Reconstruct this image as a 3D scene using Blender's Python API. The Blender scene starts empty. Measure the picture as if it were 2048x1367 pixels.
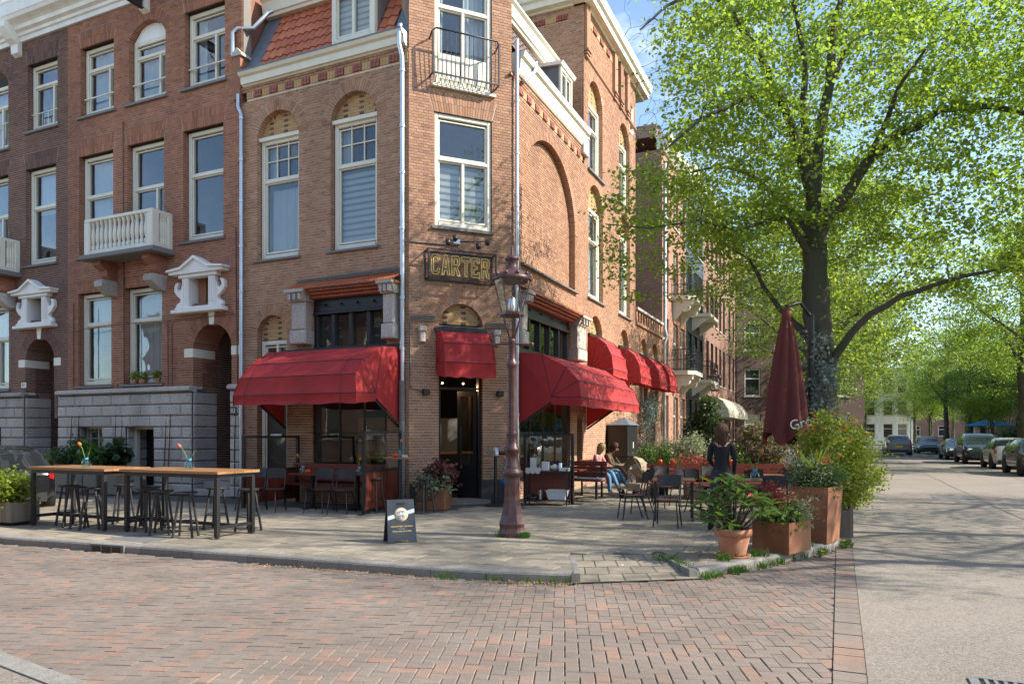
import bpy, bmesh, math, random
import numpy as np
from mathutils import Vector, Matrix
sc = bpy.context.scene
rad = math.radians
# ---------------------------------------------------------------- camera
cd = bpy.data.cameras.new('camera'); cam = bpy.data.objects.new('camera', cd); sc.collection.objects.link(cam)
cam.location = (0, 0, 1.55); cam.rotation_euler = (rad(90), 0, 0)
cd.sensor_width = 36; cd.lens = 36 * 1441 / 2048; cd.shift_y = (868 - 683.5) / 2048
cd.clip_start = .1; cd.clip_end = 3000
sc.camera = cam
# ---------------------------------------------------------------- sky and sun
SUN_AZ = rad(-12.0)      # direction towards the sun in plan, measured from +X
SUN_EL = rad(37)
w = bpy.data.worlds.new('World'); sc.world = w; w.use_nodes = True
wn = w.node_tree; wn.nodes.clear()
sky = wn.nodes.new('ShaderNodeTexSky'); sky.sky_type = 'NISHITA'; sky.sun_disc = False
sky.sun_elevation = SUN_EL; sky.sun_rotation = rad(90) - SUN_AZ
sky.air_density = 1.0; sky.dust_density = .6; sky.ozone_density = 1.4
bg = wn.nodes.new('ShaderNodeBackground'); bg.inputs[1].default_value = .15
wo = wn.nodes.new('ShaderNodeOutputWorld')
# thin broken clouds all over the sky
wtc = wn.nodes.new('ShaderNodeTexCoord'); wmp = wn.nodes.new('ShaderNodeMapping'); wmp.inputs[3].default_value = (1, 1, 2.6)
wnz = wn.nodes.new('ShaderNodeTexNoise'); wnz.inputs['Scale'].default_value = 2.1; wnz.inputs['Detail'].default_value = 7; wnz.inputs['Roughness'].default_value = .6
wrp = wn.nodes.new('ShaderNodeValToRGB'); wrp.color_ramp.elements[0].position = .56; wrp.color_ramp.elements[1].position = .72
wrp.color_ramp.elements[1].color = (.75, .75, .75, 1)
wmx = wn.nodes.new('ShaderNodeMixRGB'); wmx.inputs[2].default_value = (6.2, 6.5, 6.9, 1)
for a, b in ((wtc.outputs['Generated'], wmp.inputs[0]), (wmp.outputs[0], wnz.inputs['Vector']), (wnz.outputs[0], wrp.inputs[0]),
             (wrp.outputs[0], wmx.inputs[0]), (sky.outputs[0], wmx.inputs[1]), (wmx.outputs[0], bg.inputs[0]), (bg.outputs[0], wo.inputs[0])):
    wn.links.new(a, b)
sl = bpy.data.lights.new('sun', 'SUN'); sl.energy = 4.2; sl.angle = rad(.6); sl.color = (1, .93, .82)
so = bpy.data.objects.new('sun', sl); sc.collection.objects.link(so)
sdir = Vector((math.cos(SUN_EL) * math.cos(SUN_AZ), math.cos(SUN_EL) * math.sin(SUN_AZ), math.sin(SUN_EL)))
so.rotation_euler = sdir.to_track_quat('Z', 'Y').to_euler(); so.location = (30, -5, 30)
sc.view_settings.view_transform = 'Standard'; sc.view_settings.look = 'None'
sc.view_settings.exposure = 1.15; sc.view_settings.gamma = 1
sc.render.engine = 'CYCLES'
cy = sc.cycles; cy.use_denoising = True; cy.max_bounces = 6; cy.diffuse_bounces = 3; cy.glossy_bounces = 3
cy.transmission_bounces = 4; cy.transparent_max_bounces = 12; cy.caustics_reflective = False; cy.caustics_refractive = False
cy.sample_clamp_indirect = 6
# ---------------------------------------------------------------- helpers
RN = random.Random(11)
WM = {}                                   # world matrix of each object by name
I4 = Matrix.Identity(4)
def T(x, y=0, z=0): return Matrix.Translation((x, y, z))
def RZ(a): return Matrix.Rotation(rad(a), 4, 'Z')
def RX(a): return Matrix.Rotation(rad(a), 4, 'X')
def RY(a): return Matrix.Rotation(rad(a), 4, 'Y')
def put(o, parent=None, M=I4):
    sc.collection.objects.link(o)
    if parent is not None:
        o.parent = parent; o.matrix_basis = WM[parent.name].inverted() @ M
    else: o.matrix_basis = M
    WM[o.name] = M.copy()
    return o
def tag(o, label=None, cat=None, group=None, kind=None):
    if label: o['label'] = label
    if cat: o['category'] = cat
    if group: o['group'] = group
    if kind: o['kind'] = kind
    return o
def thing(name, label, cat, M=I4, group=None):
    o = bpy.data.objects.new(name, None); o.empty_display_size = .2
    put(o, None, M); return tag(o, label, cat, group)
def dup(root, M, label=None, parent=None):
    c = root.copy(); put(c, parent, M)
    if label: c['label'] = label
    for ch in [k for k in KIDS.get(root.name, [])]:
        m = M @ WM[root.name].inverted() @ WM[ch.name]
        d = dup(ch, m, None, c); KIDS.setdefault(c.name, []).append(d)
    return c
KIDS = {}
class MB:
    def __init__(s): s.v = []; s.f = []; s.m = []; s.s = []
    def add(s, vs, fs, mi=0, sm=False, M=None):
        n = len(s.v)
        s.v += [tuple(M @ Vector(p)) for p in vs] if M is not None else [tuple(p) for p in vs]
        for f in fs: s.f.append(tuple(i + n for i in f)); s.m.append(mi); s.s.append(sm)
        return s
    def box(s, x0, x1, y0, y1, z0, z1, mi=0, M=None):
        return s.add([(x0,y0,z0),(x1,y0,z0),(x1,y1,z0),(x0,y1,z0),(x0,y0,z1),(x1,y0,z1),(x1,y1,z1),(x0,y1,z1)],
              [(3,2,1,0),(4,5,6,7),(0,1,5,4),(1,2,6,5),(2,3,7,6),(3,0,4,7)], mi, False, M)
    def bbox(s, x0, x1, y0, y1, z0, z1, b=.02, mi=0, M=None):   # box with its front (-y) edges chamfered
        return s.add([(x0,y1,z0),(x1,y1,z0),(x1,y1,z1),(x0,y1,z1),(x0,y0+b,z0),(x1,y0+b,z0),(x1,y0+b,z1),(x0,y0+b,z1),
               (x0+b,y0,z0+b),(x1-b,y0,z0+b),(x1-b,y0,z1-b),(x0+b,y0,z1-b)],
              [(0,1,5,4),(1,2,6,5),(2,3,7,6),(3,0,4,7),(4,5,9,8),(5,6,10,9),(6,7,11,10),(7,4,8,11),(8,9,10,11)], mi, False, M)
    def bar(s, a, b, w, h=None, mi=0, up=(0,0,1)):
        a = Vector(a); b = Vector(b); d = b - a; L = d.length
        if L < 1e-6: return s
        d /= L; u = Vector(up)
        if abs(d.dot(u)) > .98: u = Vector((1,0,0))
        x = d.cross(u).normalized(); z = x.cross(d); h = h or w
        M = Matrix((x, d, z)).transposed().to_4x4(); M.translation = a
        return s.box(-w/2, w/2, 0, L, -h/2, h/2, mi, M)
    def tube(s, pts, r, n=8, mi=0, caps=True, sm=True):
        P = [Vector(p) for p in pts]; k = len(P); rs = r if isinstance(r, (list, tuple)) else [r] * k
        vs = []; up = None
        for i in range(k):
            d = (P[min(i+1,k-1)] - P[max(i-1,0)]); d = d.normalized() if d.length > 1e-9 else Vector((0,0,1))
            if up is None: up = d.orthogonal().normalized()
            x = up - d * up.dot(d); x = x.normalized() if x.length > 1e-6 else d.orthogonal().normalized(); up = x; y = d.cross(x)
            for j in range(n):
                a = 2 * math.pi * j / n; vs.append(P[i] + (x * math.cos(a) + y * math.sin(a)) * rs[i])
        fs = [(i*n+j, i*n+(j+1)%n, (i+1)*n+(j+1)%n, (i+1)*n+j) for i in range(k-1) for j in range(n)]
        s.add(vs, fs, mi, sm)
        if caps: s.add(vs[:n], [tuple(range(n-1,-1,-1))], mi); s.add(vs[-n:], [tuple(range(n))], mi)
        return s
    def lathe(s, prof, n=16, mi=0, M=None, sm=True, ang=0):
        vs = [(r*math.cos(ang+2*math.pi*j/n), r*math.sin(ang+2*math.pi*j/n), z) for r, z in prof for j in range(n)]
        k = len(prof)
        fs = [(i*n+j, i*n+(j+1)%n, (i+1)*n+(j+1)%n, (i+1)*n+j) for i in range(k-1) for j in range(n)]
        s.add(vs, fs, mi, sm, M)
        if prof[0][0] > .002: s.add(vs[:n], [tuple(range(n-1,-1,-1))], mi, False, M)
        if prof[-1][0] > .002: s.add(vs[-n:], [tuple(range(n))], mi, False, M)
        return s
    def prism(s, poly, y0, y1, mi=0, M=None):     # polygon (x,z), extruded along y, anticlockwise seen from -y
        n = len(poly)
        vs = [(x, y0, z) for x, z in poly] + [(x, y1, z) for x, z in poly]
        fs = [tuple(range(n)), tuple(range(2*n-1, n-1, -1))] + [(j, n+j, n+(j+1)%n, (j+1)%n) for j in range(n)]
        return s.add(vs, fs, mi, False, M)
    def slab(s, poly, z0, z1, mi=0, M=None):       # polygon (x,y), anticlockwise from above
        n = len(poly)
        vs = [(x, y, z1) for x, y in poly] + [(x, y, z0) for x, y in poly]
        fs = [tuple(range(n)), tuple(range(2*n-1, n-1, -1))] + [(j, n+j, n+(j+1)%n, (j+1)%n) for j in range(n)]
        return s.add(vs, fs, mi, False, M)
    def grid(s, fn, nu, nv, mi=0, sm=True):
        vs = [fn(i/nu, j/nv) for i in range(nu+1) for j in range(nv+1)]
        fs = [(i*(nv+1)+j, (i+1)*(nv+1)+j, (i+1)*(nv+1)+j+1, i*(nv+1)+j+1) for i in range(nu) for j in range(nv)]
        return s.add(vs, fs, mi, sm)
    def ball(s, c, r, n=8, mi=0, sz=(1,1,1)):
        pr = [(r*math.sin(math.pi*i/n), -r*math.cos(math.pi*i/n)) for i in range(n+1)]
        M = T(*c) @ Matrix.Diagonal((*sz, 1)); return s.lathe([(max(a,.0005), b) for a, b in pr], n+4, mi, M)
    def mesh(s, name, mats):
        me = bpy.data.meshes.new(name); me.from_pydata(s.v, [], s.f)
        for m in (mats if isinstance(mats, (list, tuple)) else [mats]): me.materials.append(m)
        me.polygons.foreach_set('material_index', s.m); me.polygons.foreach_set('use_smooth', s.s)
        me.update(); return me
    def build(s, name, mats, parent=None, M=I4, **kw):
        return new(name, s.mesh(name, mats), parent, M, **kw)
def new(name, me, parent=None, M=I4, label=None, cat=None, group=None, kind=None):
    o = bpy.data.objects.new(name, me); put(o, parent, M)
    if parent is not None: KIDS.setdefault(parent.name, []).append(o)
    return tag(o, label, cat, group, kind)
def npmesh(name, V, Fq, mats, smooth=False):      # numpy verts (n,3), quads (m,4)
    me = bpy.data.meshes.new(name); V = np.asarray(V, np.float32); Fq = np.asarray(Fq, np.int32)
    me.vertices.add(len(V)); me.vertices.foreach_set('co', V.ravel())
    k = Fq.shape[1]
    me.loops.add(Fq.size); me.loops.foreach_set('vertex_index', Fq.ravel())
    me.polygons.add(len(Fq)); me.polygons.foreach_set('loop_start', np.arange(0, Fq.size, k, dtype=np.int32))
    me.polygons.foreach_set('use_smooth', np.full(len(Fq), smooth))
    for m in (mats if isinstance(mats, (list, tuple)) else [mats]): me.materials.append(m)
    me.update(calc_edges=True); return me
BF = np.array([(0,1,5,4),(1,2,6,5),(2,3,7,6),(3,0,4,7),(4,5,6,7)])
def boxes_mesh(name, B, mats, faces=BF):           # B rows: x0 x1 y0 y1 z0 z1 ; default no bottom
    B = np.asarray(B, np.float64); n = len(B)
    idx = np.array([(0,2,4),(1,2,4),(1,3,4),(0,3,4),(0,2,5),(1,2,5),(1,3,5),(0,3,5)])
    V = B[:, idx].reshape(-1, 3); Fq = (faces[None] + 8*np.arange(n)[:, None, None]).reshape(-1, 4)
    return npmesh(name, V, Fq, mats)
FULL = np.array([(3,2,1,0),(4,5,6,7),(0,1,5,4),(1,2,6,5),(2,3,7,6),(3,0,4,7)])
FRONT = np.array([(3,2,1,0),(4,5,6,7),(0,1,5,4),(1,2,6,5),(3,0,4,7)])   # no back face
# ---------------------------------------------------------------- materials
def mat(name, c, rough=.7, metal=0., var=0., vs=6., bump=0., bs=60., isl=0., c2=None, cols=None, spec=.5, coat=0., detail=4., transl=0., emit=0., stretch=None, speck=None, sub=None, stain=0., ss=.55):
    m = bpy.data.materials.new(name); m.use_nodes = True; nt = m.node_tree; N = nt.nodes; L = nt.links
    p = N['Principled BSDF']; p.inputs['Roughness'].default_value = rough; p.inputs['Metallic'].default_value = metal
    p.inputs['Specular IOR Level'].default_value = spec; p.inputs['Coat Weight'].default_value = coat
    c = (*c[:3], 1)
    tc = N.new('ShaderNodeTexCoord'); vec = tc.outputs['Object']
    if stretch:
        mp = N.new('ShaderNodeMapping'); mp.inputs[3].default_value = stretch; L.new(vec, mp.inputs[0]); vec = mp.outputs[0]
    col = None
    def rgb(v): n = N.new('ShaderNodeRGB'); n.outputs[0].default_value = (*v[:3], 1); return n.outputs[0]
    rnd = None
    if isl or cols:
        g = N.new('ShaderNodeNewGeometry'); oi = N.new('ShaderNodeObjectInfo'); ad = N.new('ShaderNodeMath'); ad.operation = 'ADD'
        L.new(g.outputs['Random Per Island'], ad.inputs[0]); L.new(oi.outputs['Random'], ad.inputs[1])
        fr = N.new('ShaderNodeMath'); fr.operation = 'FRACT'; L.new(ad.outputs[0], fr.inputs[0]); rnd = fr.outputs[0]
    if cols:
        r = N.new('ShaderNodeValToRGB'); e = r.color_ramp.elements; k = len(cols)
        e[0].position = 0; e[0].color = (*cols[0], 1); e[1].position = 1; e[1].color = (*cols[-1], 1)
        for i in range(1, k-1): q = e.new(i/(k-1)); q.color = (*cols[i], 1)
        L.new(rnd, r.inputs[0]); col = r.outputs[0]
    else: col = rgb(c)
    if c2:
        nz = N.new('ShaderNodeTexNoise'); nz.inputs['Scale'].default_value = vs; nz.inputs['Detail'].default_value = detail; L.new(vec, nz.inputs['Vector'])
        r2 = N.new('ShaderNodeValToRGB'); r2.color_ramp.elements[0].position = .38; r2.color_ramp.elements[1].position = .62; L.new(nz.outputs[0], r2.inputs[0])
        mx = N.new('ShaderNodeMixRGB'); L.new(r2.outputs[0], mx.inputs[0]); L.new(col, mx.inputs[1]); mx.inputs[2].default_value = (*c2[:3], 1); col = mx.outputs[0]
    def scale_val(col, fac):
        h = N.new('ShaderNodeHueSaturation'); L.new(col, h.inputs['Color']); L.new(fac, h.inputs['Value']); return h.outputs[0]
    def ramp_lin(src, a, b):
        q = N.new('ShaderNodeMapRange'); q.inputs[3].default_value = a; q.inputs[4].default_value = b; L.new(src, q.inputs[0]); return q.outputs[0]
    if var:
        nz = N.new('ShaderNodeTexNoise'); nz.inputs['Scale'].default_value = vs; nz.inputs['Detail'].default_value = detail; nz.inputs['Roughness'].default_value = .65; L.new(vec, nz.inputs['Vector'])
        col = scale_val(col, ramp_lin(nz.outputs[0], 1 - var*1.6, 1 + var*1.6))
    if speck:                                       # (scale, amount)
        vz = N.new('ShaderNodeTexVoronoi'); vz.inputs['Scale'].default_value = speck[0]; L.new(vec, vz.inputs['Vector'])
        sp = N.new('ShaderNodeSeparateColor'); L.new(vz.outputs['Color'], sp.inputs[0]); col = scale_val(col, ramp_lin(sp.outputs[0], 1 - speck[1], 1 + speck[1]))
    if isl and not cols: col = scale_val(col, ramp_lin(rnd, 1 - isl, 1 + isl))
    if stain:                                       # weathering in large soft patches and runs, fixed to the place
        gp = N.new('ShaderNodeNewGeometry'); mq = N.new('ShaderNodeMapping'); mq.inputs[3].default_value = (1,1,.22); L.new(gp.outputs['Position'], mq.inputs[0])
        nz = N.new('ShaderNodeTexNoise'); nz.inputs['Scale'].default_value = ss; nz.inputs['Detail'].default_value = 8; nz.inputs['Roughness'].default_value = .62; L.new(mq.outputs[0], nz.inputs['Vector'])
        mr0 = N.new('ShaderNodeMapRange'); mr0.inputs[1].default_value = .3; mr0.inputs[2].default_value = .7; mr0.inputs[3].default_value = 1-stain; mr0.inputs[4].default_value = 1+stain*.7; L.new(nz.outputs[0], mr0.inputs[0]); col = scale_val(col, mr0.outputs[0])
    L.new(col, p.inputs['Base Color'])
    if bump:
        bz = N.new('ShaderNodeTexNoise'); bz.inputs['Scale'].default_value = bs; bz.inputs['Detail'].default_value = 3; L.new(vec, bz.inputs['Vector'])
        bp = N.new('ShaderNodeBump'); bp.inputs['Strength'].default_value = bump; bp.inputs['Distance'].default_value = .01; L.new(bz.outputs[0], bp.inputs['Height']); L.new(bp.outputs[0], p.inputs['Normal'])
    if emit: p.inputs['Emission Color'].default_value = c; p.inputs['Emission Strength'].default_value = emit
    if transl:
        tr = N.new('ShaderNodeBsdfTranslucent'); L.new(col, tr.inputs[0]) if not sub else setattr(tr.inputs[0], 'default_value', (*sub, 1))
        if sub and isl:
            L.new(scale_val(rgb(sub), ramp_lin(rnd, 1 - isl, 1 + isl)), tr.inputs[0])
        ms = N.new('ShaderNodeMixShader'); ms.inputs[0].default_value = transl; L.new(p.outputs[0], ms.inputs[1]); L.new(tr.outputs[0], ms.inputs[2])
        L.new(ms.outputs[0], N['Material Output'].inputs[0])
    return m
def glass_mat(name, tint=(.86,.9,.9), f0=.06, rough=.01, wavy=.25):
    m = bpy.data.materials.new(name); m.use_nodes = True; nt = m.node_tree; N = nt.nodes; L = nt.links
    N.remove(N['Principled BSDF'])
    tr = N.new('ShaderNodeBsdfTransparent'); tr.inputs[0].default_value = (*tint, 1)
    gl = N.new('ShaderNodeBsdfGlossy'); gl.inputs['Roughness'].default_value = rough; gl.inputs[0].default_value = (.95,.97,1,1)
    nz = N.new('ShaderNodeTexNoise'); nz.inputs['Scale'].default_value = 2.2; nz.inputs['Detail'].default_value = 1; tcg = N.new('ShaderNodeTexCoord'); L.new(tcg.outputs['Object'], nz.inputs['Vector'])
    bpn = N.new('ShaderNodeBump'); bpn.inputs['Strength'].default_value = wavy; bpn.inputs['Distance'].default_value = .02; L.new(nz.outputs[0], bpn.inputs['Height']); L.new(bpn.outputs[0], gl.inputs['Normal'])
    lw = N.new('ShaderNodeLayerWeight'); lw.inputs[0].default_value = .5
    pw = N.new('ShaderNodeMath'); pw.operation = 'POWER'; pw.inputs[1].default_value = 3.5; L.new(lw.outputs['Facing'], pw.inputs[0])
    mr = N.new('ShaderNodeMapRange'); mr.inputs[3].default_value = f0; mr.inputs[4].default_value = .9; L.new(pw.outputs[0], mr.inputs[0])
    ms = N.new('ShaderNodeMixShader'); L.new(mr.outputs[0], ms.inputs[0]); L.new(tr.outputs[0], ms.inputs[1]); L.new(gl.outputs[0], ms.inputs[2])
    L.new(ms.outputs[0], N['Material Output'].inputs[0]); return m
# ---------------------------------------------------------------- facade frames (x along the wall to the right, y into the wall, z up)
aL = rad(65.58); aR = rad(24.42); aC = rad(66.9)
DL = Vector((-math.sin(aL), math.cos(aL), 0)); DR = Vector((math.sin(aR), math.cos(aR), 0)); DC = Vector((math.sin(aC), math.cos(aC), 0))
PA = Vector((-2.229, 15.587, 0)); PB = Vector((0, 16.537, 0))
def frame(o, x):
    x = Vector(x).normalized(); y = Vector((-x.y, x.x, 0)); M = Matrix((x, y, (0,0,1))).transposed().to_4x4(); M.translation = o; return M
FL = frame(PA, -DL); FR = frame(PB, DR); FC = frame(PA, DC)
def W2(M, x, y=0, z=0): return M @ Vector((x, y, z))
# ---------------------------------------------------------------- materials
M_ = {}
M_['road_brick'] = mat('road_brick', (.2,.15,.12), .85, cols=[(.172,.142,.117),(.193,.157,.128),(.208,.163,.131),(.182,.15,.122),(.21,.158,.125),(.255,.162,.117),(.198,.158,.128),(.182,.15,.122)], stain=.25, ss=.8, var=.2, vs=14, bump=.35, bs=90, speck=(260,.12))
M_['sand'] = mat('joint_sand', (.2,.165,.125), .95, var=.3, vs=9, bump=.4, bs=80)
M_['slab'] = mat('pavement_slab', (.27,.23,.17), .85, isl=.13, stain=.25, ss=.9, var=.16, vs=5, bump=.25, bs=120, speck=(330,.1))
M_['slab_gap'] = mat('slab_joint', (.09,.08,.062), .95, var=.3, vs=12)
M_['kerb'] = mat('kerb_stone', (.22,.205,.18), .8, isl=.12, var=.22, vs=11, bump=.5, bs=70, speck=(160,.25))
M_['asphalt'] = mat('road_asphalt', (.235,.2,.162), .85, stain=.2, ss=.35, var=.1, vs=.6, bump=.7, bs=90, speck=(64,.27), detail=6)
M_['earth'] = mat('ground_earth', (.16,.14,.11), .95, var=.3, vs=2)
M_['granite'] = mat('granite', (.45,.41,.36), .75, stain=.25, ss=1.2, isl=.13, var=.22, vs=26, bump=.7, bs=70, speck=(95,.32))
M_['brickL'] = mat('brick_row_house', (.2,.09,.06), .85, cols=[(.31,.123,.066),(.375,.155,.085),(.335,.135,.073),(.225,.095,.056),(.395,.178,.1),(.28,.112,.062),(.34,.15,.088)], stain=.28, var=.13, vs=18, bump=.3, bs=110)  # red brick of the left row house
M_['brickC'] = mat('brick_corner_house', (.28,.15,.1), .85, cols=[(.34,.172,.096),(.4,.216,.126),(.365,.19,.107),(.265,.13,.075),(.43,.247,.15),(.31,.153,.086),(.38,.21,.124)], stain=.22, var=.12, vs=18, bump=.3, bs=110)
M_['brickD'] = mat('brick_dark_house', (.13,.075,.06), .85, cols=[(.125,.062,.045),(.165,.085,.06),(.1,.052,.042),(.19,.095,.065),(.135,.07,.05)], stain=.3, var=.15, vs=16, bump=.3, bs=110)
M_['mortar'] = mat('mortar', (.66,.57,.46), .95, stain=.25, var=.12, vs=7)
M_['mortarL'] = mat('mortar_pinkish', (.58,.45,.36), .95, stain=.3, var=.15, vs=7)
M_['yellow'] = mat('yellow_brick', (.5,.31,.13), .7, cols=[(.5,.3,.125),(.43,.25,.1),(.48,.31,.14)], var=.1, vs=20)
M_['redblock'] = mat('glazed_red_brick', (.27,.07,.04), .5, isl=.18, var=.1, vs=20)
M_['cream'] = mat('cream_paint', (.72,.68,.55), .45, stain=.12, ss=1.5, var=.05, vs=3, bump=.05, bs=30)
M_['white'] = mat('white_paint', (.8,.78,.72), .5, stain=.15, ss=2, var=.06, vs=3)
M_['black'] = mat('black_paint', (.012,.012,.013), .35, var=.2, vs=8)
M_['blackmetal'] = mat('black_metal', (.016,.016,.018), .45, var=.2, vs=20, bump=.1, bs=60)
M_['zinc'] = mat('zinc', (.5,.54,.57), .38, metal=.75, var=.14, vs=5)
M_['lead'] = mat('lead_sheet', (.14,.17,.2), .5, metal=.3, var=.3, vs=6, bump=.3, bs=8)
M_['rooftile'] = mat('orange_roof_tile', (.42,.12,.05), .6, cols=[(.46,.125,.05),(.36,.09,.04),(.5,.16,.07),(.42,.105,.045)], var=.15, vs=9, bump=.2, bs=60)
M_['darktile'] = mat('dark_roof_tile', (.12,.08,.065), .6, cols=[(.15,.09,.07),(.1,.065,.055),(.17,.11,.09)], var=.15, vs=9)
M_['sill'] = mat('bluestone_sill', (.17,.165,.155), .7, var=.2, vs=12, bump=.2)
M_['glass'] = glass_mat('window_glass', (.82,.86,.86), .06)
M_['glassC'] = glass_mat('clear_glass', (.94,.96,.95), .04)
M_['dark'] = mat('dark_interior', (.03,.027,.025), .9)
M_['room'] = mat('room_plaster', (.2,.18,.16), .9, var=.2, vs=2)
M_['curtain'] = mat('net_curtain', (.74,.74,.72), .9, transl=.25)
M_['blind'] = mat('roller_blind', (.72,.71,.66), .9, transl=.2)
M_['blindg'] = mat('roller_blind_sheer', (.3,.3,.28), .9, transl=.3)
M_['awning'] = mat('red_awning_cloth', (.4,.026,.026), .78, stain=.18, ss=1.5, var=.1, vs=2.2, bump=.15, bs=60, transl=.12)
M_['rib'] = mat('awning_seam', (.03,.012,.012), .6)
M_['wood'] = mat('oak_top', (.36,.19,.075), .5, c2=(.24,.11,.04), vs=5, stretch=(1,14,14), var=.12, isl=.2)
M_['redwood'] = mat('red_stained_wood', (.17,.032,.016), .5, var=.25, vs=5, stretch=(6,6,.7), isl=.2, bump=.15, bs=30)
M_['stool'] = mat('black_stained_wood', (.028,.027,.027), .55, var=.3, vs=10, stretch=(4,4,.5))
M_['corten'] = mat('rusty_steel', (.2,.075,.03), .75, c2=(.27,.115,.05), vs=2.4, var=.22, bump=.2, bs=30, detail=8)
M_['terracotta'] = mat('terracotta', (.45,.17,.085), .8, c2=(.5,.25,.15), vs=5, var=.1, bump=.15, bs=50)
M_['soil'] = mat('potting_soil', (.035,.025,.018), .95, var=.3, vs=20, bump=.6, bs=40)
# ---------------------------------------------------------------- ground
RD = -.11
MB().slab([(-600,-300),(900,-300),(900,1500),(-600,1500)], -.4, -.32).build('ground', M_['earth'], kind='structure')
def clip(poly, p, n):                              # keep the side where (q-p).n <= 0
    out = []
    for i in range(len(poly)):
        a = poly[i]; b = poly[(i+1) % len(poly)]
        da = (a[0]-p[0])*n[0] + (a[1]-p[1])*n[1]; db = (b[0]-p[0])*n[0] + (b[1]-p[1])*n[1]
        if da <= 0: out.append(a)
        if (da < 0 < db) or (db < 0 < da):
            t = da / (da - db); out.append((a[0]+(b[0]-a[0])*t, a[1]+(b[1]-a[1])*t))
    return out
def area(p): return abs(sum(p[i][0]*p[(i+1)%len(p)][1] - p[(i+1)%len(p)][0]*p[i][1] for i in range(len(p)))) / 2
KL = [(-30,19.28),(-18,14.79),(-7.74,10.95),(-3.43,9.34),(-1.98,8.80),(-.95,8.42),(-.3,8.2),(.66,8.04)]
KM = [(.66,8.04),(2.16,8.3)]
KR = [(2.16,8.3),(3.0,8.92),(3.75,9.55),(4.45,10.2),(4.95,10.8),(5.25,11.4),(5.25+.4134*80,11.4+.9105*80)]
KK = KL + KR
def inner(path, w):                                # offset to the left of the direction of travel
    out = []
    for i, p in enumerate(path):
        a = path[max(i-1,0)]; b = path[min(i+1,len(path)-1)]; d = Vector((b[0]-a[0], b[1]-a[1])).normalized()
        out.append((p[0]-d.y*w, p[1]+d.x*w))
    return out
def halfplanes(path): return [((a[0],a[1]), ((b[1]-a[1]), -(b[0]-a[0]))) for a, b in zip(path, path[1:])]
KKi = inner(KK, .16)
HP = halfplanes(KKi)
back = [(60,110),(-45,45)]
KP = KKi[:len(KL)-1] + [(.72,8.2),(.8,9.33),(2.06,9.33),(2.06,8.42)] + KKi[len(KL)+1:]
pv = tag(MB().slab(KP + back, -.4, -.012).build('pavement', M_['slab_gap']), kind='structure')
def clipall(poly, hp):
    for p, n in hp:
        poly = clip(poly, p, n)
        if len(poly) < 3: return []
    return poly
def lay(name, parent, M, pieces, z1, th, mt, nmax, gone=None):
    """pieces: polygons in the local frame of M; the nmax nearest to the camera become objects, the rest one mesh"""
    inv = M.inverted(); c = inv @ Vector((0,3.5,0)); sh = {}
    def key(p):
        mx = sum(q[0] for q in p)/len(p); my = sum(q[1] for q in p)/len(p); w = M @ Vector((mx,my,0))
        px = w.x/max(w.y,.1); vis = 0 if (w.y > 4.3 and abs(px) < .73) else 1000
        return vis + (Vector((mx,my,0))-c).length
    ps = sorted(pieces, key=key); rest = MB()
    for i, p in enumerate(ps):
        dz = RN.uniform(-.0025,.0025)
        if i < nmax:
            mx = sum(q[0] for q in p)/len(p); my = sum(q[1] for q in p)/len(p)
            k = tuple((round(q[0]-mx,3), round(q[1]-my,3)) for q in p)
            if k not in sh:
                n = len(k); ins = [(x*(1-.006/max(abs(x),.04)) , y*(1-.006/max(abs(y),.04))) for x, y in k]
                b = MB(); vs = [(x,y,0) for x,y in ins]+[(x,y,-.005) for x,y in k]+[(x,y,-th) for x,y in k]
                b.add(vs, [tuple(range(n))]+[(j+n*r,j+n*(r+1),(j+1)%n+n*(r+1),(j+1)%n+n*r) for r in (0,1) for j in range(n)])
                sh[k] = b.mesh(name, mt)
            new(name, sh[k], parent, M @ T(mx,my,z1+dz) @ RZ(RN.uniform(-.5,.5)))
        else:
            n = len(p); rest.add([(x,y,z1+dz) for x,y in p]+[(x,y,z1-th) for x,y in p], [tuple(range(n))]+[(j,j+n,(j+1)%n+n,(j+1)%n) for j in range(n)])
    if rest.v: rest.build(name+'s', mt, parent, M, kind='stuff')
# pavement slabs 30 x 30, courses square to the houses
GL = FL.inverted()
hpl = [((GL @ Vector((p[0],p[1],0)))[:2], (GL.to_3x3() @ Vector((n[0],n[1],0)))[:2]) for p, n in HP]
rampq = [(.56,7.6),(2.3,7.6),(2.12,9.3),(.7,9.3)]
rl = [(GL @ Vector((x,y,0)))[:2] for x,y in rampq]; rhp = halfplanes(rl + rl[:1])
def inside(q, hp): return all((q[0]-p[0])*n[0]+(q[1]-p[1])*n[1] <= 0 for p, n in hp)
sl_ = []
for j in range(-30, 150):
    for i in range(-62, 30):
        x0 = i*.305 + (.15 if j % 2 else 0); y0 = -8 + j*.305
        wx = W2(FL, x0+.15, y0+.15)
        if y0 > .3 and x0 < 2.15: continue          # under the corner house
        if wx.y > 45: continue
        q = FR.inverted() @ wx
        if q.y > .3 and q.x > -3: continue
        if inside((x0+.15,y0+.15), rhp) and .9 < wx.x < 1.9: continue
        p = clipall([(x0,y0),(x0+.296,y0),(x0+.296,y0+.296),(x0,y0+.296)], hpl)
        if -.1 < wx.x < 2.6 and wx.y < 9.42 and len(p) > 2:     # cut at the sides of the ramp
            a_, b_ = ((.69,8.0),(.76,9.4)) if wx.x < 1.4 else ((2.02,9.4),(2.13,8.2))
            q_ = [(GL @ Vector((*t_,0)))[:2] for t_ in (a_, b_)]; p = clip(p, q_[0], (q_[1][1]-q_[0][1], -(q_[1][0]-q_[0][0])))
        if len(p) > 2 and area(p) > .004: sl_.append(p)
lay('paving_slab', pv, FL, sl_, 0, .02, M_['slab'], 300)
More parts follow.
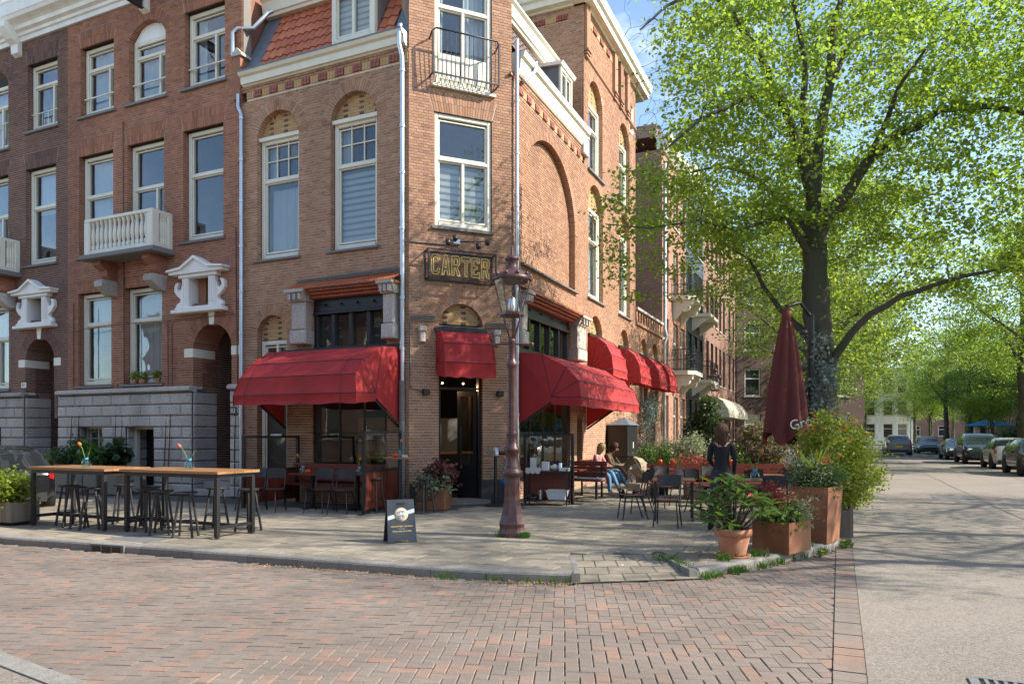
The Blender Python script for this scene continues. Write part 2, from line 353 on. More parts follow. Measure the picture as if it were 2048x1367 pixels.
# kerb stones
kb = tag(bpy.data.objects.new('kerb', None), kind='structure'); put(kb)
def kerbrun(path, step=1.0, w=.16, top=0.0, nmax=60):
    n = 0
    for a, b in zip(path, path[1:]):
        a = Vector((*a,0)); b = Vector((*b,0)); L = (b-a).length; k = max(1, round(L/step)) if L < 40 else 40
        L2 = L if L < 40 else 40
        d = (b-a).normalized(); M = frame(a, d)
        for i in range(k):
            s0 = L2*i/k+.003; s1 = L2*(i+1)/k-.003; o = RN.uniform(-.004,.004)
            B = MB(); vs = []
            pr = [(0,-.3),(0,top-.03+o),(.012,top-.008+o),(.035,top+.004+o),(w,top+.003+o),(w,-.3)]
            for s in (s0, s1): vs += [(s,y,z) for y,z in pr]
            m = len(pr); B.add(vs, [(j,m+j,m+j+1,j+1) for j in range(m-1)] + [tuple(range(m)), tuple(range(2*m-1,m-1,-1))])
            B.build('kerb_stone', M_['kerb'], kb, M); n += 1
kerbrun(KL); kerbrun(KR[:-1], .8); kerbrun([KR[-2], (KR[-2][0]+.4134*30, KR[-2][1]+.9105*30)])
kerbrun([(.70,9.25),(.66,8.02)], .62, .1, -.004); kerbrun([(2.16,8.3),(2.02,9.25)], .5, .12, -.002)
# ramp in the kerb
rp = MB(); rp.add([(.64,7.98,RD+.012),(2.2,8.24,RD+.012),(2.1,9.32,-.004),(.76,9.32,-.004)], [(0,1,2,3)])
rp = rp.build('pavement_ramp', M_['slab_gap'], kind='structure')
def rpt(u, v):
    a = Vector((.68,7.99,RD+.016)).lerp(Vector((2.17,8.24,RD+.016)), u); b = Vector((.78,9.3,.001)).lerp(Vector((2.06,9.3,.001)), u); return a.lerp(b, v)
for j in range(4):
    o = .5/5 if j % 2 else 0
    for i in range(-1, 5):
        u0 = max(0, i/5+o+.006); u1 = min(1, (i+1)/5+o-.006)
        if u1-u0 < .03: continue
        MB().add([rpt(u0,j/4+.007), rpt(u1,j/4+.007), rpt(u1,(j+1)/4-.007), rpt(u0,(j+1)/4-.007)], [(0,1,2,3)]).build('paving_slab', M_['slab'], rp)
# brick carriageway of the crossing
Gp = Vector((4.68,9.88)); gn = Vector((DR.y,-DR.x))          # edge of the asphalt
def goff(o, t): return (Gp.x+gn.x*o+DR.x*t, Gp.y+gn.y*o+DR.y*t)
oppk = [(-3.72,5.23),(-3.04,4.79)]; od = Vector((.84,-.543)); 
op0 = (-3.72-od.x*30, 5.23-od.y*30); op1 = (-3.72+od.x*9, 5.23+od.y*9)
br = MB().slab([(-34,-3),(20,-3),goff(-.2,40),(-4,12),(-34,24)], -.4, RD-.014).build('brick_road', M_['sand'], kind='structure')
Mb = RZ(-4.2) @ T(0,0,0); Mi = Mb.inverted()
hb = [((Mi @ Vector((*p,0)))[:2], (Mi.to_3x3() @ Vector((-n[0],-n[1],0)))[:2]) for p, n in []]
ga = goff(-.225,0); hb_g = ((Mi @ Vector((*ga,0)))[:2], (Mi.to_3x3() @ Vector((gn.x,gn.y,0)))[:2])
onv = Vector((od.y,-od.x)); hb_o = ((Mi @ Vector((*oppk[0],0)))[:2], (Mi.to_3x3() @ Vector((onv.x,onv.y,0)))[:2])
path_k = KL + KM + KR
def kerb_y(x):
    for a, b in zip(path_k, path_k[1:]):
        if a[0] <= x <= b[0]: return a[1]+(b[1]-a[1])*(x-a[0])/(b[0]-a[0])
    return 99
bk = []; bu = .1035
for k in range(-140, 140):
    for m in range(-75, 75):
        for h in (0, 1):
            x, y = (k+2*m, k-2*m) if h else (k+3+2*m, k-2*m)
            if abs(x) > 190 or y < 20 or y > 190: continue
            x0 = x*bu; y0 = y*bu; x1 = x0+(2*bu if h else bu)-.006; y1 = y0+(bu if h else 2*bu)-.006
            c = Mb @ Vector(((x0+x1)/2,(y0+y1)/2,0))
            if c.x < -13 or c.y < 2.6 or c.x > 5.2 or c.y > kerb_y(c.x)-.0: continue
            if c.y > kerb_y(c.x)-.07 and RN.random() < .5: continue
            p = clip([(x0,y0),(x1,y0),(x1,y1),(x0,y1)], *hb_g); p = clip(p, *hb_o) if len(p) > 2 else p
            if len(p) > 2 and area(p) > .002: bk.append(p)
lay('paving_brick', br, Mb, bk, RD, .03, M_['road_brick'], 300)
# row of bricks along the asphalt
gx = frame((*goff(-.215,0),0), DR); n = 0
gb = MB().box(.004,.2,-.21,-.001,-.03,0); gbm = gb.mesh('border_brick', M_['road_brick'])
for i in range(-34, 30): new('border_brick', gbm, br, gx @ T(i*.207,0,RD+.004+RN.uniform(-.002,.002)) @ RZ(RN.uniform(-.6,.6)))
asp = [goff(0,-14), goff(8.3,-14), goff(8.3,160), goff(-1.0,160), goff(-1.0,30), goff(0,8)]
MB().slab(asp, -.4, RD-.002).build('asphalt_road', M_['asphalt'], kind='structure')
rs_ = random.Random(2); rdo = bpy.data.objects['asphalt_road']; M_['tar'] = mat('tar_seam', (.06,.055,.05), .7, var=.2)
for o_, t0, t1 in ((3.1,-8,40),(5.9,4,46)):
    ln = [goff(o_+rs_.uniform(-.02,.02), t0+(t1-t0)*i/60) for i in range(61)]; MB().add([(x+s*.012*gn.x*rs_.uniform(.5,1.6),y+s*.012*gn.y,RD+.0015) for x,y in ln for s in (-1,1)], [(2*i,2*i+1,2*i+3,2*i+2) for i in range(60)]).build('tar_seam', M_['tar'], rdo)
MB().slab([goff(4.2,-1.2),goff(5.6,-1.1),goff(5.55,1.6),goff(4.25,1.5)], RD-.01, RD+.002).build('asphalt_patch', M_['patch'] if 'patch' in M_ else M_['asphalt'], rdo)
# pavement across the street, at the bottom left corner of the picture, and along the right side of the road
oc = [(op0[0],op0[1]), (op1[0],op1[1]), (op1[0]-9,op1[1]-14), (op0[0]-9,op0[1]-14)]
MB().slab([oc[3],oc[2],oc[1],oc[0]], -.4, -.02).build('pavement', M_['asphalt'], kind='structure')
kerbrun([(op1[0],op1[1]),(op0[0]+22,op0[1]-14.2)], 1, .17, -.01)
rpv = [goff(8.3,-14), goff(60,-14), goff(60,160), goff(8.3,160)]
MB().slab(rpv, -.4, -.012).build('pavement', M_['slab'], kind='structure')
for i in range(46):
    M = frame((*goff(8.3,-6+i*1.5),0), (-DR.x,-DR.y,0)); MB().bbox(-1.49,0,-.01,.16,-.2,.004,.015).build('kerb_stone', M_['kerb'], kb, M)
# gratings
def grate(nm, label, M, w, h, bars):
    o = thing(nm, label, 'grating', M); MB().box(-w/2,w/2,-h/2,h/2,-.03,.0).build('base', M_['black'], o, M)
    fr = MB()
    for a in (-1,1): fr.box(-w/2,w/2,a*h/2-.02,a*h/2+.02,0,.008); fr.box(a*w/2-.02,a*w/2+.02,-h/2+.02,h/2-.02,0,.0075)
    fr.build('frame', M_['sill'], o, M)
    for i in range(bars):
        x = -w/2+(i+.5)*w/bars; MB().box(x-.012,x+.012,-h/2+.02,h/2-.02,0,.006).build('bar', M_['sill'], o, M)
grate('storm_drain', 'square iron drain grating in the asphalt at the lower right corner', T(3.28,4.64,RD+.002) @ RZ(-24), .5, .4, 9)
gy = thing('kerb_gully', 'dark cast iron gully inlet with three openings set in the kerb', 'gully', frame((-5.72,10.175,-.03), (.942,-.337,0)))
gm = WM[gy.name]
MB().box(-.32,.32,-.012,.1,-.085,.026).build('housing', M_['sill'], gy, gm)
for i in (-1,0,1): MB().box(-.075+i*.19,.075+i*.19,-.02,-.013,-.075,.0).build('opening', M_['black'], gy, gm)
MB().box(-.45,.45,-.3,.3,-.02,.004).build('manhole_cover', M_['sill'], None, T(-5.5,10.75,.0) @ RZ(-24), label='flat grey cover plate in the pavement behind the kerb gully', cat='manhole cover')
MB().box(-.5,.5,-.4,.4,-.02,.004).build('manhole_cover', M_['sill'], None, T(11.6,18.9,RD) @ RZ(-24), label='flat grey cover plate in the shaded asphalt road', cat='manhole cover')
# ---------------------------------------------------------------- brick walls
CH = .0625
class Op:                                           # opening in a wall: rect or arch (semicircle on the spring line, or segment of given rise)
    def __init__(s, x0, x1, z0, z1, arch=False, ring=.22, d=.25, rise=None, lintel=True, jamb=True, splay=.1):
        s.x0, s.x1, s.z0, s.z1, s.arch, s.ring, s.d, s.lintel, s.jamb, s.splay = x0, x1, z0, z1, arch, ring, d, lintel, jamb, splay
        hw = (x1-x0)/2; s.xc = (x0+x1)/2; s.rise = hw if rise is None else rise
        s.r = (hw*hw + s.rise*s.rise)/(2*s.rise); s.zc = z1 + s.rise - s.r
        s.top = z1 + s.rise if arch else z1
    def half(s, z, r=None):
        r = r or s.r; v = r*r-(z-s.zc)**2; return math.sqrt(v) if v > 0 else 0
    def span(s, z):                                 # what the coursed bricks must keep clear of
        if z < s.z0: return None
        if s.arch:
            if z <= s.z1: return (s.x0, s.x1)
            R_ = s.r + s.ring
            if z < s.zc + R_:
                h = s.half(z, R_)
                if s.rise < (s.x1-s.x0)/2-.01: h = min(h, (s.x1-s.x0)/2 + .1 + (z-s.z1)*.3)
                return (s.xc-h, s.xc+h)
            return None
        if z <= s.z1: return (s.x0, s.x1)
        if s.lintel and z < s.z1 + s.ring:
            t = (z-s.z1)/s.ring*s.splay + .02; return (s.x0-t, s.x1+t)
        return None
def runs(x0, x1, cuts):
    out = [(x0, x1)]
    for a, b in cuts:
        nx = []
        for p, q in out:
            if b <= p or a >= q: nx.append((p, q)); continue
            if a > p: nx.append((p, a))
            if b < q: nx.append((b, q))
        out = nx
    return out
def brickwall(parent, M, x0, x1, z0, z1, ops, bm, mm, nobj=300, seed=1, name='wall', edge=None, order=None, hide=(), thick=.3, back=True, sub=None):
    rn = random.Random(seed); bl = []; mq = MB()
    n = int(round((z1-z0)/CH))
    for i in range(n):
        za = z0+i*CH; zb = za+CH-.012; zm = (za+zb)/2
        e0, e1 = edge(zm) if edge else (x0, x1)
        cuts = [c for c in (o.span(zm) for o in ops) if c]
        for p, q in runs(e0, e1, cuts):
            if q-p < .015: continue
            mq.add([(p,.009,za-.012),(q,.009,za-.012),(q,.009,zb),(p,.009,zb)], [(0,1,2,3)])
            pitch = .22 if i % 2 == 0 else .11
            off = (.055 if i % 4 == 0 else .165) if i % 2 == 0 else 0
            k = math.floor((p-x0-off)/pitch); a = p
            while a < q-.004:
                b = x0+off+(k+1)*pitch; k += 1
                if b-a < .035: continue
                if q-b < .045: b = q+.012
                b2 = min(b-.012, q)
                dy = rn.uniform(-.003,.002); bl.append((a, b2, dy, .014, za+rn.uniform(0,.0012), zb-rn.uniform(0,.0012))); a = b
    # jambs
    for o in ops:
        if not o.jamb or o.d < .03: continue
        nj = int((min(o.z1, z1)-max(o.z0,z0))/CH)
        for i in range(nj+1):
            za = max(o.z0, z0); za = z0+math.ceil((za-z0)/CH-.001)*CH+i*CH; zb = za+CH-.012
            if za > o.z1-.01: continue
            zb = min(zb, o.z1)
            for sgn, xe in ((-1, o.x0), (1, o.x1)):
                xa, xb = (xe-.05, xe-.001) if sgn < 0 else (xe+.001, xe+.05)
                cutd = [.015] + ([.11] if i % 2 else [.21]) + [o.d+.06]
                for c0, c1 in zip(cutd, cutd[1:]):
                    if c1-c0 > .02 and c0 < o.d+.05: bl.append((xa, xb, c0, min(c1-.0095,o.d+.06), za, zb))
        for sgn, xe in ((-1, o.x0-.008), (1, o.x1+.008)):
            y0, y1 = .009, o.d+.06
            f = [(xe,y0,o.z0),(xe,y1,o.z0),(xe,y1,o.z1),(xe,y0,o.z1)]
            mq.add(f, [(0,1,2,3)] if sgn < 0 else [(3,2,1,0)])
    w = mq.build(name, mm, parent, M)
    holder = w
    # choose the bricks that show largest
    ci = M.inverted() @ Vector((0,0,1.55))
    full = []; rest = []
    def vis(b):
        if b[3] > .02 or b[2] > .01: return False
        cx, cz = (b[0]+b[1])/2, (b[4]+b[5])/2
        for h in hide:
            if h[0] < cx < h[1] and h[2] < cz < h[3]: return False
        g = M @ Vector((cx,0,cz)); px = 1024+1441*g.x/g.y; py = 868-1441*(g.z-1.55)/g.y
        return 0 < px < 2048 and 0 < py < 1367
    st = [(((b[0]+b[1])/2-ci.x)**2+((b[4]+b[5])/2-ci.z)**2, j) for j, b in enumerate(bl) if abs(b[1]-b[0]-.208) < .002 and vis(b)]
    st.sort(); pick = set(j for _, j in st[:nobj])
    rest = [b for j, b in enumerate(bl) if j not in pick]
    if pick:
        me = boxes_mesh('brick', [(-.104,.104,0,.0135,-.0249,.0249)], bm, FRONT)
        for j in pick:
            b = bl[j]; new('brick', me, holder, M @ T((b[0]+b[1])/2, b[2], (b[4]+b[5])/2))
    if rest: new('bricks', boxes_mesh('bricks', rest, bm, FRONT), holder, M, kind='stuff')
    # arches and flat arches
    vo = MB()
    for o in ops:
        if not o.lintel: continue
        if o.arch:
            R_ = o.r+o.ring; a0 = math.asin(min(1,((o.x1-o.x0)/2)/o.r)); 
            if o.rise > (o.x1-o.x0)/2-.01: a0 = math.pi/2
            k = max(6, int(round(2*a0*o.r/.058))); g = .0058
            for i in range(k):
                t0 = -a0+2*a0*i/k; t1 = -a0+2*a0*(i+1)/k
                segs = [(o.r+.0, o.r+.11-.009), (o.r+.11, R_)] if (i % 2 and o.ring > .16) else ([(o.r, R_-.112), (R_-.103, R_)] if o.ring > .3 else [(o.r, R_)])
                for ra, rb in segs:
                    pl = []
                    for rr, tt in ((ra,t0+g/ra),(ra,t1-g/ra),(rb,t1-g/rb),(rb,t0+g/rb)): pl.append((o.xc+rr*math.sin(tt), o.zc+rr*math.cos(tt)))
                    dy = rn.uniform(-.004,.002)
                    vo.prism(pl, dy, o.d+.04, 0)
            pts = [(o.xc+rr*math.sin(-a0+2*a0*i/24), .009, o.zc+rr*math.cos(-a0+2*a0*i/24)) for rr in (o.r+.006, R_+.006) for i in range(25)]
            vo.add(pts, [(i,i+1,i+26,i+25) for i in range(24)], 1)
            pts = [(o.xc+(o.r+.008)*math.sin(-a0+2*a0*i/24), yy, o.zc+(o.r+.008)*math.cos(-a0+2*a0*i/24)) for yy in (.009, o.d+.05) for i in range(25)]
            vo.add(pts, [(i,i+25,i+26,i+1) for i in range(24)], 1)
        else:
            W_ = o.x1-o.x0; k = max(5, int(round(W_/.06))); s = o.splay
            for i in range(k):
                for lv in (0, 1):
                    cut = .21 if i % 2 else o.ring-.21
                    za, zb = (o.z1, o.z1+cut-.009) if lv == 0 else (o.z1+cut, o.z1+o.ring)
                    def xx(t, z): return o.x0+W_*t + (t-.5)*2*s*(z-o.z1)/o.ring
                    t0 = i/k; t1 = (i+1)/k; g = .0058
                    vo.prism([(xx(t0,za)+g,za),(xx(t1,za)-g,za),(xx(t1,zb)-g,zb),(xx(t0,zb)+g,zb)], rn.uniform(-.004,.002), o.d+.04, 0)
            vo.add([(o.x0-.02,.009,o.z1-.0),(o.x1+.02,.009,o.z1),(o.x1+s+.02,.009,o.z1+o.ring),(o.x0-s-.02,.009,o.z1+o.ring)], [(0,1,2,3)], 1)
            vo.add([(o.x0,.009,o.z1+.006),(o.x1,.009,o.z1+.006),(o.x1,o.d+.05,o.z1+.006),(o.x0,o.d+.05,o.z1+.006)], [(0,1,2,3)], 1)
    if vo.v: vo.build('arch_bricks', [bm, mm], holder, M, kind='stuff')
    # the solid behind, so that no light leaks through
    if back:
        bk_ = MB(); zs = sorted(set([z0-.2, z1] + [z for o in ops for z in (o.z0, o.top)] )); zs = [z for z in zs if z0-.2 <= z <= z1]
        for a, b in zip(zs, zs[1:]):
            if b-a < .002: continue
            zm = (a+b)/2
            e0, e1 = edge(zm) if edge else (x0, x1)
            for p, q in runs(e0, e1, [(o.x0-.03,o.x1+.03) for o in ops if o.z0 <= zm <= o.top]): bk_.box(p, q, .05, thick, a, b)
        bk_.build('wall_core', M_['room'], parent, M)
    return w
def tympanum(parent, M, o, y, dark=True, zb=None):
    """patterned yellow brickwork filling the head of an arch"""
    bl = MB(); i = 0; z = zb or o.z1
    while z < o.zc+o.r:
        zb2 = z+CH-.01; h = min(o.half(z+.005), o.half(min(zb2, o.zc+o.r-.004)))+.02; x = o.xc-.11*12+(.11 if i % 2 else 0); j = 0
        while x < o.xc+h:
            a = max(x, o.xc-h); b = min(x+.21, o.xc+h)
            if b-a > .02:
                dk = dark and i % 2 == 0 and j % 2 == 0
                if dk: 
                    m1 = (a+b)/2; bl.box(max(a,m1-.055),min(b,m1+.055),y-.002,y+.03,z,zb2,1)
                    if m1-.055-a > .02: bl.box(a,m1-.064,y,y+.03,z,zb2,0)
                    if b-m1-.055 > .02: bl.box(m1+.064,b,y,y+.03,z,zb2,0)
                else: bl.box(a,b,y,y+.03,z,zb2,0)
            x += .22; j += 1
        z += CH; i += 1
    bl.add([(o.xc-o.r,y+.01,(zb or o.z1)),(o.xc+o.r,y+.01,(zb or o.z1)),(o.xc+o.r,y+.01,o.top),(o.xc-o.r,y+.01,o.top)], [(0,1,2,3)], 2)
    bl.build('tympanum_bricks', [M_['yellow'], M_['brickD'], M_['mortar']], parent, M, kind='stuff')
def window(parent, M, x0, x1, z0, z1, y, tr=(), mu=(), cm=None, curtain=None, fw=.075, glass=None, bars=None, room=True, name='window', deep=.07, sash=.045, inner=M_['room']):
    """tr: transom heights (fractions); mu: list of (fraction, zlo, zhi); bars: (nx, nz, zlo, zhi) thin glazing bars"""
    cm = cm or M_['cream']; f = MB(); H = z1-z0; W_ = x1-x0
    for a, b in ((x0, x0+fw), (x1-fw, x1)): f.bbox(a, b, y-deep, y+.05, z0, z1, .012)
    f.bbox(x0+fw+.001, x1-fw-.001, y-deep+.002, y+.05, z1-fw, z1, .012); f.bbox(x0+fw+.001, x1-fw-.001, y-deep-.015, y+.05, z0, z0+fw*1.15, .012)
    for t in tr: f.bbox(x0+fw+.001, x1-fw-.001, y-deep+.005, y+.048, z0+H*t-.035, z0+H*t+.035, .01)
    for t, a, b in mu: f.bbox(x0+W_*t-.035, x0+W_*t+.035, y-deep+.012, y+.046, z0+H*a+.036, z0+H*b-.036, .01)
    # sash edges
    xs = [x0+fw]+[x0+W_*t for t, a, b in mu]+[x1-fw]; zs = [z0+fw*1.15]+[z0+H*t for t in tr]+[z1-fw]
    for za, zb in zip(zs, zs[1:]):
        f.bbox(x0+fw, x1-fw, y-.03, y+.04, za+.034, za+.034+sash, .006); f.bbox(x0+fw, x1-fw, y-.03, y+.04, zb-.034-sash*.7, zb-.034, .006)
        for xe, s in ((x0+fw, 1), (x1-fw, -1)): f.bbox(min(xe,xe+s*sash), max(xe,xe+s*sash), y-.031, y+.041, za+.035, zb-.035, .006)
    if bars:
        nx, nz, a, b = bars; xa, xb, za, zb = x0+fw, x1-fw, z0+H*a, z0+H*b
        for i in range(1, nx): q = xa+(xb-xa)*i/nx; f.box(q-.012,q+.012,y-.025,y+.03,za,zb)
        for i in range(1, nz): q = za+(zb-za)*i/nz; f.box(xa,xb,y-.0235,y+.029,q-.012,q+.012)
    w_ = f.build(name, cm, parent, M)
    MB().box(x0+fw*.6, x1-fw*.6, y+.012, y+.018, z0+fw*.6, z1-fw*.6).build('pane', glass or M_['glass'], w_, M)
    if curtain:
        for kind, a, b, c, d in curtain:          # x fractions, z fractions
            xa, xb, za, zb = x0+W_*a, x0+W_*b, z0+H*c, z0+H*d
            if kind == 'net':
                k = max(8, int((xb-xa)/.022)); ph = RN.random()*6
                MB().grid(lambda u, v: (xa+(xb-xa)*u, y+.16+.022*math.sin(u*(xb-xa)*52+ph)+.012*math.sin(u*(xb-xa)*23+ph*2), za+(zb-za)*v), k, 1).build('curtain', M_['curtain'], w_, M)
            elif kind == 'blue': 
                MB().grid(lambda u, v: (xa+(xb-xa)*u, y+.16+.025*math.sin(u*(xb-xa)*40), za+(zb-za)*v), 20, 1).build('curtain', M_['bluecloth'], w_, M)
            else:
                n = max(3, int((zb-za)/.135)); b1 = MB()
                for i in range(n):
                    q0 = za+(zb-za)*i/n; q1 = za+(zb-za)*(i+1)/n; qm = q0+(q1-q0)*.6
                    b1.box(xa,xb,y+.1,y+.104,q0,qm,0); b1.box(xa,xb,y+.1005,y+.1035,qm,q1,1)
                b1.build('blind', [M_['blind'], M_['blindg']], w_, M)
    if room:
        MB().add([(x0,y+.05,z0),(x1,y+.05,z0),(x1,y+.05,z1),(x0,y+.05,z1),(x0,y+1.1,z0),(x1,y+1.1,z0),(x1,y+1.1,z1),(x0,y+1.1,z1)],
                 [(4,5,6,7),(0,4,7,3),(1,2,6,5),(3,7,6,2),(0,1,5,4)]).build('interior', inner, w_, M)
    return w_
M_['bluecloth'] = mat('blue_curtain', (.02,.12,.2), .9)
def sill(parent, M, x0, x1, z, y1=.2, out=.06, h=.06, m=None, name='window_sill'):
    MB().add([(x0,-out,z-h),(x1,-out,z-h),(x1,y1,z-h),(x0,y1,z-h),(x0,-out,z-.012),(x1,-out,z-.012),(x1,y1,z+.004),(x0,y1,z+.004)],
             [(3,2,1,0),(4,5,6,7),(0,1,5,4),(1,2,6,5),(2,3,7,6),(3,0,4,7)]).build(name, m or M_['sill'], parent, M)
def mould(parent, M, x0, x1, prof, name, m, ends=True):   # moulding: profile (y,z) swept along x, y negative is outwards
    b = MB(); n = len(prof)
    b.add([(x,y,z) for x in (x0,x1) for y,z in prof], [(j,(j+1)%n,n+(j+1)%n,n+j) for j in range(n)] + [tuple(range(n-1,-1,-1)), tuple(range(n,2*n))])
    return b.build(name, m, parent, M)
def downpipe(parent, M, pts, r=.05, brackets=(), m=None):
    o = MB().tube(pts, r, 12).build('downpipe', m or M_['zinc'], parent, M)
    for x, y, z in brackets: MB().lathe([(r+.012,-.03),(r+.012,.03)], 12).build('pipe_collar', M_['zinc'], o, M @ T(x,y,z))
    return o
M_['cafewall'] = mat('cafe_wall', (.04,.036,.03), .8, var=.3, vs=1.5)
M_['brass'] = mat('brass', (.5,.36,.14), .35, metal=.8)
M_['plinth'] = mat('painted_plinth', (.035,.037,.04), .6, var=.2, vs=6)
# ---------------------------------------------------------------- corner house
ch = thing('corner_house', 'brick corner house with chamfered entrance corner, red tiled mansard roof and zinc downpipes', 'building', T(*PA))
oW1 = Op(-4.30,-3.02,5.72,8.6,True,.25,.24); oW2 = Op(-2.11,-.83,5.72,8.62,True,.25,.24)
oSh = Op(-2.62,-.57,.45,4.68,lintel=False,d=.16); oDr = Op(-4.3,-3.38,.06,3.93,True,.25,.2)
hideL = [(-4.6,-.15,1.7,3.5),(-3.2,-.2,3.4,5.15)]
brickwall(ch, FL, -4.78, 0, 0, 9.625, [oW1,oW2,oSh,oDr], M_['brickC'], M_['mortar'], 300, 3, hide=hideL)
oC1 = Op(.57,1.93,6.1,8.64,ring=.44,d=.13,splay=.12); oC2 = Op(.57,1.93,9.2,12.4,ring=.44,d=.13); oCd = Op(.67,1.71,.0,3.93,True,.3,.22)
brickwall(ch, FC, 0, 2.42, 0, 13.5, [oC1,oC2,oCd], M_['brickC'], M_['mortar'], 300, 4, hide=[(.5,1.9,2.5,4)])
oA = Op(.58,4.34,5.62,7.2,True,.24,.17); oRs = Op(.45,3.95,.45,4.74,lintel=False,d=.16); oRs.lintel=False
brickwall(ch, FR, 0, 5.13, 0, 9.5, [oA,oRs,Op(4.5,5.0,.3,2.1,ring=.12,d=.15)], M_['brickC'], M_['mortar'], 300, 5, hide=[(-.1,5.3,1.5,3.6)])
# infill of the blind arch
def arch_edge(o):
    def e(z):
        h = (o.x1-o.x0)/2 if z <= o.z1 else o.half(z); return (o.xc-h-.03, o.xc+h+.03)
    return e
brickwall(ch, FR @ T(0,.17,0), oA.x0, oA.x1, 5.62, oA.top-.02, [], M_['brickC'], M_['mortar'], 0, 6, name='blind_arch_wall', edge=arch_edge(oA), back=False)
mould(ch, FR, .5, 4.42, [(-.1,5.54),(.17,5.54),(.17,5.64),(-.06,5.6),(-.1,5.58)], 'arch_sill', M_['sill'])
# upper windows of the left front
for o, cu, q in ((oW1, [('net',.1,.9,.03,.6)], 0), (oW2, [('blind',.05,.95,.03,.63)], 1)):
    wz = window(ch, FL, o.x0+.02, o.x1-.02, o.z0+.03, 8.62 if q == 0 else 8.66, .2, tr=(.655,), curtain=cu+[('net',.06,.24,.66,.97)], bars=(3,2,.68,.97), fw=.1)
    tympanum(ch, FL, o, .17, zb=8.64+.03*q); sill(ch, FL, o.x0-.1, o.x1+.06, o.z0+.01, .2, .07)
    mould(ch, FL, o.x0, o.x1, [(.06,8.6+.03*q),(.2,8.6+.03*q),(.2,8.7+.03*q),(.05,8.68+.03*q)], 'window_head', M_['cream'])
# chamfer windows
window(ch, FC, .58, 1.92, 6.14, 8.63, .11, tr=(.6,), mu=((.5,0,.6),), curtain=[('blind',.06,.94,.03,.57)], fw=.09)
sill(ch, FC, .5, 1.96, 6.12, .1, .06, .06)
window(ch, FC, .58, 1.92, 9.24, 12.35, .11, tr=(.565,), mu=((.5,0,.565),), curtain=[('net',.05,.2,.2,.98),('net',.55,.9,.2,.98)], fw=.09, name='balcony_door')
for a, b in ((.68,1.2),(1.3,1.82)): MB().bbox(a,b,.06,.12,9.4,9.98,.02).build('door_panel', M_['cream'], ch, FC)
sill(ch, FC, .5, 2.0, 9.24, .1, .08, .07, M_['cream'])
# French balcony
rl_ = MB(); x0, x1, zo, zt = .46, 2.0, 9.36, 10.3; dp = -.3
rl_.tube([(x0,0,zt-.1),(x0,dp*.7,zt-.03),(x0+.06,dp,zt),(x1-.06,dp,zt),(x1,dp*.7,zt-.03),(x1,0,zt-.1)], .02, 8)
bl_ = rl_.build('balcony_rail', M_['blackmetal'], ch, FC); MB().bar((x0+.05,-.06,zo-.14),(x1-.05,-.06,zo-.14),.03).build('lower_rail', M_['blackmetal'], bl_, FC)
MB().bar((x0,dp*.85,zo),(x1,dp*.85,zo),.03).bar((x0,0,zo),(x0,dp*.85-.01,zo),.03).bar((x1,0,zo),(x1,dp*.85-.01,zo),.03).build('lower_rail', M_['blackmetal'], bl_, FC)
for x in (x0,x1): MB().bar((x,dp*.8,zo),(x,dp*.85,zt-.03),.045,.03).build('rail_post', M_['blackmetal'], bl_, FC)
for i in range(14):
    x = x0+.1+(x1-x0-.2)*i/13; MB().tube([(x,dp,zt),(x,dp*.97,zo+.5),(x,dp*.86,zo),(x,-.06,zo-.14)], .008, 6).build('baluster', M_['blackmetal'], bl_, FC)
# decorative band, gutter cornice
def band(parent, M, x0, x1, z, n, ph=0):
    w_ = (x1-x0)/n
    for i in range(n):
        a = x0+w_*i; yb = MB(); rb = MB()
        if (i+ph) % 2 == 0:
            k = max(3, int(w_/.075))
            for j in range(k): yb.box(a+w_*j/k+.004,a+w_*(j+1)/k-.004,-.015,.02,z,z+.17)
        else:
            k = max(3, int(w_/.085))
            for j in range(k):
                for r in (0,1): rb.box(a+w_*j/k+.006,a+w_*(j+1)/k-.006,-.05+.012*r,.02,z+.005+r*.085,z+.075+r*.085)
        if yb.v: yb.build('yellow_band_bricks', M_['yellow'], parent, M)
        if rb.v: rb.build('red_band_bricks', M_['redblock'], parent, M)
    MB().box(x0,x1,.005,.02,z-.06,z+.25).build('band_mortar', M_['mortar'], parent, M)
def coping_rows(parent, M, x0, x1, z, n=2, m='brickC'):
    b = []
    for r in range(n):
        k = int((x1-x0)/.22)
        for i in range(k+1): b.append((x0+i*.22-(.11 if r%2 else 0), min(x1,x0+i*.22+.21-(.11 if r%2 else 0)), -.012-.01*r, .03, z+r*CH, z+r*CH+.053))
    new('bricks', boxes_mesh('bricks', [q for q in b if q[1]-q[0] > .02], M_[m], FRONT), parent, M, kind='stuff')
band(ch, FL, -4.62, -.02, 9.66, 19); coping_rows(ch, FL, -4.78, 0, 9.84)
band(ch, FR, .05, 4.95, 9.52, 19); coping_rows(ch, FR, 0, 5.1, 9.7, 3)
gut = [(.3,9.95),(-.05,9.95),(-.08,9.99),(-.12,10.0),(-.14,10.2),(-.2,10.24),(-.24,10.33),(-.24,10.36),(.3,10.36)]
mould(ch, FL, -4.7, -.05, [(y,9.95+(z-9.95)*.74) for y,z in gut], 'gutter', M_['cream']); mould(ch, FR, .2, 5.1, [(y, z-.03 if z < 10 else z+.05) for y, z in gut], 'gutter', M_['cream'])
MB().box(-4.7,-.05,-.245,.2,10.256,10.268).box(-4.7,-.05,-.25,-.24,10.235,10.267).build('gutter_edge', M_['lead'], ch, FL)
MB().box(.2,5.1,-.245,.2,10.412,10.425).build('gutter_edge', M_['lead'], ch, FR)
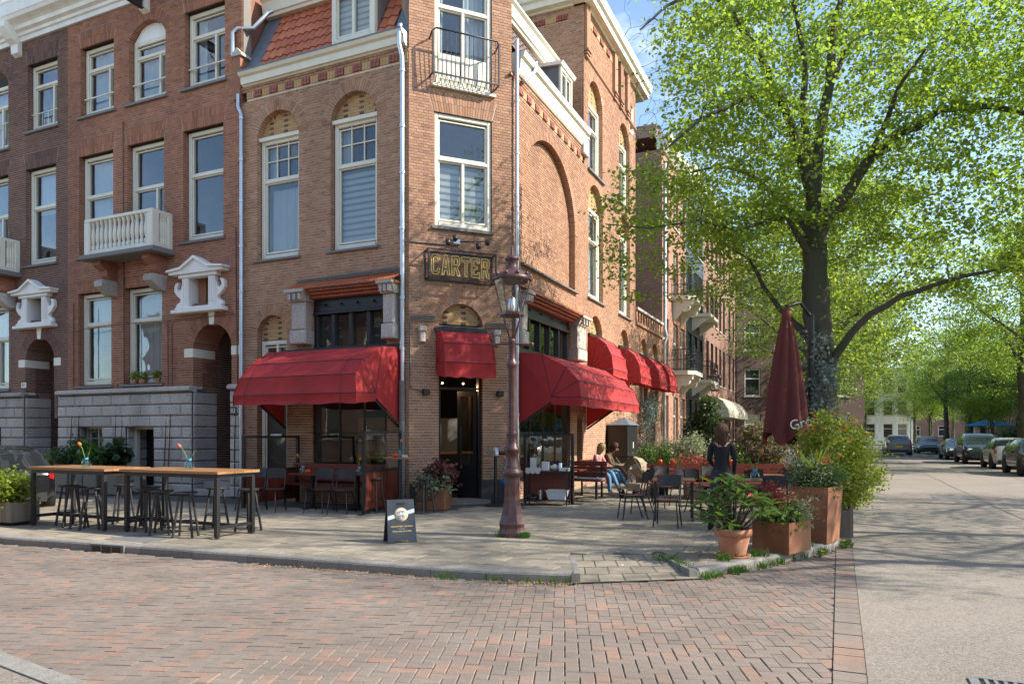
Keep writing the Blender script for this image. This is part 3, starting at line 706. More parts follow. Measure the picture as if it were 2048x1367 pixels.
# mansard roofs with separate pantiles
def tile_mesh(m):
    b = MB(); n = 6
    def pr(t): return .02*math.sin(t*2*math.pi*.95-.5)+.004
    top = []
    for v, lift in ((0,.028),(1,.0)):
        for i in range(n+1): top.append((i/n*.225-.1125, v*.36-.0, pr(i/n)+lift+.012))
    lip = [(p[0], 0, p[2]-.022) for p in top[:n+1]]
    b.add(top, [(i,i+1,n+2+i,n+1+i) for i in range(n)], 0, True); b.add(lip+top[:n+1], [(i,i+1,n+2+i,n+1+i) for i in range(n)])
    return b.mesh('roof_tile', m)
def mansard(parent, M, x0, x1, y0, z0, y1, z1, m, skip=lambda x, r: False, rows=6, w=.213):
    sl = math.hypot(y1-y0, z1-z0); ang = math.atan2(z1-z0, y1-y0)
    rf = MB().add([(x0,y0,z0-.02),(x1,y0,z0-.02),(x1,y1,z1-.02),(x0,y1,z1-.02)], [(0,1,2,3)]).build('roof', M_['darktile'], parent, M)
    me = tile_mesh(m); k = int((x1-x0)/w)
    for r in range(rows):
        for i in range(k):
            x = x0+(i+.5)*w
            if skip(x, r): continue
            new('roof_tile', me, rf, M @ T(x, y0+(y1-y0)*r/rows, z0+(z1-z0)*r/rows) @ RX(math.degrees(ang)) @ RZ(RN.uniform(-.5,.5)))
    return rf
ml = mansard(ch, FL, -4.3, -.35, .0, 10.27, .9, 12.06, M_['rooftile'], lambda x, r: -2.1 < x < -.93)
mr = mansard(ch, FR, .3, 5.0, .02, 10.42, .9, 12.0, M_['darktile'], lambda x, r: 3.3 < x < 4.2 and r < 4)
top_f = [(.9,12.04),(.72,12.04),(.7,12.1),(.66,12.12),(.62,12.36),(.55,12.42),(.55,12.48),(1.4,12.48)]
mould(ch, FL, -4.75, -.6, top_f, 'roof_fascia', M_['cream']); mould(ch, FR, .4, 5.12, [(y, z-.05) for y, z in top_f], 'roof_fascia', M_['cream'])
MB().add([(-4.76,-.02,10.26),(-4.28,-.0,10.26),(-4.28,.88,12.06),(-4.76,.86,12.06)], [(0,1,2,3)]).build('lead_flashing', M_['lead'], ch, FL)
MB().add([(-.4,.0,10.28),(.02,.0,10.28),(.1,.86,12.1),(-.4,.86,12.08)], [(0,1,2,3)]).build('lead_flashing', M_['lead'], ch, FL)
MB().box(-4.7,-.3,.95,5,10.3,12.3).build('attic_core', M_['dark'], ch, FL); MB().box(.3,5.1,.95,4.5,10.3,12.25).build('attic_core', M_['dark'], ch, FR)  # unseen dark solids behind the roof slopes, added to stop light
# dormer
dm = MB(); dm.add([(-2.08,.1,10.4),(-2.08,.95,12.1),(-2.08,.1,12.1)], [(0,1,2)]); dm.add([(-.93,.1,10.4),(-.93,.95,12.1),(-.93,.1,12.1)], [(0,1,2)])
dm = dm.build('dormer', M_['lead'], ch, FL)
window(ch, FL, -2.1, -.92, 10.4, 12.1, .1, tr=(.66,), mu=((.5,0,.66),), bars=(4,1,.68,.97), fw=.12, curtain=[('blindw',.08,.92,.02,.98)])
mould(ch, FL, -2.3, -.72, [(-.1,12.1),(1.3,12.1),(1.3,12.3),(-.2,12.3),(-.2,12.2)], 'dormer_roof', M_['cream'])
window(ch, FR, 3.3, 4.2, 10.45, 11.55, .1, mu=((.5,0,1),), fw=.08)
MB().add([(3.28,.1,10.45),(3.28,.75,11.6),(3.28,.1,11.6)], [(0,1,2)]).build('dormer_cheek', M_['lead'], ch, FR)
mould(ch, FR, 3.2, 4.3, [(0,11.55),(.9,11.6),(.9,11.7),(-.06,11.64)], 'dormer_roof', M_['white'])
# turret sides, and unseen dark solids added to keep light out
for xe, s in ((0,-1),(2.42,1)):
    MB().box(min(xe,xe-s*.02),max(xe,xe-s*.02),.3,2.6,9.9,13.5).build('turret_side', M_['brickC'], ch, FC)
MB().box(.1,2.32,1.4,2.6,9.9,13.5).build('turret_core', M_['dark'], ch, FC)
core = [W2(FL,-4.7,1.4), W2(FL,-.6,1.4), W2(FC,.6,1.5), W2(FC,1.8,1.5), W2(FR,.8,1.4), W2(FR,5.0,1.4), W2(FR,5.0,6), W2(FL,-4.7,6)]
MB().slab([(p.x,p.y) for p in (W2(FL,-4.7,1.4),W2(FL,-1.2,1.4),W2(FR,1.2,1.4),W2(FR,5.0,1.4),W2(FR,5,7),W2(FL,-4.7,7))], 4.9, 10.2).build('upper_core', M_['dark'], ch)
# shop fronts, black painted timber
def shopfront(M, x0, x1, n, zs, zt, pil):
    f = MB(); y = .12
    f.box(x0,x1,y-.07,y+.08,zt-.3,zt); f.box(x0,x1,y-.1,y+.08,zs-.06,zs+.05); f.bbox(x0,x1,y-.12,y-.07,zt-.36,zt-.3,.01)
    for i in range(n+1):
        x = x0+.045+(x1-x0-.09)*i/n; f.bbox(x-.05,x+.05,y-.06,y+.07,zs+.05,zt-.3,.012)
    for i in range(4): x = x0+(x1-x0)*(i+.8)/4.6; f.bar((x,y-.06,zt-.12),(x,y-.14,zt-.18),.025)
    sf = f.build('shop_front', M_['black'], ch, M)
    MB().box(x0+.04,x1-.04,y+.02,y+.028,zs,zt-.3).build('pane', M_['glass'], sf, M)
    g = MB(); zb = .5
    for i in (0, 1): xx = (x0, x1)[i]; g.box(min(xx,xx+(.1,-.1)[i]),max(xx,xx+(.1,-.1)[i]),y-.06,y+.08,zb,zs-.06)
    g.box(x0,x1,y-.08,y+.08,zb-.05,zb+.07)
    k = 3 if n < 5 else 4
    for i in range(1,k): x = x0+(x1-x0)*i/k; g.box(x-.014,x+.014,y-.02,y+.03,zb,zs-.06)
    for q in (.36,.62,.84): z = zb+(zs-zb)*q; g.box(x0+.1,x1-.1,y-.019,y+.029,z-.012,z+.012)
    sg = g.build('shop_window', M_['black'], ch, M)
    MB().box(x0+.08,x1-.08,y+.01,y+.017,zb,zs-.06).build('pane', M_['glass'], sg, M)
    # tiled lean-to moulding above, brick dentils below
    ta, tb = pil[0]-.06, pil[3]+.06
    td = MB(); kk = int((tb-ta)/.075)
    for i in range(kk):
        a = ta+(tb-ta)*i/kk; b = ta+(tb-ta)*(i+1)/kk
        td.add([(a+.004,-.36,4.87),(b-.004,-.36,4.87),(b-.004,.0,5.07),(a+.004,.0,5.07),(a+.004,-.36,4.845),(b-.004,-.36,4.845),((a+b)/2,-.36,4.885),((a+b)/2,0,5.085)], [(0,6,7,3),(6,1,2,7),(4,5,1,6,0)])
        if pil[1] < a < pil[2]:
            for r in range(3): td.box(a+.005,b-.005,-.3+.09*r,.05,4.79-r*.06,4.84-r*.06)
    td.box(ta,tb,-.3,.0,4.8,4.845); td.box(pil[1],pil[2],-.1,.05,4.66,4.79)
    td.build('tile_cornice', M_['eavetile'], ch, M)
    for a, b in ((pil[0],pil[1]),(pil[2],pil[3])):
        p = MB(); p.bbox(a+.03,b-.03,-.22,.06,3.95,4.6,.03); p.bbox(a,b,-.25,.06,3.62,3.94,.03)
        p.add([(a-.01,-.24,4.6),(b+.01,-.24,4.6),(b+.01,.05,4.6),(a-.01,.05,4.6),(a-.01,-.36,4.84),(b+.01,-.36,4.84),(b+.01,.05,4.84),(a-.01,.05,4.84)], [(0,1,5,4),(1,2,6,5),(3,0,4,7),(4,5,6,7),(3,2,1,0)])
        for q in (.2,.5,.8): x = a+(b-a)*q; p.box(x-.035,x+.035,-.36,-.22,4.62,4.76)
        p.box(a-.03,b+.03,-.39,.05,4.79,4.86); p.build('stone_bracket', M_['granite'], ch, M)
M_['eavetile'] = mat('red_eave_tile', (.36,.1,.04), .5, isl=.2, var=.12, vs=12)
shopfront(FL, -2.62, -.57, 4, 3.5, 4.66, (-3.1,-2.62,-.57,-.22))
shopfront(FR, .45, 3.95, 5, 3.55, 4.72, (.12,.45,3.95,4.72))
# cafe interior: floor, back walls, bar, lamps
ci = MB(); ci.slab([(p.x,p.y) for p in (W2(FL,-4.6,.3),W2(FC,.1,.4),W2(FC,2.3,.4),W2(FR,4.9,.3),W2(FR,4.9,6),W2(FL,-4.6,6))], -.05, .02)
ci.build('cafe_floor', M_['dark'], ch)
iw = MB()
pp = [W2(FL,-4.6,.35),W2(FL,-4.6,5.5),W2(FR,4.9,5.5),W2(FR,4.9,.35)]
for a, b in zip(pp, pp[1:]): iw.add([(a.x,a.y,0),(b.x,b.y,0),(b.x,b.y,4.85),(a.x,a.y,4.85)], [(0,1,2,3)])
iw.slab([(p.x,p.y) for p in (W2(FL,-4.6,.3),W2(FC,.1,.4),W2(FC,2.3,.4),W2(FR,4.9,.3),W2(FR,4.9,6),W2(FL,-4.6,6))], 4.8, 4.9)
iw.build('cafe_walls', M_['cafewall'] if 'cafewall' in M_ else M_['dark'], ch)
# entrance: black double door, right leaf ajar
dr = MB(); dr.box(.67,.74,.1,.24,0,3.0); dr.box(1.64,1.71,.1,.24,0,3.0); dr.box(.74,1.64,.1,.24,2.86,3.0); dr.box(.67,1.71,.1,.2,3.8,3.93); dr.box(.74,1.64,.12,.2,2.55,2.6)
dr = dr.build('door_frame', M_['black'], ch, FC)
dw = MB(); MD = FC @ T(1.64,.2,0) @ RZ(128)
dw.box(0,.52,-.025,.025,.05,.85); dw.box(0,.09,-.024,.024,.85,2.5); dw.box(.43,.52,-.024,.024,.85,2.5); dw.box(0,.52,-.0245,.0245,2.42,2.54)
dl = dw.build('door_leaf', M_['black'], ch, MD); MB().box(.08,.44,-.004,.004,.85,2.43).build('pane', M_['glass'], dl, MD)
MB().box(.15,.37,-.04,-.024,.62,.74).build('letter_plate', M_['brass'] if 'brass' in M_ else M_['sill'], dl, MD)
MB().box(1.66,2.3,-.05,.2,0,.52).build('plinth_block', M_['plinth'] if 'plinth' in M_ else M_['sill'], ch, FC); MB().box(.02,.66,-.05,.2,0,.52).build('plinth_block', M_['plinth'] if 'plinth' in M_ else M_['sill'], ch, FC)
MB().slab([(.6,-.25),(1.8,-.25),(1.75,.4),(.65,.4)], 0, .1).build('doorstep', M_['sill'], ch, FC)
tympanum(ch, FC, oCd, .14, zb=4.0)
# white framed side door on the left front
tympanum(ch, FL, oDr, .16, zb=3.82)
window(ch, FL, -4.28, -3.4, .1, 3.8, .2, tr=(.72,), mu=((.55,.72,1),), fw=.1, name='side_door', inner=M_['dark'], curtain=[('yel',.1,.5,.74,.98)] if False else None)
MB().bbox(-4.17,-3.5,.17,.215,.15,2.7,.01).build('door_leaf', M_['black'], ch, FL); MB().box(-4.0,-3.66,.13,.17,1.5,1.56).build('door_handle', M_['zinc'], ch, FL)
# pipes, cables, small boxes
downpipe(ch, FL, [(-.12,-.16,10.35),(-.12,-.2,10.15),(-.16,-.14,9.95),(-.12,-.09,9.7),(-.12,-.08,9.5),(-.12,-.08,2.6)], .05, [(-.12,-.08,z) for z in (9.4,8.2,7.2,6.0,4.5,3.4)])
MB().tube([(-.12,-.09,2.7),(-.12,-.09,.0)], .065, 12).build('downpipe', M_['sill'], ch, FL)
downpipe(ch, FR, [(.06,-.1,10.6),(.06,-.1,9.6),(.06,-.1,.3)], .045, [(.06,-.1,z) for z in (9.2,8,6.8,5.6,4.4,3.2,2.0)])
downpipe(ch, FR, [(.9,-.22,10.45),(.85,-.2,10.2),(.4,-.12,9.8)], .05)
cbl = [[(.02,-.02,4.0),(.02,-.02,2.55),(.3,-.02,2.5)], [(.02,-.02,5.72),(1.0,-.02,5.74)]]
for k in range(3):
    z = 4.02+.045*k; cbl += [[(.02,-.03,z),(.6,-.03,z+.02)], [(1.78,-.03,z-.06),(2.4,-.03,z-.04)], [(.64,-.03,3.86+.035*k),(1.74,-.03,3.86+.035*k)]]
for c_ in cbl: MB().tube(c_, .014, 6).build('cable', M_['sill'], ch, FC)
for x in (.28,2.02):
    b = MB(); b.bbox(x-.08,x+.08,-.14,.02,3.78,3.9,.02); b.bbox(x-.06,x+.06,-.11,.02,3.55,3.78,.02); b.build('stone_corbel', M_['granite'], ch, FC)
for x, lb in ((.36,'small black cube wall lamp left of the cafe entrance'),(2.1,'small black cube wall lamp right of the cafe entrance')):
    o = thing('wall_lamp', lb, 'lamp', FC @ T(x,0,2.47), 'black wall lamps beside the entrance'); MB().bbox(-.07,.07,-.13,-.01,-.06,.06,.008).build('body', M_['blackmetal'], o, FC @ T(x,0,2.47)); MB().box(-.04,.04,-.02,0,-.04,.04).build('bracket', M_['blackmetal'], o, FC @ T(x,0,2.47))
for k in range(3): o_ = .03*k; MB().tube([(-3.05-.0,-.03-o_*.3,5.06+o_),(-.25,-.03-o_*.3,5.12+o_),(-.2+o_*.5,-.03,4.9),(-.2+o_*.5,-.03,3.6)], .013, 6).build('cable', M_['sill'], ch, FL)
# ---------------------------------------------------------------- CARTER sign
M_['gold'] = mat('gold_letter', (.72,.54,.2), .4, var=.08)
SM = FC @ T(.36,-.26,4.93); sg = thing('shop_sign', 'open black frame sign with gold outlined capital letters above the entrance', 'sign', SM)
W_, H_, D_ = 1.56, .62, .25; fr = MB()
cs = [(x,y,z) for x in (0,W_) for y in (0,D_) for z in (0,H_)]
for i, a in enumerate(cs):
    for b in cs[i+1:]:
        if sum(abs(p-q) > 1e-6 for p, q in zip(a, b)) == 1: fr.bar(a, b, .028)
fr.build('frame', M_['blackmetal'], sg, SM)
LT = {'C':[[(.6,.72),(.6,.85),(.45,1),(.15,1),(0,.85),(0,.15),(.15,0),(.45,0),(.6,.15),(.6,.3),(.45,.3),(.45,.2),(.39,.14),(.21,.14),(.15,.2),(.15,.8),(.21,.86),(.39,.86),(.45,.8),(.45,.72)]],
 'A':[[(0,0),(.16,0),(.2,.22),(.42,.22),(.46,0),(.62,0),(.42,1),(.2,1)],[(.23,.36),(.39,.36),(.31,.78)]],
 'R':[[(0,0),(.16,0),(.16,.4),(.26,.4),(.44,0),(.62,0),(.42,.44),(.56,.56),(.6,.65),(.6,.85),(.46,1),(0,1)],[(.16,.55),(.38,.55),(.44,.62),(.44,.8),(.38,.86),(.16,.86)]],
 'T':[[(.23,0),(.39,0),(.39,.84),(.5,.84),(.5,.74),(.64,.74),(.64,1),(-.02,1),(-.02,.74),(.12,.74),(.12,.84),(.23,.84)]],
 'E':[[(0,0),(.6,0),(.6,.26),(.46,.26),(.46,.14),(.16,.14),(.16,.44),(.42,.44),(.42,.58),(.16,.58),(.16,.86),(.44,.86),(.44,.74),(.58,.74),(.58,1),(0,1)]]}
for i, c in enumerate('CARTER'):
    b = MB(); x = .1+i*.232
    for lp in LT[c]:
        P = [(x+px*.3, .12, .1+pz*.43) for px, pz in lp]
        for a, q in zip(P, P[1:]+P[:1]): b.bar(a, q, .017, .05, up=(0,1,0))
    b.build('letter', M_['gold'], sg, SM)
MB().bar((.0,.12,.07),(W_,.12,.07),.012).bar((0,.12,.56),(W_,.12,.56),.012).build('letter_rail', M_['blackmetal'], sg, SM)
spM = FC @ T(1.05,0,5.8)
sp = thing('spotlight_bar', 'black spotlights on thin arms above the sign frame', 'lamp', spM)
MB().bbox(-.06,.1,-.08,0,-.05,.07,.01).build('junction_box', M_['zinc'], sp, spM)
for (x, y, z) in ((-.28,-.35,-.1),(-.1,-.3,.02),(.42,-.35,-.12),(.66,-.28,.0)):
    a = MB().tube([(0.02,-.05,0),(x*.6,-.15,.02),(x,y,z+.03)], .009, 6).build('arm', M_['blackmetal'], sp, spM); MB().lathe([(.03,-.06),(.055,-.04),(.055,.05),(.03,.07)], 10).build('spot_head', M_['blackmetal'], sp, spM @ T(x,y,z) @ RX(-25))
# ---------------------------------------------------------------- awnings
def awning(label, M, x0, x1, top, prof, hinge, low, inset, group='red basket awnings of the cafe', brackets=True):
    """prof: (out, z) of the hoop bars after the wall bar; the last one is the valance edge; hinge (out, z)"""
    o = thing('awning', label, 'awning', M @ T((x0+x1)/2,0,low), group)
    P = [(0,top)]+list(prof); n = len(P)
    def bar(k, s): return ((x0 if s < 0 else x1)-s*inset[k], -P[k][0], P[k][1])
    c = MB(); nu = 24
    for k in range(n-1):
        a0, a1, b0, b1 = [Vector(q) for q in (bar(k,-1), bar(k,1), bar(k+1,-1), bar(k+1,1))]
        c.grid(lambda u, v: tuple((a0.lerp(a1,u)).lerp(b0.lerp(b1,u), v)+Vector((0,(.026+.012*math.sin(u*17+k*2)+.009*math.sin(u*41+v*5+k))*math.sin(v*math.pi),-.018*math.sin(v*math.pi)-(.012*math.sin(u*23+k) if k == n-2 else 0)*v))), nu*2, 4)
    for s in (-1, 1):
        h = ((x0 if s < 0 else x1), -hinge[0], hinge[1])
        for k in range(n-2): c.add([bar(k,s), bar(k+1,s), h], [(0,1,2)])
        va = bar(n-2,s); vb = bar(n-1,s); xe = h[0]
        c.add([va, vb, (xe,-hinge[0],hinge[1]-(P[n-2][1]-P[n-1][1])*.8), h], [(0,1,2,3)])
        c.add([(xe,0,top), h, (xe,-hinge[0],hinge[1]-.1), (xe,0,low)], [(0,1,2,3)])
    c.build('canopy', M_['awning'], o, M)
    r = MB()
    for k in range(1, n-1):
        h0 = (x0,-hinge[0],hinge[1]); h1 = (x1,-hinge[0],hinge[1])
        r.tube([h0, bar(k,-1), bar(k,1), h1], .009, 6)
    if x1-x0 > 2:
        for t in (.1,.88): r.tube([tuple(Vector(bar(k,-1)).lerp(Vector(bar(k,1)),t)+Vector((0,-.004,.004))) for k in range(1,n)], .005, 5)
    r.build('rib', M_['rib'], o, M)
    MB().box(x0-.03,x1+.03,-.07,.0,top-.0,top+.08).build('wall_rail', M_['blackmetal'], o, M)
    if brackets:
        for x in (x0+.04, x1-.04):
            MB().bar((x,-.02,low-.05),(x,-hinge[0],hinge[1]-.12),.03,.05).build('bracket', M_['blackmetal'], o, M)
    return o
pB = [(.62,3.4),(1.2,3.08),(1.5,2.76),(1.6,2.38),(1.6,2.17)]
awning('wide red awning left of the entrance, over the wooden bench', FL, -3.45, -.2, 3.44, pB, (.95,2.4), 1.75, (0,.06,.12,.1,0,0))
awning('wide red awning right of the entrance, dappled with leaf shade', FR, .22, 5.35, 3.46, pB, (.88,2.4), 1.75, (0,.06,.12,.1,0,0))
awning('narrow red awning above the cafe door', FC, .6, 1.76, 3.82, [(.3,3.78),(.56,3.5),(.66,3.08),(.66,2.76)], (.1,3.1), 2.85, (0,.02,.02,0,0), brackets=False)

# ---------------------------------------------------------------- inside the entrance
M_['bulb'] = mat('warm_bulb', (1,.55,.2), .5, emit=5); M_['redseat'] = mat('red_seat', (.5,.02,.025), .45)
BC = FC @ T(1.0,2.5,0); bc = thing('bar_counter', 'dark bar counter with an oak top seen through the open door', 'counter', BC); MB().box(-1.2,1.4,0,.6,.02,1.05).build('front', M_['black'], bc, BC); MB().box(-1.25,1.45,-.08,.65,1.05,1.1).build('counter_top', M_['wood'], bc, BC); MB().box(-1.3,1.5,1.6,1.65,.9,2.0).build('back_panel', M_['room'], bc, BC)
for i, x in enumerate((-.35,.1,.5)):
    M = FC @ T(1.05+x,2.05,0); o = thing('red_bar_stool', ['red seated bar stool inside the door, left one','red seated bar stool inside the door, middle one','red seated bar stool inside the door, right one'][i], 'stool', M, 'red bar stools inside'); MB().lathe([(0,.72),(.16,.72),(.17,.76),(.15,.8),(0,.8)],16).build('seat', M_['redseat'], o, M); MB().tube([(0,0,.02),(0,0,.72)],.025,8).build('column', M_['blackmetal'], o, M); MB().lathe([(0,0),(.18,0),(.18,.02),(0,.02)],16).build('foot', M_['blackmetal'], o, M)
for i, x in enumerate((.93,1.43)):
    M = FC @ T(x,.55,2.72); o = thing('pendant_lamp', ['small warm bulb glowing at the top left of the door opening','small warm bulb glowing at the top right of the door opening'][i], 'lamp', M, 'warm bulbs in the doorway'); MB().ball((0,0,0),.022,8).build('bulb', M_['bulb'], o, M); MB().tube([(0,0,.03),(0,0,.6)],.006,5).build('cord', M_['black'], o, M)
    ld = bpy.data.lights.new('bulb_light','POINT'); ld.energy = 9; ld.color = (1,.62,.3); ld.shadow_soft_size = .05; lo = bpy.data.objects.new('bulb_light', ld); put(lo, o, FC @ T(x,.7,2.6))
# ---------------------------------------------------------------- row houses on the left
def rusticated(parent, M, x0, x1, rows, h, ops, seed, front=-.07):
    """granite plinth: every block its own stone"""
    rn = random.Random(seed)
    for r in range(rows):
        za = r*h+.008; zb = (r+1)*h-.008
        for p, q in runs(x0, x1, [(o[0],o[1]) for o in ops if o[2] < (za+zb)/2 < o[3]]):
            k = max(1, round((q-p)/.72)); off = (.5 if r % 2 else 0)
            cuts = [p]+[p+(q-p)*(i+off)/k for i in range(0 if off else 1, k)]+[q]
            cuts = [c for i, c in enumerate(cuts) if i == 0 or c-cuts[i-1] > .05]
            for a, b in zip(cuts, cuts[1:]):
                if b-a > .04: MB().bbox(a+.006,b-.006,front-rn.uniform(0,.012),.1,za,zb,.03).build('plinth_stone', M_['granite'], parent, M)
            # stones returning into the opening
            for o in ops:
                if o[2] < (za+zb)/2 < o[3]:
                    for e, s in ((o[0],-1),(o[1],1)):
                        if abs(e-p) < .01 or abs(e-q) < .01:
                            Mj = M @ T(e,0,0) @ RZ(90 if s < 0 else -90)
                            if s < 0: MB().bbox(.0,.75,-.035,.02,za,zb,.022).build('plinth_stone', M_['granite'], parent, Mj)
def pediment(parent, M, xc, z0, s=1.0):
    """white aedicule with scrolls and a broken little gable around an opening in the brickwork"""
    b = MB(); X = lambda v: xc+v*s; Z = lambda v: z0+v*s
    b.bbox(X(-.95),X(.95),-.2,.05,Z(0),Z(.1),.02); b.bbox(X(-.85),X(.85),-.15,.05,Z(.1),Z(.17),.015)
    for sg in (-1,1):
        a, c = sorted((X(sg*.36), X(sg*.6))); b.bbox(a,c,-.12,.3,Z(.17),Z(.95),.015)
        for k in range(3): q = a+(c-a)*(k+1)/4; b.box(q-.018,q+.018,-.135,-.12,Z(.25),Z(.9))
        pts = [(.6,.17),(.88,.17),(.82,.27),(.7,.33),(.68,.4),(.82,.5),(.92,.62),(.92,.76),(.86,.85),(.76,.86),(.8,.78),(.82,.7),(.76,.62),(.68,.66),(.64,.76),(.6,.8)]
        pl = [(X(sg*px), Z(pz)) for px, pz in pts]; pl = pl if sg > 0 else pl[::-1]
        b.prism(pl, -.09, .03)
    b.bbox(X(-.7),X(.7),-.16,.05,Z(.95),Z(1.05),.015)
    b.prism([(X(-.98),Z(1.05)),(X(.98),Z(1.05)),(X(.98),Z(1.12)),(X(.5),Z(1.16)),(X(0),Z(1.42)),(X(-.5),Z(1.16)),(X(-.98),Z(1.12))], -.22, .05)
    b.prism([(X(-1.02),Z(1.121)),(X(-.5),Z(1.161)),(X(0),Z(1.421)),(X(.5),Z(1.161)),(X(1.02),Z(1.121)),(X(1.02),Z(1.17)),(X(.52),Z(1.22)),(X(0),Z(1.5)),(X(-.52),Z(1.22)),(X(-1.02),Z(1.17))], -.28, .05)
    return b.build('door_pediment', M_['white'], parent, M)
def balcony(parent, M, x0, x1, zf, h, dp):
    fl = MB(); fl.bbox(x0-.1,x1+.1,-dp-.1,.05,zf-.12,zf,.02)
    bo = fl.build('balcony', M_['sill'], parent, M); r = MB()
    r.bbox(x0,x1,-dp-.03,-dp+.13,zf+h-.09,zf+h,.015); r.bbox(x0,x1,-dp,-dp+.1,zf+.02,zf+.12,.01)
    for x in (x0,x1-.12): r.box(x,x+.12,-dp+.13,.02,zf+h-.089,zf+h-.001); r.box(x+.01,x+.11,-dp+.1,.02,zf+.02,zf+.12)
    r.build('balustrade_rail', M_['cream'], bo, M)
    for x in (x0,x1-.2): MB().bbox(x-.004,x+.204,-dp-.035,-dp+.17,zf,zf+h-.09,.02).build('pedestal', M_['cream'], bo, M)
    MB().bbox(x1-.14,x1+.004,-.14,.02,zf,zf+h-.09,.02).build('pedestal', M_['cream'], bo, M)
    pr = [(.055,0),(.055,.1),(.03,.12),(.045,.15),(.058,.24),(.06,.34),(.045,.46),(.028,.54),(.045,.56),(.03,.58),(.055,.6),(.055,.66)]
    me = MB().lathe([(a,b*(h-.21)/.66) for a, b in pr], 12).mesh('baluster', M_['cream'])
    n = int((x1-x0-.4)/.165)
    for i in range(n): new('baluster', me, bo, M @ T(x0+.2+(x1-x0-.4)*(i+.5)/n, -dp+.05, zf+.12))
    for i in range(3): new('baluster', me, bo, M @ T(x1-.06, -dp+.24+(dp-.38)*(i+.5)/3, zf+.12))
    for x in (x0+.35,x1-.35):
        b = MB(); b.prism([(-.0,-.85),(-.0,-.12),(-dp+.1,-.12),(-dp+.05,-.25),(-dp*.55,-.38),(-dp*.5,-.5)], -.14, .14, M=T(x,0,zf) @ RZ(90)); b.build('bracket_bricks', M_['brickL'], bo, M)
        c = MB(); pts = [(.02,-1.02),(.02,-.62),(-.7*dp,-.62),(-.82*dp,-.68),(-.8*dp,-.8),(-.55*dp,-.9),(-.3*dp,-1.0)]
        c.prism(pts, -.15, .15, M=T(x,0,zf) @ RZ(90)); c.build('stone_console', M_['granite'], bo, M)
def rowhouse(name, label, M, x0, x1, bm, mm, ops, seed, ztop, nobj=300, hide=()):
    o = thing(name, label, 'building', M @ T(x0,0,0))
    brickwall(o, M, x0, x1, 2.78, ztop, ops, bm, mm, nobj, seed, hide=hide)
    return o
cornice83 = [(.3,12.98),(-.06,12.98),(-.07,13.1),(-.12,13.12),(-.13,13.2),(-.22,13.24),(-.24,13.34),(-.3,13.38),(-.42,13.44),(-.46,13.52),(-.48,13.54),(-.48,13.86),(-.5,13.9),(.3,13.9)]
def winset(o, M, ops, cfg):
    for op, (tr, mu, cu) in zip(ops, cfg):
        window(o, M, op.x0+.02, op.x1-.02, op.z0+.05, op.top-.01 if not op.arch else op.z1, .22, tr=tr, mu=mu, curtain=cu, fw=.1)
        sill(o, M, op.x0-.1, op.x1+.08, op.z0+.03, .2, .07, .07)
top = [Op(-10.72,-9.36,10.3,12.25,ring=.44), Op(-8.78,-7.4,10.3,12.0,True,.3,.25,rise=.42), Op(-6.72,-5.34,10.3,12.28,ring=.44)]
mid = [Op(-10.78,-9.39,6.42,9.25,ring=.44), Op(-8.85,-7.46,6.3,9.25,ring=.44), Op(-6.77,-5.39,6.42,9.27,ring=.44)]
gnd = [Op(-10.82,-9.46,2.86,5.45,ring=.3), Op(-8.95,-7.53,2.86,5.45,ring=.3)]
door = Op(-6.42,-5.12,2.0,3.66,True,.3,.75); ped = Op(-6.5,-5.75,4.86,5.55,lintel=False,d=.4)
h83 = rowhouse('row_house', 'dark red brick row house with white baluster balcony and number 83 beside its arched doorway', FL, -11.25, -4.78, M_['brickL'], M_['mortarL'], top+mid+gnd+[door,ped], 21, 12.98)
N_ = [('net',.06,.94,.03,.97)]
winset(h83, FL, top, [((.68,),((.72,0,.68),),N_), ((.74,),((.72,0,.74),),N_), ((.68,),((.66,0,.68),),[('net',.08,.3,.03,.97)])])
winset(h83, FL, mid, [((.6,),(),N_), ((.6,),((.68,0,.6),),[('net',.8,.95,.03,.9)]), ((.6,),(),None)])
winset(h83, FL, gnd, [((.66,),(),[('blue',.1,.4,.03,.62),('net',.1,.9,.7,.97)]), ((.66,),(),[('net',.06,.94,.03,.97)])])
tp = top[1]; MB().prism([(tp.xc+s*.68,12.0) for s in (-1,1)]+[(tp.xc+tp.r*math.sin(t), tp.zc+tp.r*math.cos(t)) for t in (.5,.25,0,-.25,-.5)], .16, .24).build('window_head', M_['white'], h83, FL)
for op in top: MB().tube([(op.x0+.05,.1,10.85),(op.x1-.05,.1,10.85)], .022, 8).build('guard_rail', M_['cream'], h83, FL)
mould(h83, FL, -14.3, -4.9, cornice83, 'cornice', M_['white'])
for xx in (-8.1,):
    c = MB(); c.prism([(.0,12.6),(.0,13.4),(-.5,13.4),(-.5,13.25),(-.3,13.0),(-.14,12.9),(-.12,12.66)], -.13, .13, M=T(xx,0,0) @ RZ(90)); c.build('cornice_console', M_['white'], h83, FL)
hb_ = thing('hoist_beam', 'black iron hoisting beam jutting out under the white cornice', 'hoist beam', FL @ T(-8.1,0,12.75))
MB().box(-.06,.06,-1.9,.1,12.86,12.88).box(-.06,.06,-1.9,.1,12.66,12.68).box(-.012,.012,-1.9,.1,12.68,12.86).build('beam', M_['blackmetal'], hb_, FL @ T(-8.1,0,0)); MB().tube([(-8.1,-1.75+.09*math.sin(t/8*6.28),12.55+.1*math.cos(t/8*6.28)) for t in range(9)], .016, 6).build('hook_ring', M_['blackmetal'], hb_, FL)
rusticated(h83, FL, -11.6, -4.8, 9, .29, [(-10.75,-9.75,.2,1.78),(-8.85,-7.77,0,1.78),(-6.42,-5.12,0,2.7)], 5)
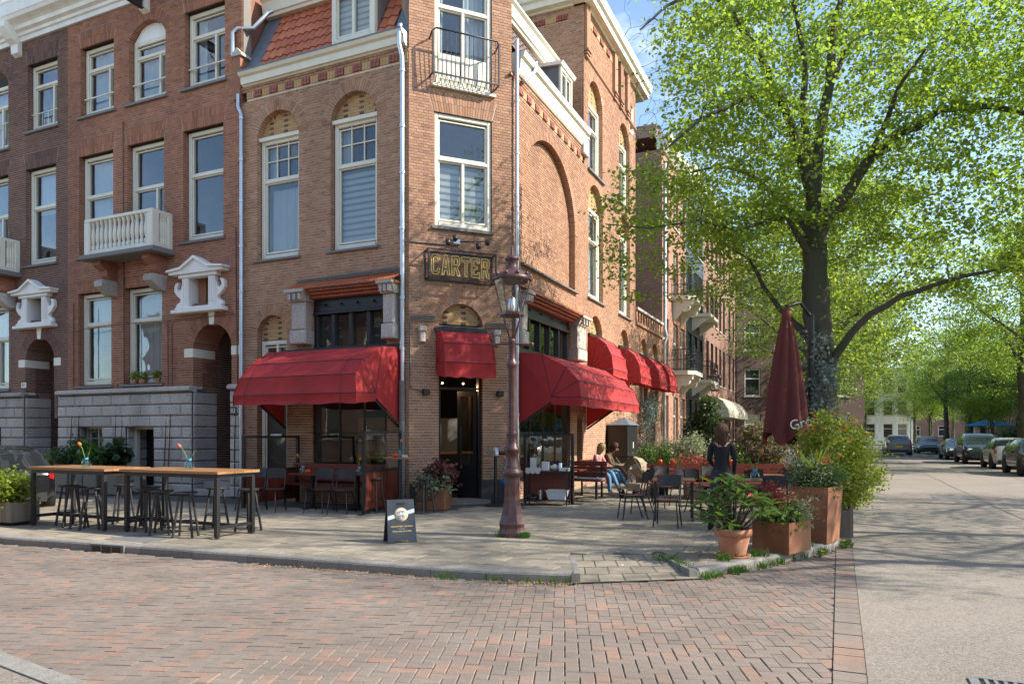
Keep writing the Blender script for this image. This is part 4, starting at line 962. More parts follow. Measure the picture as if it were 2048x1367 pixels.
for a, b in ((-11.62,-6.4),(-5.14,-4.79)): mould(h83, FL, a, b, [(-.14,2.67),(.1,2.6),(.1,2.78),(-.06,2.78),(-.14,2.74)], 'plinth_cap', M_['granite'])
pc = MB()
for a, b, c, d in ((-11.6,-10.75,0,2.7),(-9.75,-8.85,0,2.7),(-7.77,-6.42,0,2.7),(-5.12,-4.78,0,2.7),(-10.75,-9.75,1.78,2.7),(-8.85,-7.77,1.78,2.7),(-10.75,-9.75,0,.2)): pc.box(a,b,-.03,.4,c,d)
pc.build('plinth_core', M_['slab_gap'], h83, FL)
window(h83, FL, -10.73, -9.77, .22, 1.76, .26, fw=.08, mu=((.5,0,1),), name='basement_window')
for i in range(6): MB().tube([(-10.6+i*.16,.05,.3),(-10.6+i*.16,.05,1.7)], .014, 6).build('window_bar', M_['blackmetal'], h83, FL)
MB().box(-10.7,-9.8,.035,.065,1.42,1.46).build('window_bar', M_['blackmetal'], h83, FL)
MB().box(-8.83,-8.72,.2,.3,0,1.78).box(-8.72,-7.8,.2,.3,1.68,1.78).build('basement_door_frame', M_['cream'], h83, FL); MB().box(-8.72,-7.78,.5,.55,0,1.7).build('basement_door', M_['black'], h83, FL)
# arched porch
def porch(o, M, op, x0, x1):
    brickwall(o, M @ T(op.x0,.3,0) @ RZ(90), 0, 1.3, 0, 4.4, [], M_['brickD'], M_['mortarL'], 0, 31, name='porch_wall', back=False)
    b = MB(); b.add([(op.x0-.02,1.6,0),(op.x1+.02,1.6,0),(op.x1+.02,1.6,4.5),(op.x0-.02,1.6,4.5)], [(0,1,2,3)]); b.add([(op.x1+.01,.3,0),(op.x1+.01,1.6,0),(op.x1+.01,1.6,4.5),(op.x1+.01,.3,4.5)], [(0,1,2,3)])
    b.add([(op.x0-.1,.3,4.45),(op.x1+.1,.3,4.45),(op.x1+.1,1.7,4.45),(op.x0-.1,1.7,4.45)], [(0,1,2,3)]); b.build('porch_lining', M_['brickD'], o, M)
    window(o, M, op.x1-.62, op.x1-.0, .5, 4.2, .95, tr=(.72,), fw=.12, name='front_door', room=False); MB().box(op.x1-.5,op.x1-.1,.93,.97,.5,3.1).build('door_leaf', M_['black'], o, M)
    for i in range(3): MB().bbox(op.x0+.01,op.x1-.01,.0+i*.3,1.6,i*.17,(i+1)*.17,.015).build('doorstep', M_['granite'], o, M)
    for a, b_ in ((op.x0-.3,op.x0),(op.x1,op.x1+.3)): MB().box(a,b_,-.012,.1,3.5,3.72).build('impost_stone', M_['cream'], o, M)
    MB().box(op.x0-.0,op.x0+.005,-.0,.7,3.5,3.72).build('impost_stone', M_['cream'], o, M)
    MB().prism([(op.xc-.07,op.top-.02),(op.xc+.07,op.top-.02),(op.xc+.11,op.top+.34),(op.xc-.11,op.top+.34)], -.02, .1).build('keystone', M_['cream'], o, M)
porch(h83, FL, door, 0, 0)
pediment(h83, FL, -6.12, 4.6, .93); MB().box(-6.48,-5.77,.4,.44,4.7,5.7).build('niche_back', M_['dark'], h83, FL); MB().box(-6.5,-6.2,.2,.4,4.75,5.6).build('niche_bricks', M_['brickL'], h83, FL)
balcony(h83, FL, -9.7, -7.15, 6.26, .95, .58)
# number plate 83, plates and wires
def text(parent, s, M, size, m, name='lettering', label=None):
    cu = bpy.data.curves.new(name, 'FONT'); cu.body = s; cu.size = size; cu.align_x = 'CENTER'; cu.align_y = 'CENTER'; cu.extrude = .002
    to = bpy.data.objects.new(name, cu); sc.collection.objects.link(to); dg = bpy.context.evaluated_depsgraph_get()
    me = bpy.data.meshes.new_from_object(to.evaluated_get(dg)); bpy.data.objects.remove(to); me.materials.clear(); me.materials.append(m)
    return new(name, me, parent, M)
def plate(label, M, w, h, s, size, pm, tm):
    o = thing('number_plate', label, 'sign', M); MB().bbox(-w/2,w/2,-.015,0,-h/2,h/2,.004).build('plate', pm, o, M); text(o, s, M @ T(0,-.018,0) @ RX(90), size, tm); return o
plate('black house number plate reading 83 on the granite by the red awning', FL @ T(-4.97,-.085,2.12), .2, .2, '83', .16, M_['black'], M_['white'])
plate('small white house number 81 on the brickwork above the granite', FL @ T(-13.2,-.004,2.98), .22, .15, '81', .14, M_['white'], M_['black'])
MB().bbox(-.2,.2,-.01,0,-.1,.1,.003).build('notice', M_['white'], None, FL @ T(-12.25,.9,2.3), label='small pale notice inside the dark arched doorway at far left', cat='sign')
M_['rust'] = mat('rusty_wire', (.12,.06,.035), .8, var=.3, vs=10)
for k, (xa, zt) in enumerate(((-11.0,5.2),(-10.7,5.1),(-8.95,9.9),(-7.15,4.4),(-7.3,4.5),(-4.93,6.6),(-9.2,2.8))):
    MB().tube([(xa+RN.uniform(-.1,.1),-.1,.02),(xa,-.09,1.4),(xa+.03,-.03,2.9),(xa+RN.uniform(-.05,.05),-.03,zt)], .012, 6).build('climbing_stem', M_['rust'], None, FL, label=['rusty climbing wire nearest the far left doorway','rusty climbing wire second from the far left doorway','rusty climbing wire running up to the balcony bracket','rusty climbing wire beside the arched porch, thicker one','rusty climbing wire left of the porch, running to its pediment','rusty climbing wire between porch and zinc downpipe','short rusty climbing wire between the two basement openings'][k], cat='wire', group='rusty wires for climbing plants')
MB().tube([(-11.2,-.04,4.4),(-9.4,-.05,4.5),(-7.2,-.04,4.46),(-5.0,-.03,4.5)], .008, 5).build('climbing_stem', M_['rust'], None, FL, label='thin horizontal wire stretched across the house front under the balcony', cat='wire', group='rusty wires for climbing plants')
downpipe(h83, FL, [(-4.82,-.08,9.8),(-4.82,-.08,9.5),(-4.72,-.08,9.3),(-4.72,-.08,0.02)], .045, [(-4.72,-.08,z) for z in (9.2,8.2,7.2,6.1,5.0,4.0,2.0)])
# party wall, chimney and gutter pipe beside the mansard
pw = MB(); pw.box(-5.0,-4.78,-.06,2,9.7,10.75).box(-5.1,-4.86,.35,3,10.75,14); pw.build('party_wall', M_['brickL'], h83, FL)
MB().box(-4.85,-4.3,.9,3,12.3,14.2).build('chimney', M_['stucco'] if 'stucco' in M_ else M_['slab'], h83, FL)
MB().prism([(-5.03,10.75),(-4.72,10.75),(-4.72,10.8),(-4.87,10.95),(-5.03,10.8)], -.1, .5).build('coping_stone', M_['granite'], h83, FL)
downpipe(h83, FL, [(-4.3,.5,12.0),(-4.35,.4,11.9),(-4.6,.2,11.5),(-4.9,-.02,11.45),(-5.02,-.06,11.35),(-5.02,-.06,10.78)], .05)
MB().box(-11.2,-4.8,1.5,8,0,13.5).build('house_core', M_['dark'], h83, FL)  # unseen dark block added behind the front to block light
# house 81
t81 = [Op(-13.05,-11.7,10.3,12.28,ring=.44), Op(-15.3,-13.95,10.0,12.0,True,.3,.25,rise=.4)]
m81 = [Op(-13.14,-11.77,6.42,9.25,ring=.44), Op(-15.3,-13.95,6.3,9.25,ring=.44)]
g81 = [Op(-15.4,-13.92,2.86,5.4,ring=.3)]
d81 = Op(-13.15,-11.85,2.0,3.66,True,.3,.75); p81 = Op(-12.95,-12.2,4.86,5.5,lintel=False,d=.4)
h81 = rowhouse('row_house', 'nearly black brick row house at the left edge of the picture', FL, -17, -11.25, M_['brickD'], M_['mortarL'], t81+m81+g81+[d81,p81], 22, 12.98)
winset(h81, FL, t81, [((.68,),((.7,0,.68),),None), ((.68,),((.6,0,.68),),N_)]); winset(h81, FL, m81, [((.6,),(),[('net',.1,.9,.55,.97)]), ((.6,),((.6,0,.6),),None)]); winset(h81, FL, g81, [((.6,),((.5,0,.6),),[('net',.1,.9,.1,.97)])])
for op in t81:
    for i in range(4): MB().tube([(op.x0+.25+i*.27,.1,10.4),(op.x0+.25+i*.27,.1,10.85)], .01, 5).build('guard_bar', M_['cream'], h81, FL)
    MB().tube([(op.x0+.05,.1,10.85),(op.x1-.05,.1,10.85)], .015, 6).build('guard_rail', M_['cream'], h81, FL)
porch(h81, FL, d81, 0, 0); pediment(h81, FL, -12.58, 4.6, .92); MB().box(-12.95,-12.2,.4,.44,4.7,5.6).build('niche_back', M_['dark'], h81, FL)
rusticated(h81, FL, -17, -11.85, 9, .29, [(-15.2,-14.2,.2,1.75),(-13.15,-11.85,0,2.7)], 8); mould(h81, FL, -17, -13.15, [(-.14,2.67),(.1,2.6),(.1,2.78),(-.06,2.78),(-.14,2.74)], 'plinth_cap', M_['granite'])
MB().box(-17,-15.2,-.03,.4,0,2.7).box(-14.2,-13.15,-.03,.4,0,2.7).box(-15.2,-14.2,-.03,.4,1.75,2.7).build('plinth_core', M_['slab_gap'], h81, FL)
balcony(h81, FL, -15.9, -13.4, 6.26, .95, .58)
MB().box(-17,-11.3,1.5,8,0,13.5).build('house_core', M_['dark'], h81, FL)  # unseen mass added inside so sunlight cannot pass through
mould(h81, FL, -17, -14.3, cornice83, 'cornice', M_['white'])
c = MB(); c.prism([(.0,12.6),(.0,13.4),(-.5,13.4),(-.5,13.25),(-.3,13.0),(-.14,12.9),(-.12,12.66)], -.16, .16, M=T(-13.45,0,0) @ RZ(90)); c.build('cornice_console', M_['white'], h81, FL)
u_ = MB(); u_.bbox(-13.95,-13.5,-.2,.3,13.9,14.75,.03); u_.bbox(-14.05,-13.4,-.3,.35,14.75,14.9,.03); u_.lathe([(.22,0),(.12,.12),(.1,.2),(.26,.45),(.28,.6),(.12,.75),(.05,.9)], 14, M=T(-13.72,0,14.9)); u_.build('attic_vase', M_['white'], h81, FL)
MB().prism([(-17,13.9),(-13.95,13.9),(-13.95,14.2),(-15.2,15.2),(-17,15.6)], -.1, .3).build('attic_gable', M_['white'], h81, FL)
# ---------------------------------------------------------------- houses along the right-hand street
tb = thing('tall_brick_house', 'tall sunlit brick house with arched windows and white cornice behind the corner house', 'building', FR @ T(5.13,0,0))
r1 = [Op(5.55,6.95,9.5,11.67,True,.24,.24), Op(8.85,10.2,9.5,11.7,True,.24,.24)]
r2 = [Op(5.55,7.0,5.66,8.48,True,.24,.24), Op(8.85,10.25,5.66,8.5,True,.24,.24)]
r3 = [Op(5.65,6.95,2.6,4.55,True,.24,.24), Op(8.9,10.1,2.6,4.6,True,.24,.24)]
r4 = [Op(7.3,8.0,.3,1.9,ring=.12,d=.2), Op(8.7,9.3,0.1,2.1,ring=.12,d=.2)]
r5 = [Op(10.2,10.75,12.4,13.5,ring=.1,d=.1)]
brickwall(tb, FR, 5.13, 11.0, 0, 14.2, r1+r2+r3+r4+r5, M_['brickC'], M_['mortar'], 300, 41)
Ms = frame(W2(FR,5.13,0), (DR.y,-DR.x,0))          # side of the tall house, looking at the camera
Ms = frame(W2(FR,5.1,0,0)+Vector((-DR.y,DR.x,0))*6, (DR.y,-DR.x,0))
brickwall(tb, Ms, 0, 6, 9.7, 14.2, [], M_['brickC'], M_['mortar'], 0, 42, back=False)
for o in r1+r2:
    window(tb, FR, o.x0+.02, o.x1-.02, o.z0+.03, o.z1+.0, .2, tr=(.66,), fw=.1, curtain=[('net',.1,.9,.02,.6)]); tympanum(tb, FR, o, .17, zb=o.z1+.02); sill(tb, FR, o.x0-.12, o.x1+.1, o.z0+.01, .2, .08)
for o in r3: window(tb, FR, o.x0+.02, o.x1-.02, o.z0+.03, o.z1, .2, tr=(.6,), fw=.1, inner=M_['dark']); tympanum(tb, FR, o, .17, zb=o.z1+.02)
for o in r4: MB().box(o.x0,o.x1,.18,.22,o.z0,o.z1).build('opening_panel', M_['black'], tb, FR)
window(tb, FR, 10.2, 10.75, 12.4, 13.5, .08, fw=.08)
cor = [(.3,14.2),(-.06,14.2),(-.1,14.24),(-.26,14.26),(-.28,14.42),(-.36,14.46),(-.4,14.62),(-.42,14.66),(.3,14.66)]
mould(tb, FR, 4.75, 12.0, cor, 'cornice', M_['cream']); mould(tb, Ms, 0, 6.3, cor, 'cornice', M_['cream'])
band(tb, Ms, .5, 5.5, 13.85, 14); band(tb, FR, 5.6, 8.0, 13.8, 7)
for x in (5.13,8.05,8.75,9.6): MB().bbox(x,x+.32,-.1,.02,12.9,14.2,.01).build('pilaster', M_['brickC'], tb, FR); [MB().bbox(x+.02*k,x+.32-.02*k,-.14+.03*k,.02,12.84-.08*k,12.9-.08*k,.005).build('corbel_brick', M_['brickC'], tb, FR) for k in range(3)]
mould(tb, FR, 5.4, 11.0, [(-.05,12.72),(.02,12.66),(.02,12.82),(-.05,12.8)], 'string_course', M_['brickC'])
MB().box(5.2,11.0,1.4,8,0,14.2).build('house_core', M_['dark'], tb, FR)  # dark solid added out of sight to block light behind the rooms
g = MB(); g.bbox(4.8,5.25,-.12,.3,9.7,10.2,.02); g.prism([(4.78,10.2),(5.27,10.2),(5.02,10.5)], -.14, .32); g.build('gable_stone', M_['granite'], tb, FR)
# low wing with brick balustrade
lw = thing('low_wing', 'low brick wing with brick balustrade between the two tall houses', 'building', FR @ T(11,0,0))
r6 = [Op(11.75,12.8,2.5,4.7,True,.22,.22), Op(13.55,14.6,2.5,4.7,True,.22,.22), Op(13.4,14.2,.1,2.1,ring=.15,d=.2)]
brickwall(lw, FR, 11.0, 15.3, 0, 5.63, r6, M_['brickC'], M_['mortar'], 120, 43)
for o in r6[:2]: tympanum(lw, FR, o, .16, zb=4.7); window(lw, FR, o.x0+.02, o.x1-.02, 2.5, 4.7, .2, tr=(.6,), inner=M_['dark'])
MB().box(13.4,14.2,.16,.2,.1,2.1).build('side_door', M_['black'], lw, FR)
mould(lw, FR, 11, 15.3, [(-.08,5.6),(.2,5.6),(.2,5.72),(-.08,5.7)], 'ledge', M_['brickC']); mould(lw, FR, 11, 15.3, [(-.1,6.15),(.22,6.15),(.22,6.26),(-.1,6.24)], 'coping', M_['granite'])
for i in range(11): MB().bbox(11.1+i*.4,11.28+i*.4,-.02,.15,5.7,6.15,.005).build('balustrade_pier', M_['brickC'], lw, FR)
MB().box(11.05,15.3,.25,6,0,5.6).build('house_core', M_['dark'], lw, FR)  # dark filler added inside the wing against stray light
for k, (a, b, lb) in enumerate(((5.55,7.05,'red awning on the tall house, nearest to the entrance corner'),(8.8,10.2,'red awning on the tall house, second from the entrance corner'),(11.62,12.93,'red awning on the low wing, third from the entrance corner'),(13.42,14.73,'red awning on the low wing, farthest from the entrance corner'))):
    awning(lb, FR, a-.05, b+.05, 4.5, [(.3,4.44),(.55,4.22),(.72,3.9),(.78,3.48),(.78,3.26)], (.08,3.48), 3.3, (0,.02,.04,.02,0,0), brackets=False)
# neighbour with balconies, textured brick from here on: the bricks are too far away to tell apart
def brickmat(name, c1, c2, mo, s=1.0, rot=False):
    m = bpy.data.materials.new(name); m.use_nodes = True; N = m.node_tree.nodes; L = m.node_tree.links; p = N['Principled BSDF']; p.inputs['Roughness'].default_value = .85
    tc = N.new('ShaderNodeTexCoord'); mp = N.new('ShaderNodeMapping'); mp.inputs[2].default_value = (rad(90),0,0); L.new(tc.outputs['Object'], mp.inputs[0])
    sx = N.new('ShaderNodeSeparateXYZ'); L.new(tc.outputs['Object'], sx.inputs[0]); ad = N.new('ShaderNodeMath'); ad.operation = 'ADD'; L.new(sx.outputs[0], ad.inputs[0]); L.new(sx.outputs[1], ad.inputs[1])
    cx = N.new('ShaderNodeCombineXYZ'); L.new(ad.outputs[0], cx.inputs[0]); L.new(sx.outputs[2], cx.inputs[1])
    b = N.new('ShaderNodeTexBrick'); L.new(cx.outputs[0], b.inputs['Vector']); b.inputs['Color1'].default_value = (*c1,1); b.inputs['Color2'].default_value = (*c2,1); b.inputs['Mortar'].default_value = (*mo,1)
    b.inputs['Scale'].default_value = 1; b.inputs['Brick Width'].default_value = .22; b.inputs['Row Height'].default_value = .0625; b.inputs['Mortar Size'].default_value = .005
    nz = N.new('ShaderNodeTexNoise'); nz.inputs['Scale'].default_value = .8; L.new(tc.outputs['Object'], nz.inputs['Vector']); mr_ = N.new('ShaderNodeMapRange'); mr_.inputs[3].default_value = .75; mr_.inputs[4].default_value = 1.25; L.new(nz.outputs[0], mr_.inputs[0])
    h = N.new('ShaderNodeHueSaturation'); L.new(b.outputs[0], h.inputs['Color']); L.new(mr_.outputs[0], h.inputs['Value']); L.new(h.outputs[0], p.inputs['Base Color']); return m
M_['btex'] = brickmat('brickwork_red', (.36,.16,.1), (.26,.11,.07), (.4,.32,.26)); M_['btexD'] = brickmat('brickwork_dark', (.13,.07,.055), (.09,.05,.045), (.2,.17,.15)); M_['btexB'] = brickmat('brickwork_brown', (.24,.11,.075), (.17,.08,.055), (.3,.25,.2))
def farhouse(label, M, x0, x1, H, bm, cols, rows, wsz, frame_m, deep=9, name='town_house', z0=1.0, sh=3.4, door=None, cornice=True, cap=None):
    """cols: window centres; rows: storeys"""
    o = thing(name, label, 'building', M @ T(x0,0,0)); ws, hs = wsz; b = MB()
    b.box(x0,x1,.25,deep,0,H)
    zz = [0]; 
    for r in range(rows): zz += [z0+r*sh, z0+r*sh+hs]
    zz.append(H)
    for i in range(len(zz)-1):
        cut = [(c-ws/2,c+ws/2) for c in cols] if i % 2 else []
        for p, q in runs(x0, x1, cut): b.box(p,q,0,.26,zz[i],zz[i+1])
    b.build('wall', bm, o, M)
    for r in range(rows):
        for c in cols:
            zb = z0+r*sh; f = MB()
            for a, d in ((c-ws/2,c-ws/2+.1),(c+ws/2-.1,c+ws/2)): f.box(a,d,.12,.2,zb,zb+hs)
            f.box(c-ws/2+.1,c+ws/2-.1,.121,.2,zb,zb+.1); f.box(c-ws/2+.1,c+ws/2-.1,.121,.2,zb+hs-.1,zb+hs); f.box(c-ws/2+.1,c+ws/2-.1,.123,.2,zb+hs*.62,zb+hs*.62+.07)
            wo_ = f.build('window', frame_m, o, M); MB().box(c-ws/2+.05,c+ws/2-.05,.16,.17,zb+.05,zb+hs-.05).build('pane', M_['darkglass'], wo_, M)
            MB().box(c-ws/2-.08,c+ws/2+.08,-.06,.2,zb-.08,zb-.002).build('window_sill', M_['granite'], o, M)
    if cornice: mould(o, M, x0-.05, x1+.05, [(.2,H),(-.08,H),(-.3,H+.25),(-.4,H+.5),(-.4,H+.6),(.2,H+.6)], 'cornice', M_['cream'])
    if cap: MB().prism([(x0,H+.6),(x1,H+.6),(x1-.4,H+cap),(x0+.4,H+cap)], .3, deep-.5).build('roof', M_['darktile'], o, M)
    return o
M_['darkglass'] = mat('dark_window_glass', (.02,.024,.028), .05, spec=.8)
nb = farhouse('brick house with curved iron balconies on white consoles, right of the low wing', FR, 15.3, 20.6, 13.6, M_['btex'], [16.15,18.2,19.8], 4, (1.05,2.35), M_['cream'], sh=3.35, z0=.9, cap=1.3)
downpipe(nb, FR, [(15.4,-.12,13),(15.4,-.12,6.0),(15.4,-.2,5.7),(15.4,-.1,5.4),(15.4,-.1,0)], .07)
def ironbalc(o, M, xc, w, zf, dp):
    b = MB(); b.slab([(xc-w/2,.0),(xc-w/2,-dp*.7),(xc-w/2+.3,-dp),(xc+w/2-.3,-dp),(xc+w/2,-dp*.7),(xc+w/2,0)], zf-.18, zf); bo = b.build('balcony', M_['cream'], o, M)
    path = [(xc-w/2,0),(xc-w/2,-dp*.68),(xc-w/2+.3,-dp*.97),(xc+w/2-.3,-dp*.97),(xc+w/2,-dp*.68),(xc+w/2,0)]; r = MB()
    for z in (zf+.08,zf+.5,zf+.95): r.tube([(x,y,z) for x, y in path], .018, 6)
    for a, c in zip(path, path[1:]):
        k = max(2,int(math.hypot(c[0]-a[0],c[1]-a[1])/.13))
        for i in range(k):
            x = a[0]+(c[0]-a[0])*i/k; y = a[1]+(c[1]-a[1])*i/k; r.tube([(x,y,zf),(x,y,zf+.95)], .011, 5)
            if i % 2: r.tube([(x+.07*math.sin(t),y,zf+.7+.12*math.cos(t)) for t in (0,1.2,2.4,3.6,4.8,6.2)], .008, 4)
    r.build('iron_railing', M_['blackmetal'], bo, M)
    for s in (-1,1):
        x = xc+s*w*.36; c = MB(); c.prism([(0,-1.0),(0,-.18),(-dp*.9,-.18),(-dp*.85,-.38),(-dp*.45,-.55),(-.12,-.95)], -.14, .14, M=T(x,0,zf) @ RZ(90)); c.lathe([(.26,-.16),(.26,.16)], 14, M=T(x,-dp*.5,zf-.42) @ RY(90)); c.lathe([(.12,-.18),(.12,.18)], 12, M=T(x,-dp*.5,zf-.42) @ RY(90)); c.build('scroll_console', M_['cream'], bo, M)
for z in (4.4,7.75): ironbalc(nb, FR, 18.6, 2.4, z, 1.0)
db = farhouse('dark painted house with white balcony slabs beyond the balcony house', FR, 20.6, 25.6, 14.2, M_['black'], [21.6,23.2,24.7], 4, (1.05,2.4), M_['lead'], sh=3.35, z0=.9)
for z in (4.3,7.65):
    b = MB(); b.slab([(22,-.0),(22,-.95),(24.8,-.95),(24.8,0)], z-.16, z); b.prism([(0,-.8),(0,-.16),(-.9,-.16)], -.14, .14, M=T(22.3,0,z) @ RZ(90)); b.prism([(0,-.8),(0,-.16),(-.9,-.16)], -.14, .14, M=T(24.5,0,z) @ RZ(90)); bo = b.build('balcony', M_['cream'], db, FR)
    r = MB(); r.tube([(22,0,z+.95),(22,-.92,z+.95),(24.8,-.92,z+.95),(24.8,0,z+.95)], .018, 6); [r.tube([(22+i*.14,-.92,z),(22+i*.14,-.92,z+.95)], .01, 4) for i in range(21)]; r.build('iron_railing', M_['blackmetal'], bo, FR)
fb = farhouse('long brown brick house with narrow windows above the striped awnings', FR, 25.6, 46, 14.5, M_['btexB'], [27,28.6,30.2,31.8,33.4,36,38,40,42,44], 4, (.9,2.3), M_['black'], sh=3.4, z0=1.2)
M_['stripeD'] = mat('awning_stripe_dark', (.34,.3,.2), .8)
for k in range(4):
    xa = 26.2+k*2.3; o = thing('awning', ['striped cream awning of the brown house, nearest of the four','striped cream awning of the brown house, second of the four','striped cream awning of the brown house, third of the four','striped cream awning of the brown house, farthest of the four'][k], 'awning', FR @ T(xa,0,2.4), 'striped awnings along the street')
    pr = [(0,3.75),(.5,3.68),(.95,3.4),(1.25,2.95),(1.32,2.5)]
    for i in range(10):
        a = xa+i*.21; b = MB(); b.add([(x,-y,z) for x in (a,a+.209) for y, z in pr], [(j,j+1,j+6,j+5) for j in range(4)], 0, True); b.build('awning_strip', M_['cream'] if i % 2 else M_['stripeD'] if 'stripeD' in M_ else M_['sill'], o, FR)
    for x in (xa,xa+2.1): MB().add([(x,0,3.75)]+[(x,-y,z) for y, z in pr[1:]]+[(x,0,2.5)], [tuple(range(6))]).build('awning_side', M_['cream'], o, FR)
# cross street at the far end, houses on the other side of the road
xs = farhouse('dark brown apartment block closing the view behind the parasol', frame(W2(FR,58,-1), (-.3,-.95,0)) if False else frame(Vector((16.2,52,0)), (.95,.05,0)), 0, 9.5, 12.6, M_['btexD'], [1.2,3.4,5.6,7.8], 4, (1.2,2.0), M_['white'], sh=3.3, z0=1.0)
FO = frame((*goff(14.5,70),0), (-DR.x,-DR.y,0))     # fronts of the houses across the road, x runs towards the camera
farhouse('red brick house with white windows behind the trees across the road', FO, 10, 24, 11.5, M_['btexB'], [11.5,14,16.5,19,21.5], 3, (1.5,1.9), M_['white'], sh=3.3, z0=1.3)
farhouse('distant brick house behind the street trees, beyond the white-windowed one', FO, -14, 9.6, 10.5, M_['btexB'], [-12,-9,-6,-3,0,3,6], 3, (1.5,1.9), M_['white'], sh=3.2, z0=1.2)
farhouse('white villa glimpsed between the trees at the end of the road', frame(Vector((46,112,0)), (.98,-.2,0)), 0, 15, 11, M_['white'], [1.5,4,6.5,9,11.5,13.5], 3, (1.4,2.2), M_['white'], sh=3.4, z0=1.0)
# ---------------------------------------------------------------- trees
M_['bark'] = mat('tree_bark', (.085,.068,.05), .95, c2=(.05,.06,.03), vs=3, var=.3, bump=1.0, bs=22, stretch=(1,1,.35))
def leafmat(n, c, t, k=.5, isl=.3, rough=.45): return mat(n, c, rough, isl=isl, transl=k, sub=t, spec=.4)
M_['leaf'] = leafmat('linden_leaf', (.135,.212,.028), (.38,.53,.055), .5); M_['leaf2'] = leafmat('street_tree_leaf', (.1,.16,.028), (.27,.37,.045), .42)
def leaves_np(C, size, rn, up=.55, shape=None, spread=1.0):
    """C (n,3) leaf bases -> verts, quads; two-quad folded leaves"""
    n = len(C); shape = shape if shape is not None else np.array([(0,0,0),(.36,.18,.05),(.4,.55,.07),(0,1,-.05),(-.4,.55,.07),(-.36,.18,.05)])
    d = rn.normal(size=(n,3)); d[:,2] = d[:,2]*.6-.25; d /= np.linalg.norm(d,axis=1)[:,None]
    nn = rn.normal(size=(n,3)); nn[:,2] += up*2.2; nn -= d*(nn*d).sum(1)[:,None]; nn /= np.linalg.norm(nn,axis=1)[:,None]+1e-9
    x = np.cross(d, nn); s = size*rn.uniform(.65,1.25,n)
    V = C[:,None,:]+s[:,None,None]*(shape[None,:,0:1]*x[:,None]+shape[None,:,1:2]*d[:,None]+shape[None,:,2:3]*nn[:,None])
    k = len(shape); Fq = np.array([(0,1,2,3),(0,3,4,5)])[None]+k*np.arange(n)[:,None,None]
    return V.reshape(-1,3), Fq.reshape(-1,4)
def tree(name, label, base, limbs, crown, nspray, nleaf, lsize, seed, lm, group=None, bare=None, spray_r=.45, twig=.012, shell=.55, wob=.25):
    """limbs: polylines [(x,y,z,r)...]; crown: list of (cx,cy,cz,rx,ry,rz) ellipsoids, all relative to the base"""
    rn = np.random.default_rng(seed); o = thing(name, label, 'tree', T(*base), group); M = T(*base)
    tr = MB(); nodes = []; 
    for L in limbs:
        P = []
        for a, b in zip(L, L[1:]):
            k = max(2, int(math.dist(a[:3], b[:3])/(.13 if L[0][3] > .22 else .35)))
            for i in range(k): t = i/k; P.append([a[j]+(b[j]-a[j])*t for j in range(4)])
        P.append(list(L[-1]))
        for i, p in enumerate(P[1:-1], 1):
            w_ = p[3]*(wob if L[0][3] <= .22 else .05)
            for j in range(3): p[j] += rn.normal()*w_
        n0 = len(tr.v); big = L[0][3] > .22; tr.tube([p[:3] for p in P], [p[3] for p in P], 28 if big else 10 if L[0][3] > .12 else 7)
        if big:                                     # furrowed bark, burls and root flare
            ns_ = 28
            for q in range(n0, n0+ns_*len(P)):
                c_ = P[(q-n0)//ns_]; a_ = (q-n0) % ns_; v = Vector(tr.v[q]); d_ = (v-Vector(c_[:3])); z_ = v.z
                f_ = 1+.07*math.sin(a_*2.7+2.2*math.sin(z_*2.3))+.06*math.sin(a_*.9+z_*3.1)+.05*math.sin(z_*7+a_*1.3)+.045*rn.normal()+(.35*max(0,.35-z_)*(1+math.sin(a_*1.35))); tr.v[q] = tuple(Vector(c_[:3])+d_*f_)
        nodes += [p[:3]+[p[3]] for p in P if p[2] > 1.8]
    tr.build('trunk', M_['bark'], o, M)
    vol = np.array([c[3]*c[4]*c[5] for c in crown]); pick = rn.choice(len(crown), nspray, p=vol/vol.sum()); S = []
    for c in pick:
        cx, cy, cz, rx, ry, rz = crown[c]; v = rn.normal(size=3); v /= np.linalg.norm(v); r = rn.uniform(shell**3,1)**(1/3)
        r *= 1+.14*math.sin(v[0]*7+seed)+.12*math.sin(v[2]*9+v[1]*6)
        S.append((cx+v[0]*rx*r, cy+v[1]*ry*r, cz+v[2]*rz*r))
    S = np.array(S); S = S[S[:,2] > 1.6]
    N = np.array([n[:3] for n in nodes]); NR_ = [n[3] for n in nodes]; tw = MB()
    d0 = np.min(np.linalg.norm(S[:,None]-N[None],axis=2),axis=1); order = np.argsort(d0); cen = []; dirs = []
    cap = len(N)+len(S)*4; NN = np.zeros((cap,3)); NN[:len(N)] = N; cnt = len(N); RR = np.zeros(cap); RR[:cnt] = NR_
    for i in order:
        s = S[i]; dd = np.linalg.norm(NN[:cnt]-s,axis=1)+np.where(NN[:cnt,2] > s[2]+.4, .6, 0); j = int(np.argmin(dd)); a = NN[j].copy(); L = np.linalg.norm(s-a)
        if L < .05: continue
        mid1 = a+(s-a)*.35+np.array([0,0,.06*L])+rn.normal(size=3)*.05*L; mid2 = a+(s-a)*.7+np.array([0,0,.05*L])+rn.normal(size=3)*.05*L
        r0 = min(RR[j]*.7, twig*.6+.009*L+.004); tw.tube([a, mid1, mid2, s], [r0, r0*.75, r0*.55, .004], 5, caps=False)
        for q, rr in ((mid1,r0*.75),(mid2,r0*.6),(s,.006)): NN[cnt] = q; RR[cnt] = rr; cnt += 1
        cen.append(s); dirs.append((s-a)/L)
    tw.build('branch_twigs', M_['bark'], o, M, kind='stuff')
    cen = np.array(cen); dirs = np.array(dirs); per = max(1, nleaf//len(cen))
    w_ = np.ones(len(cen))
    if bare is not None: w_ = np.array([bare(*(np.array(c)+np.array(base))) for c in cen])
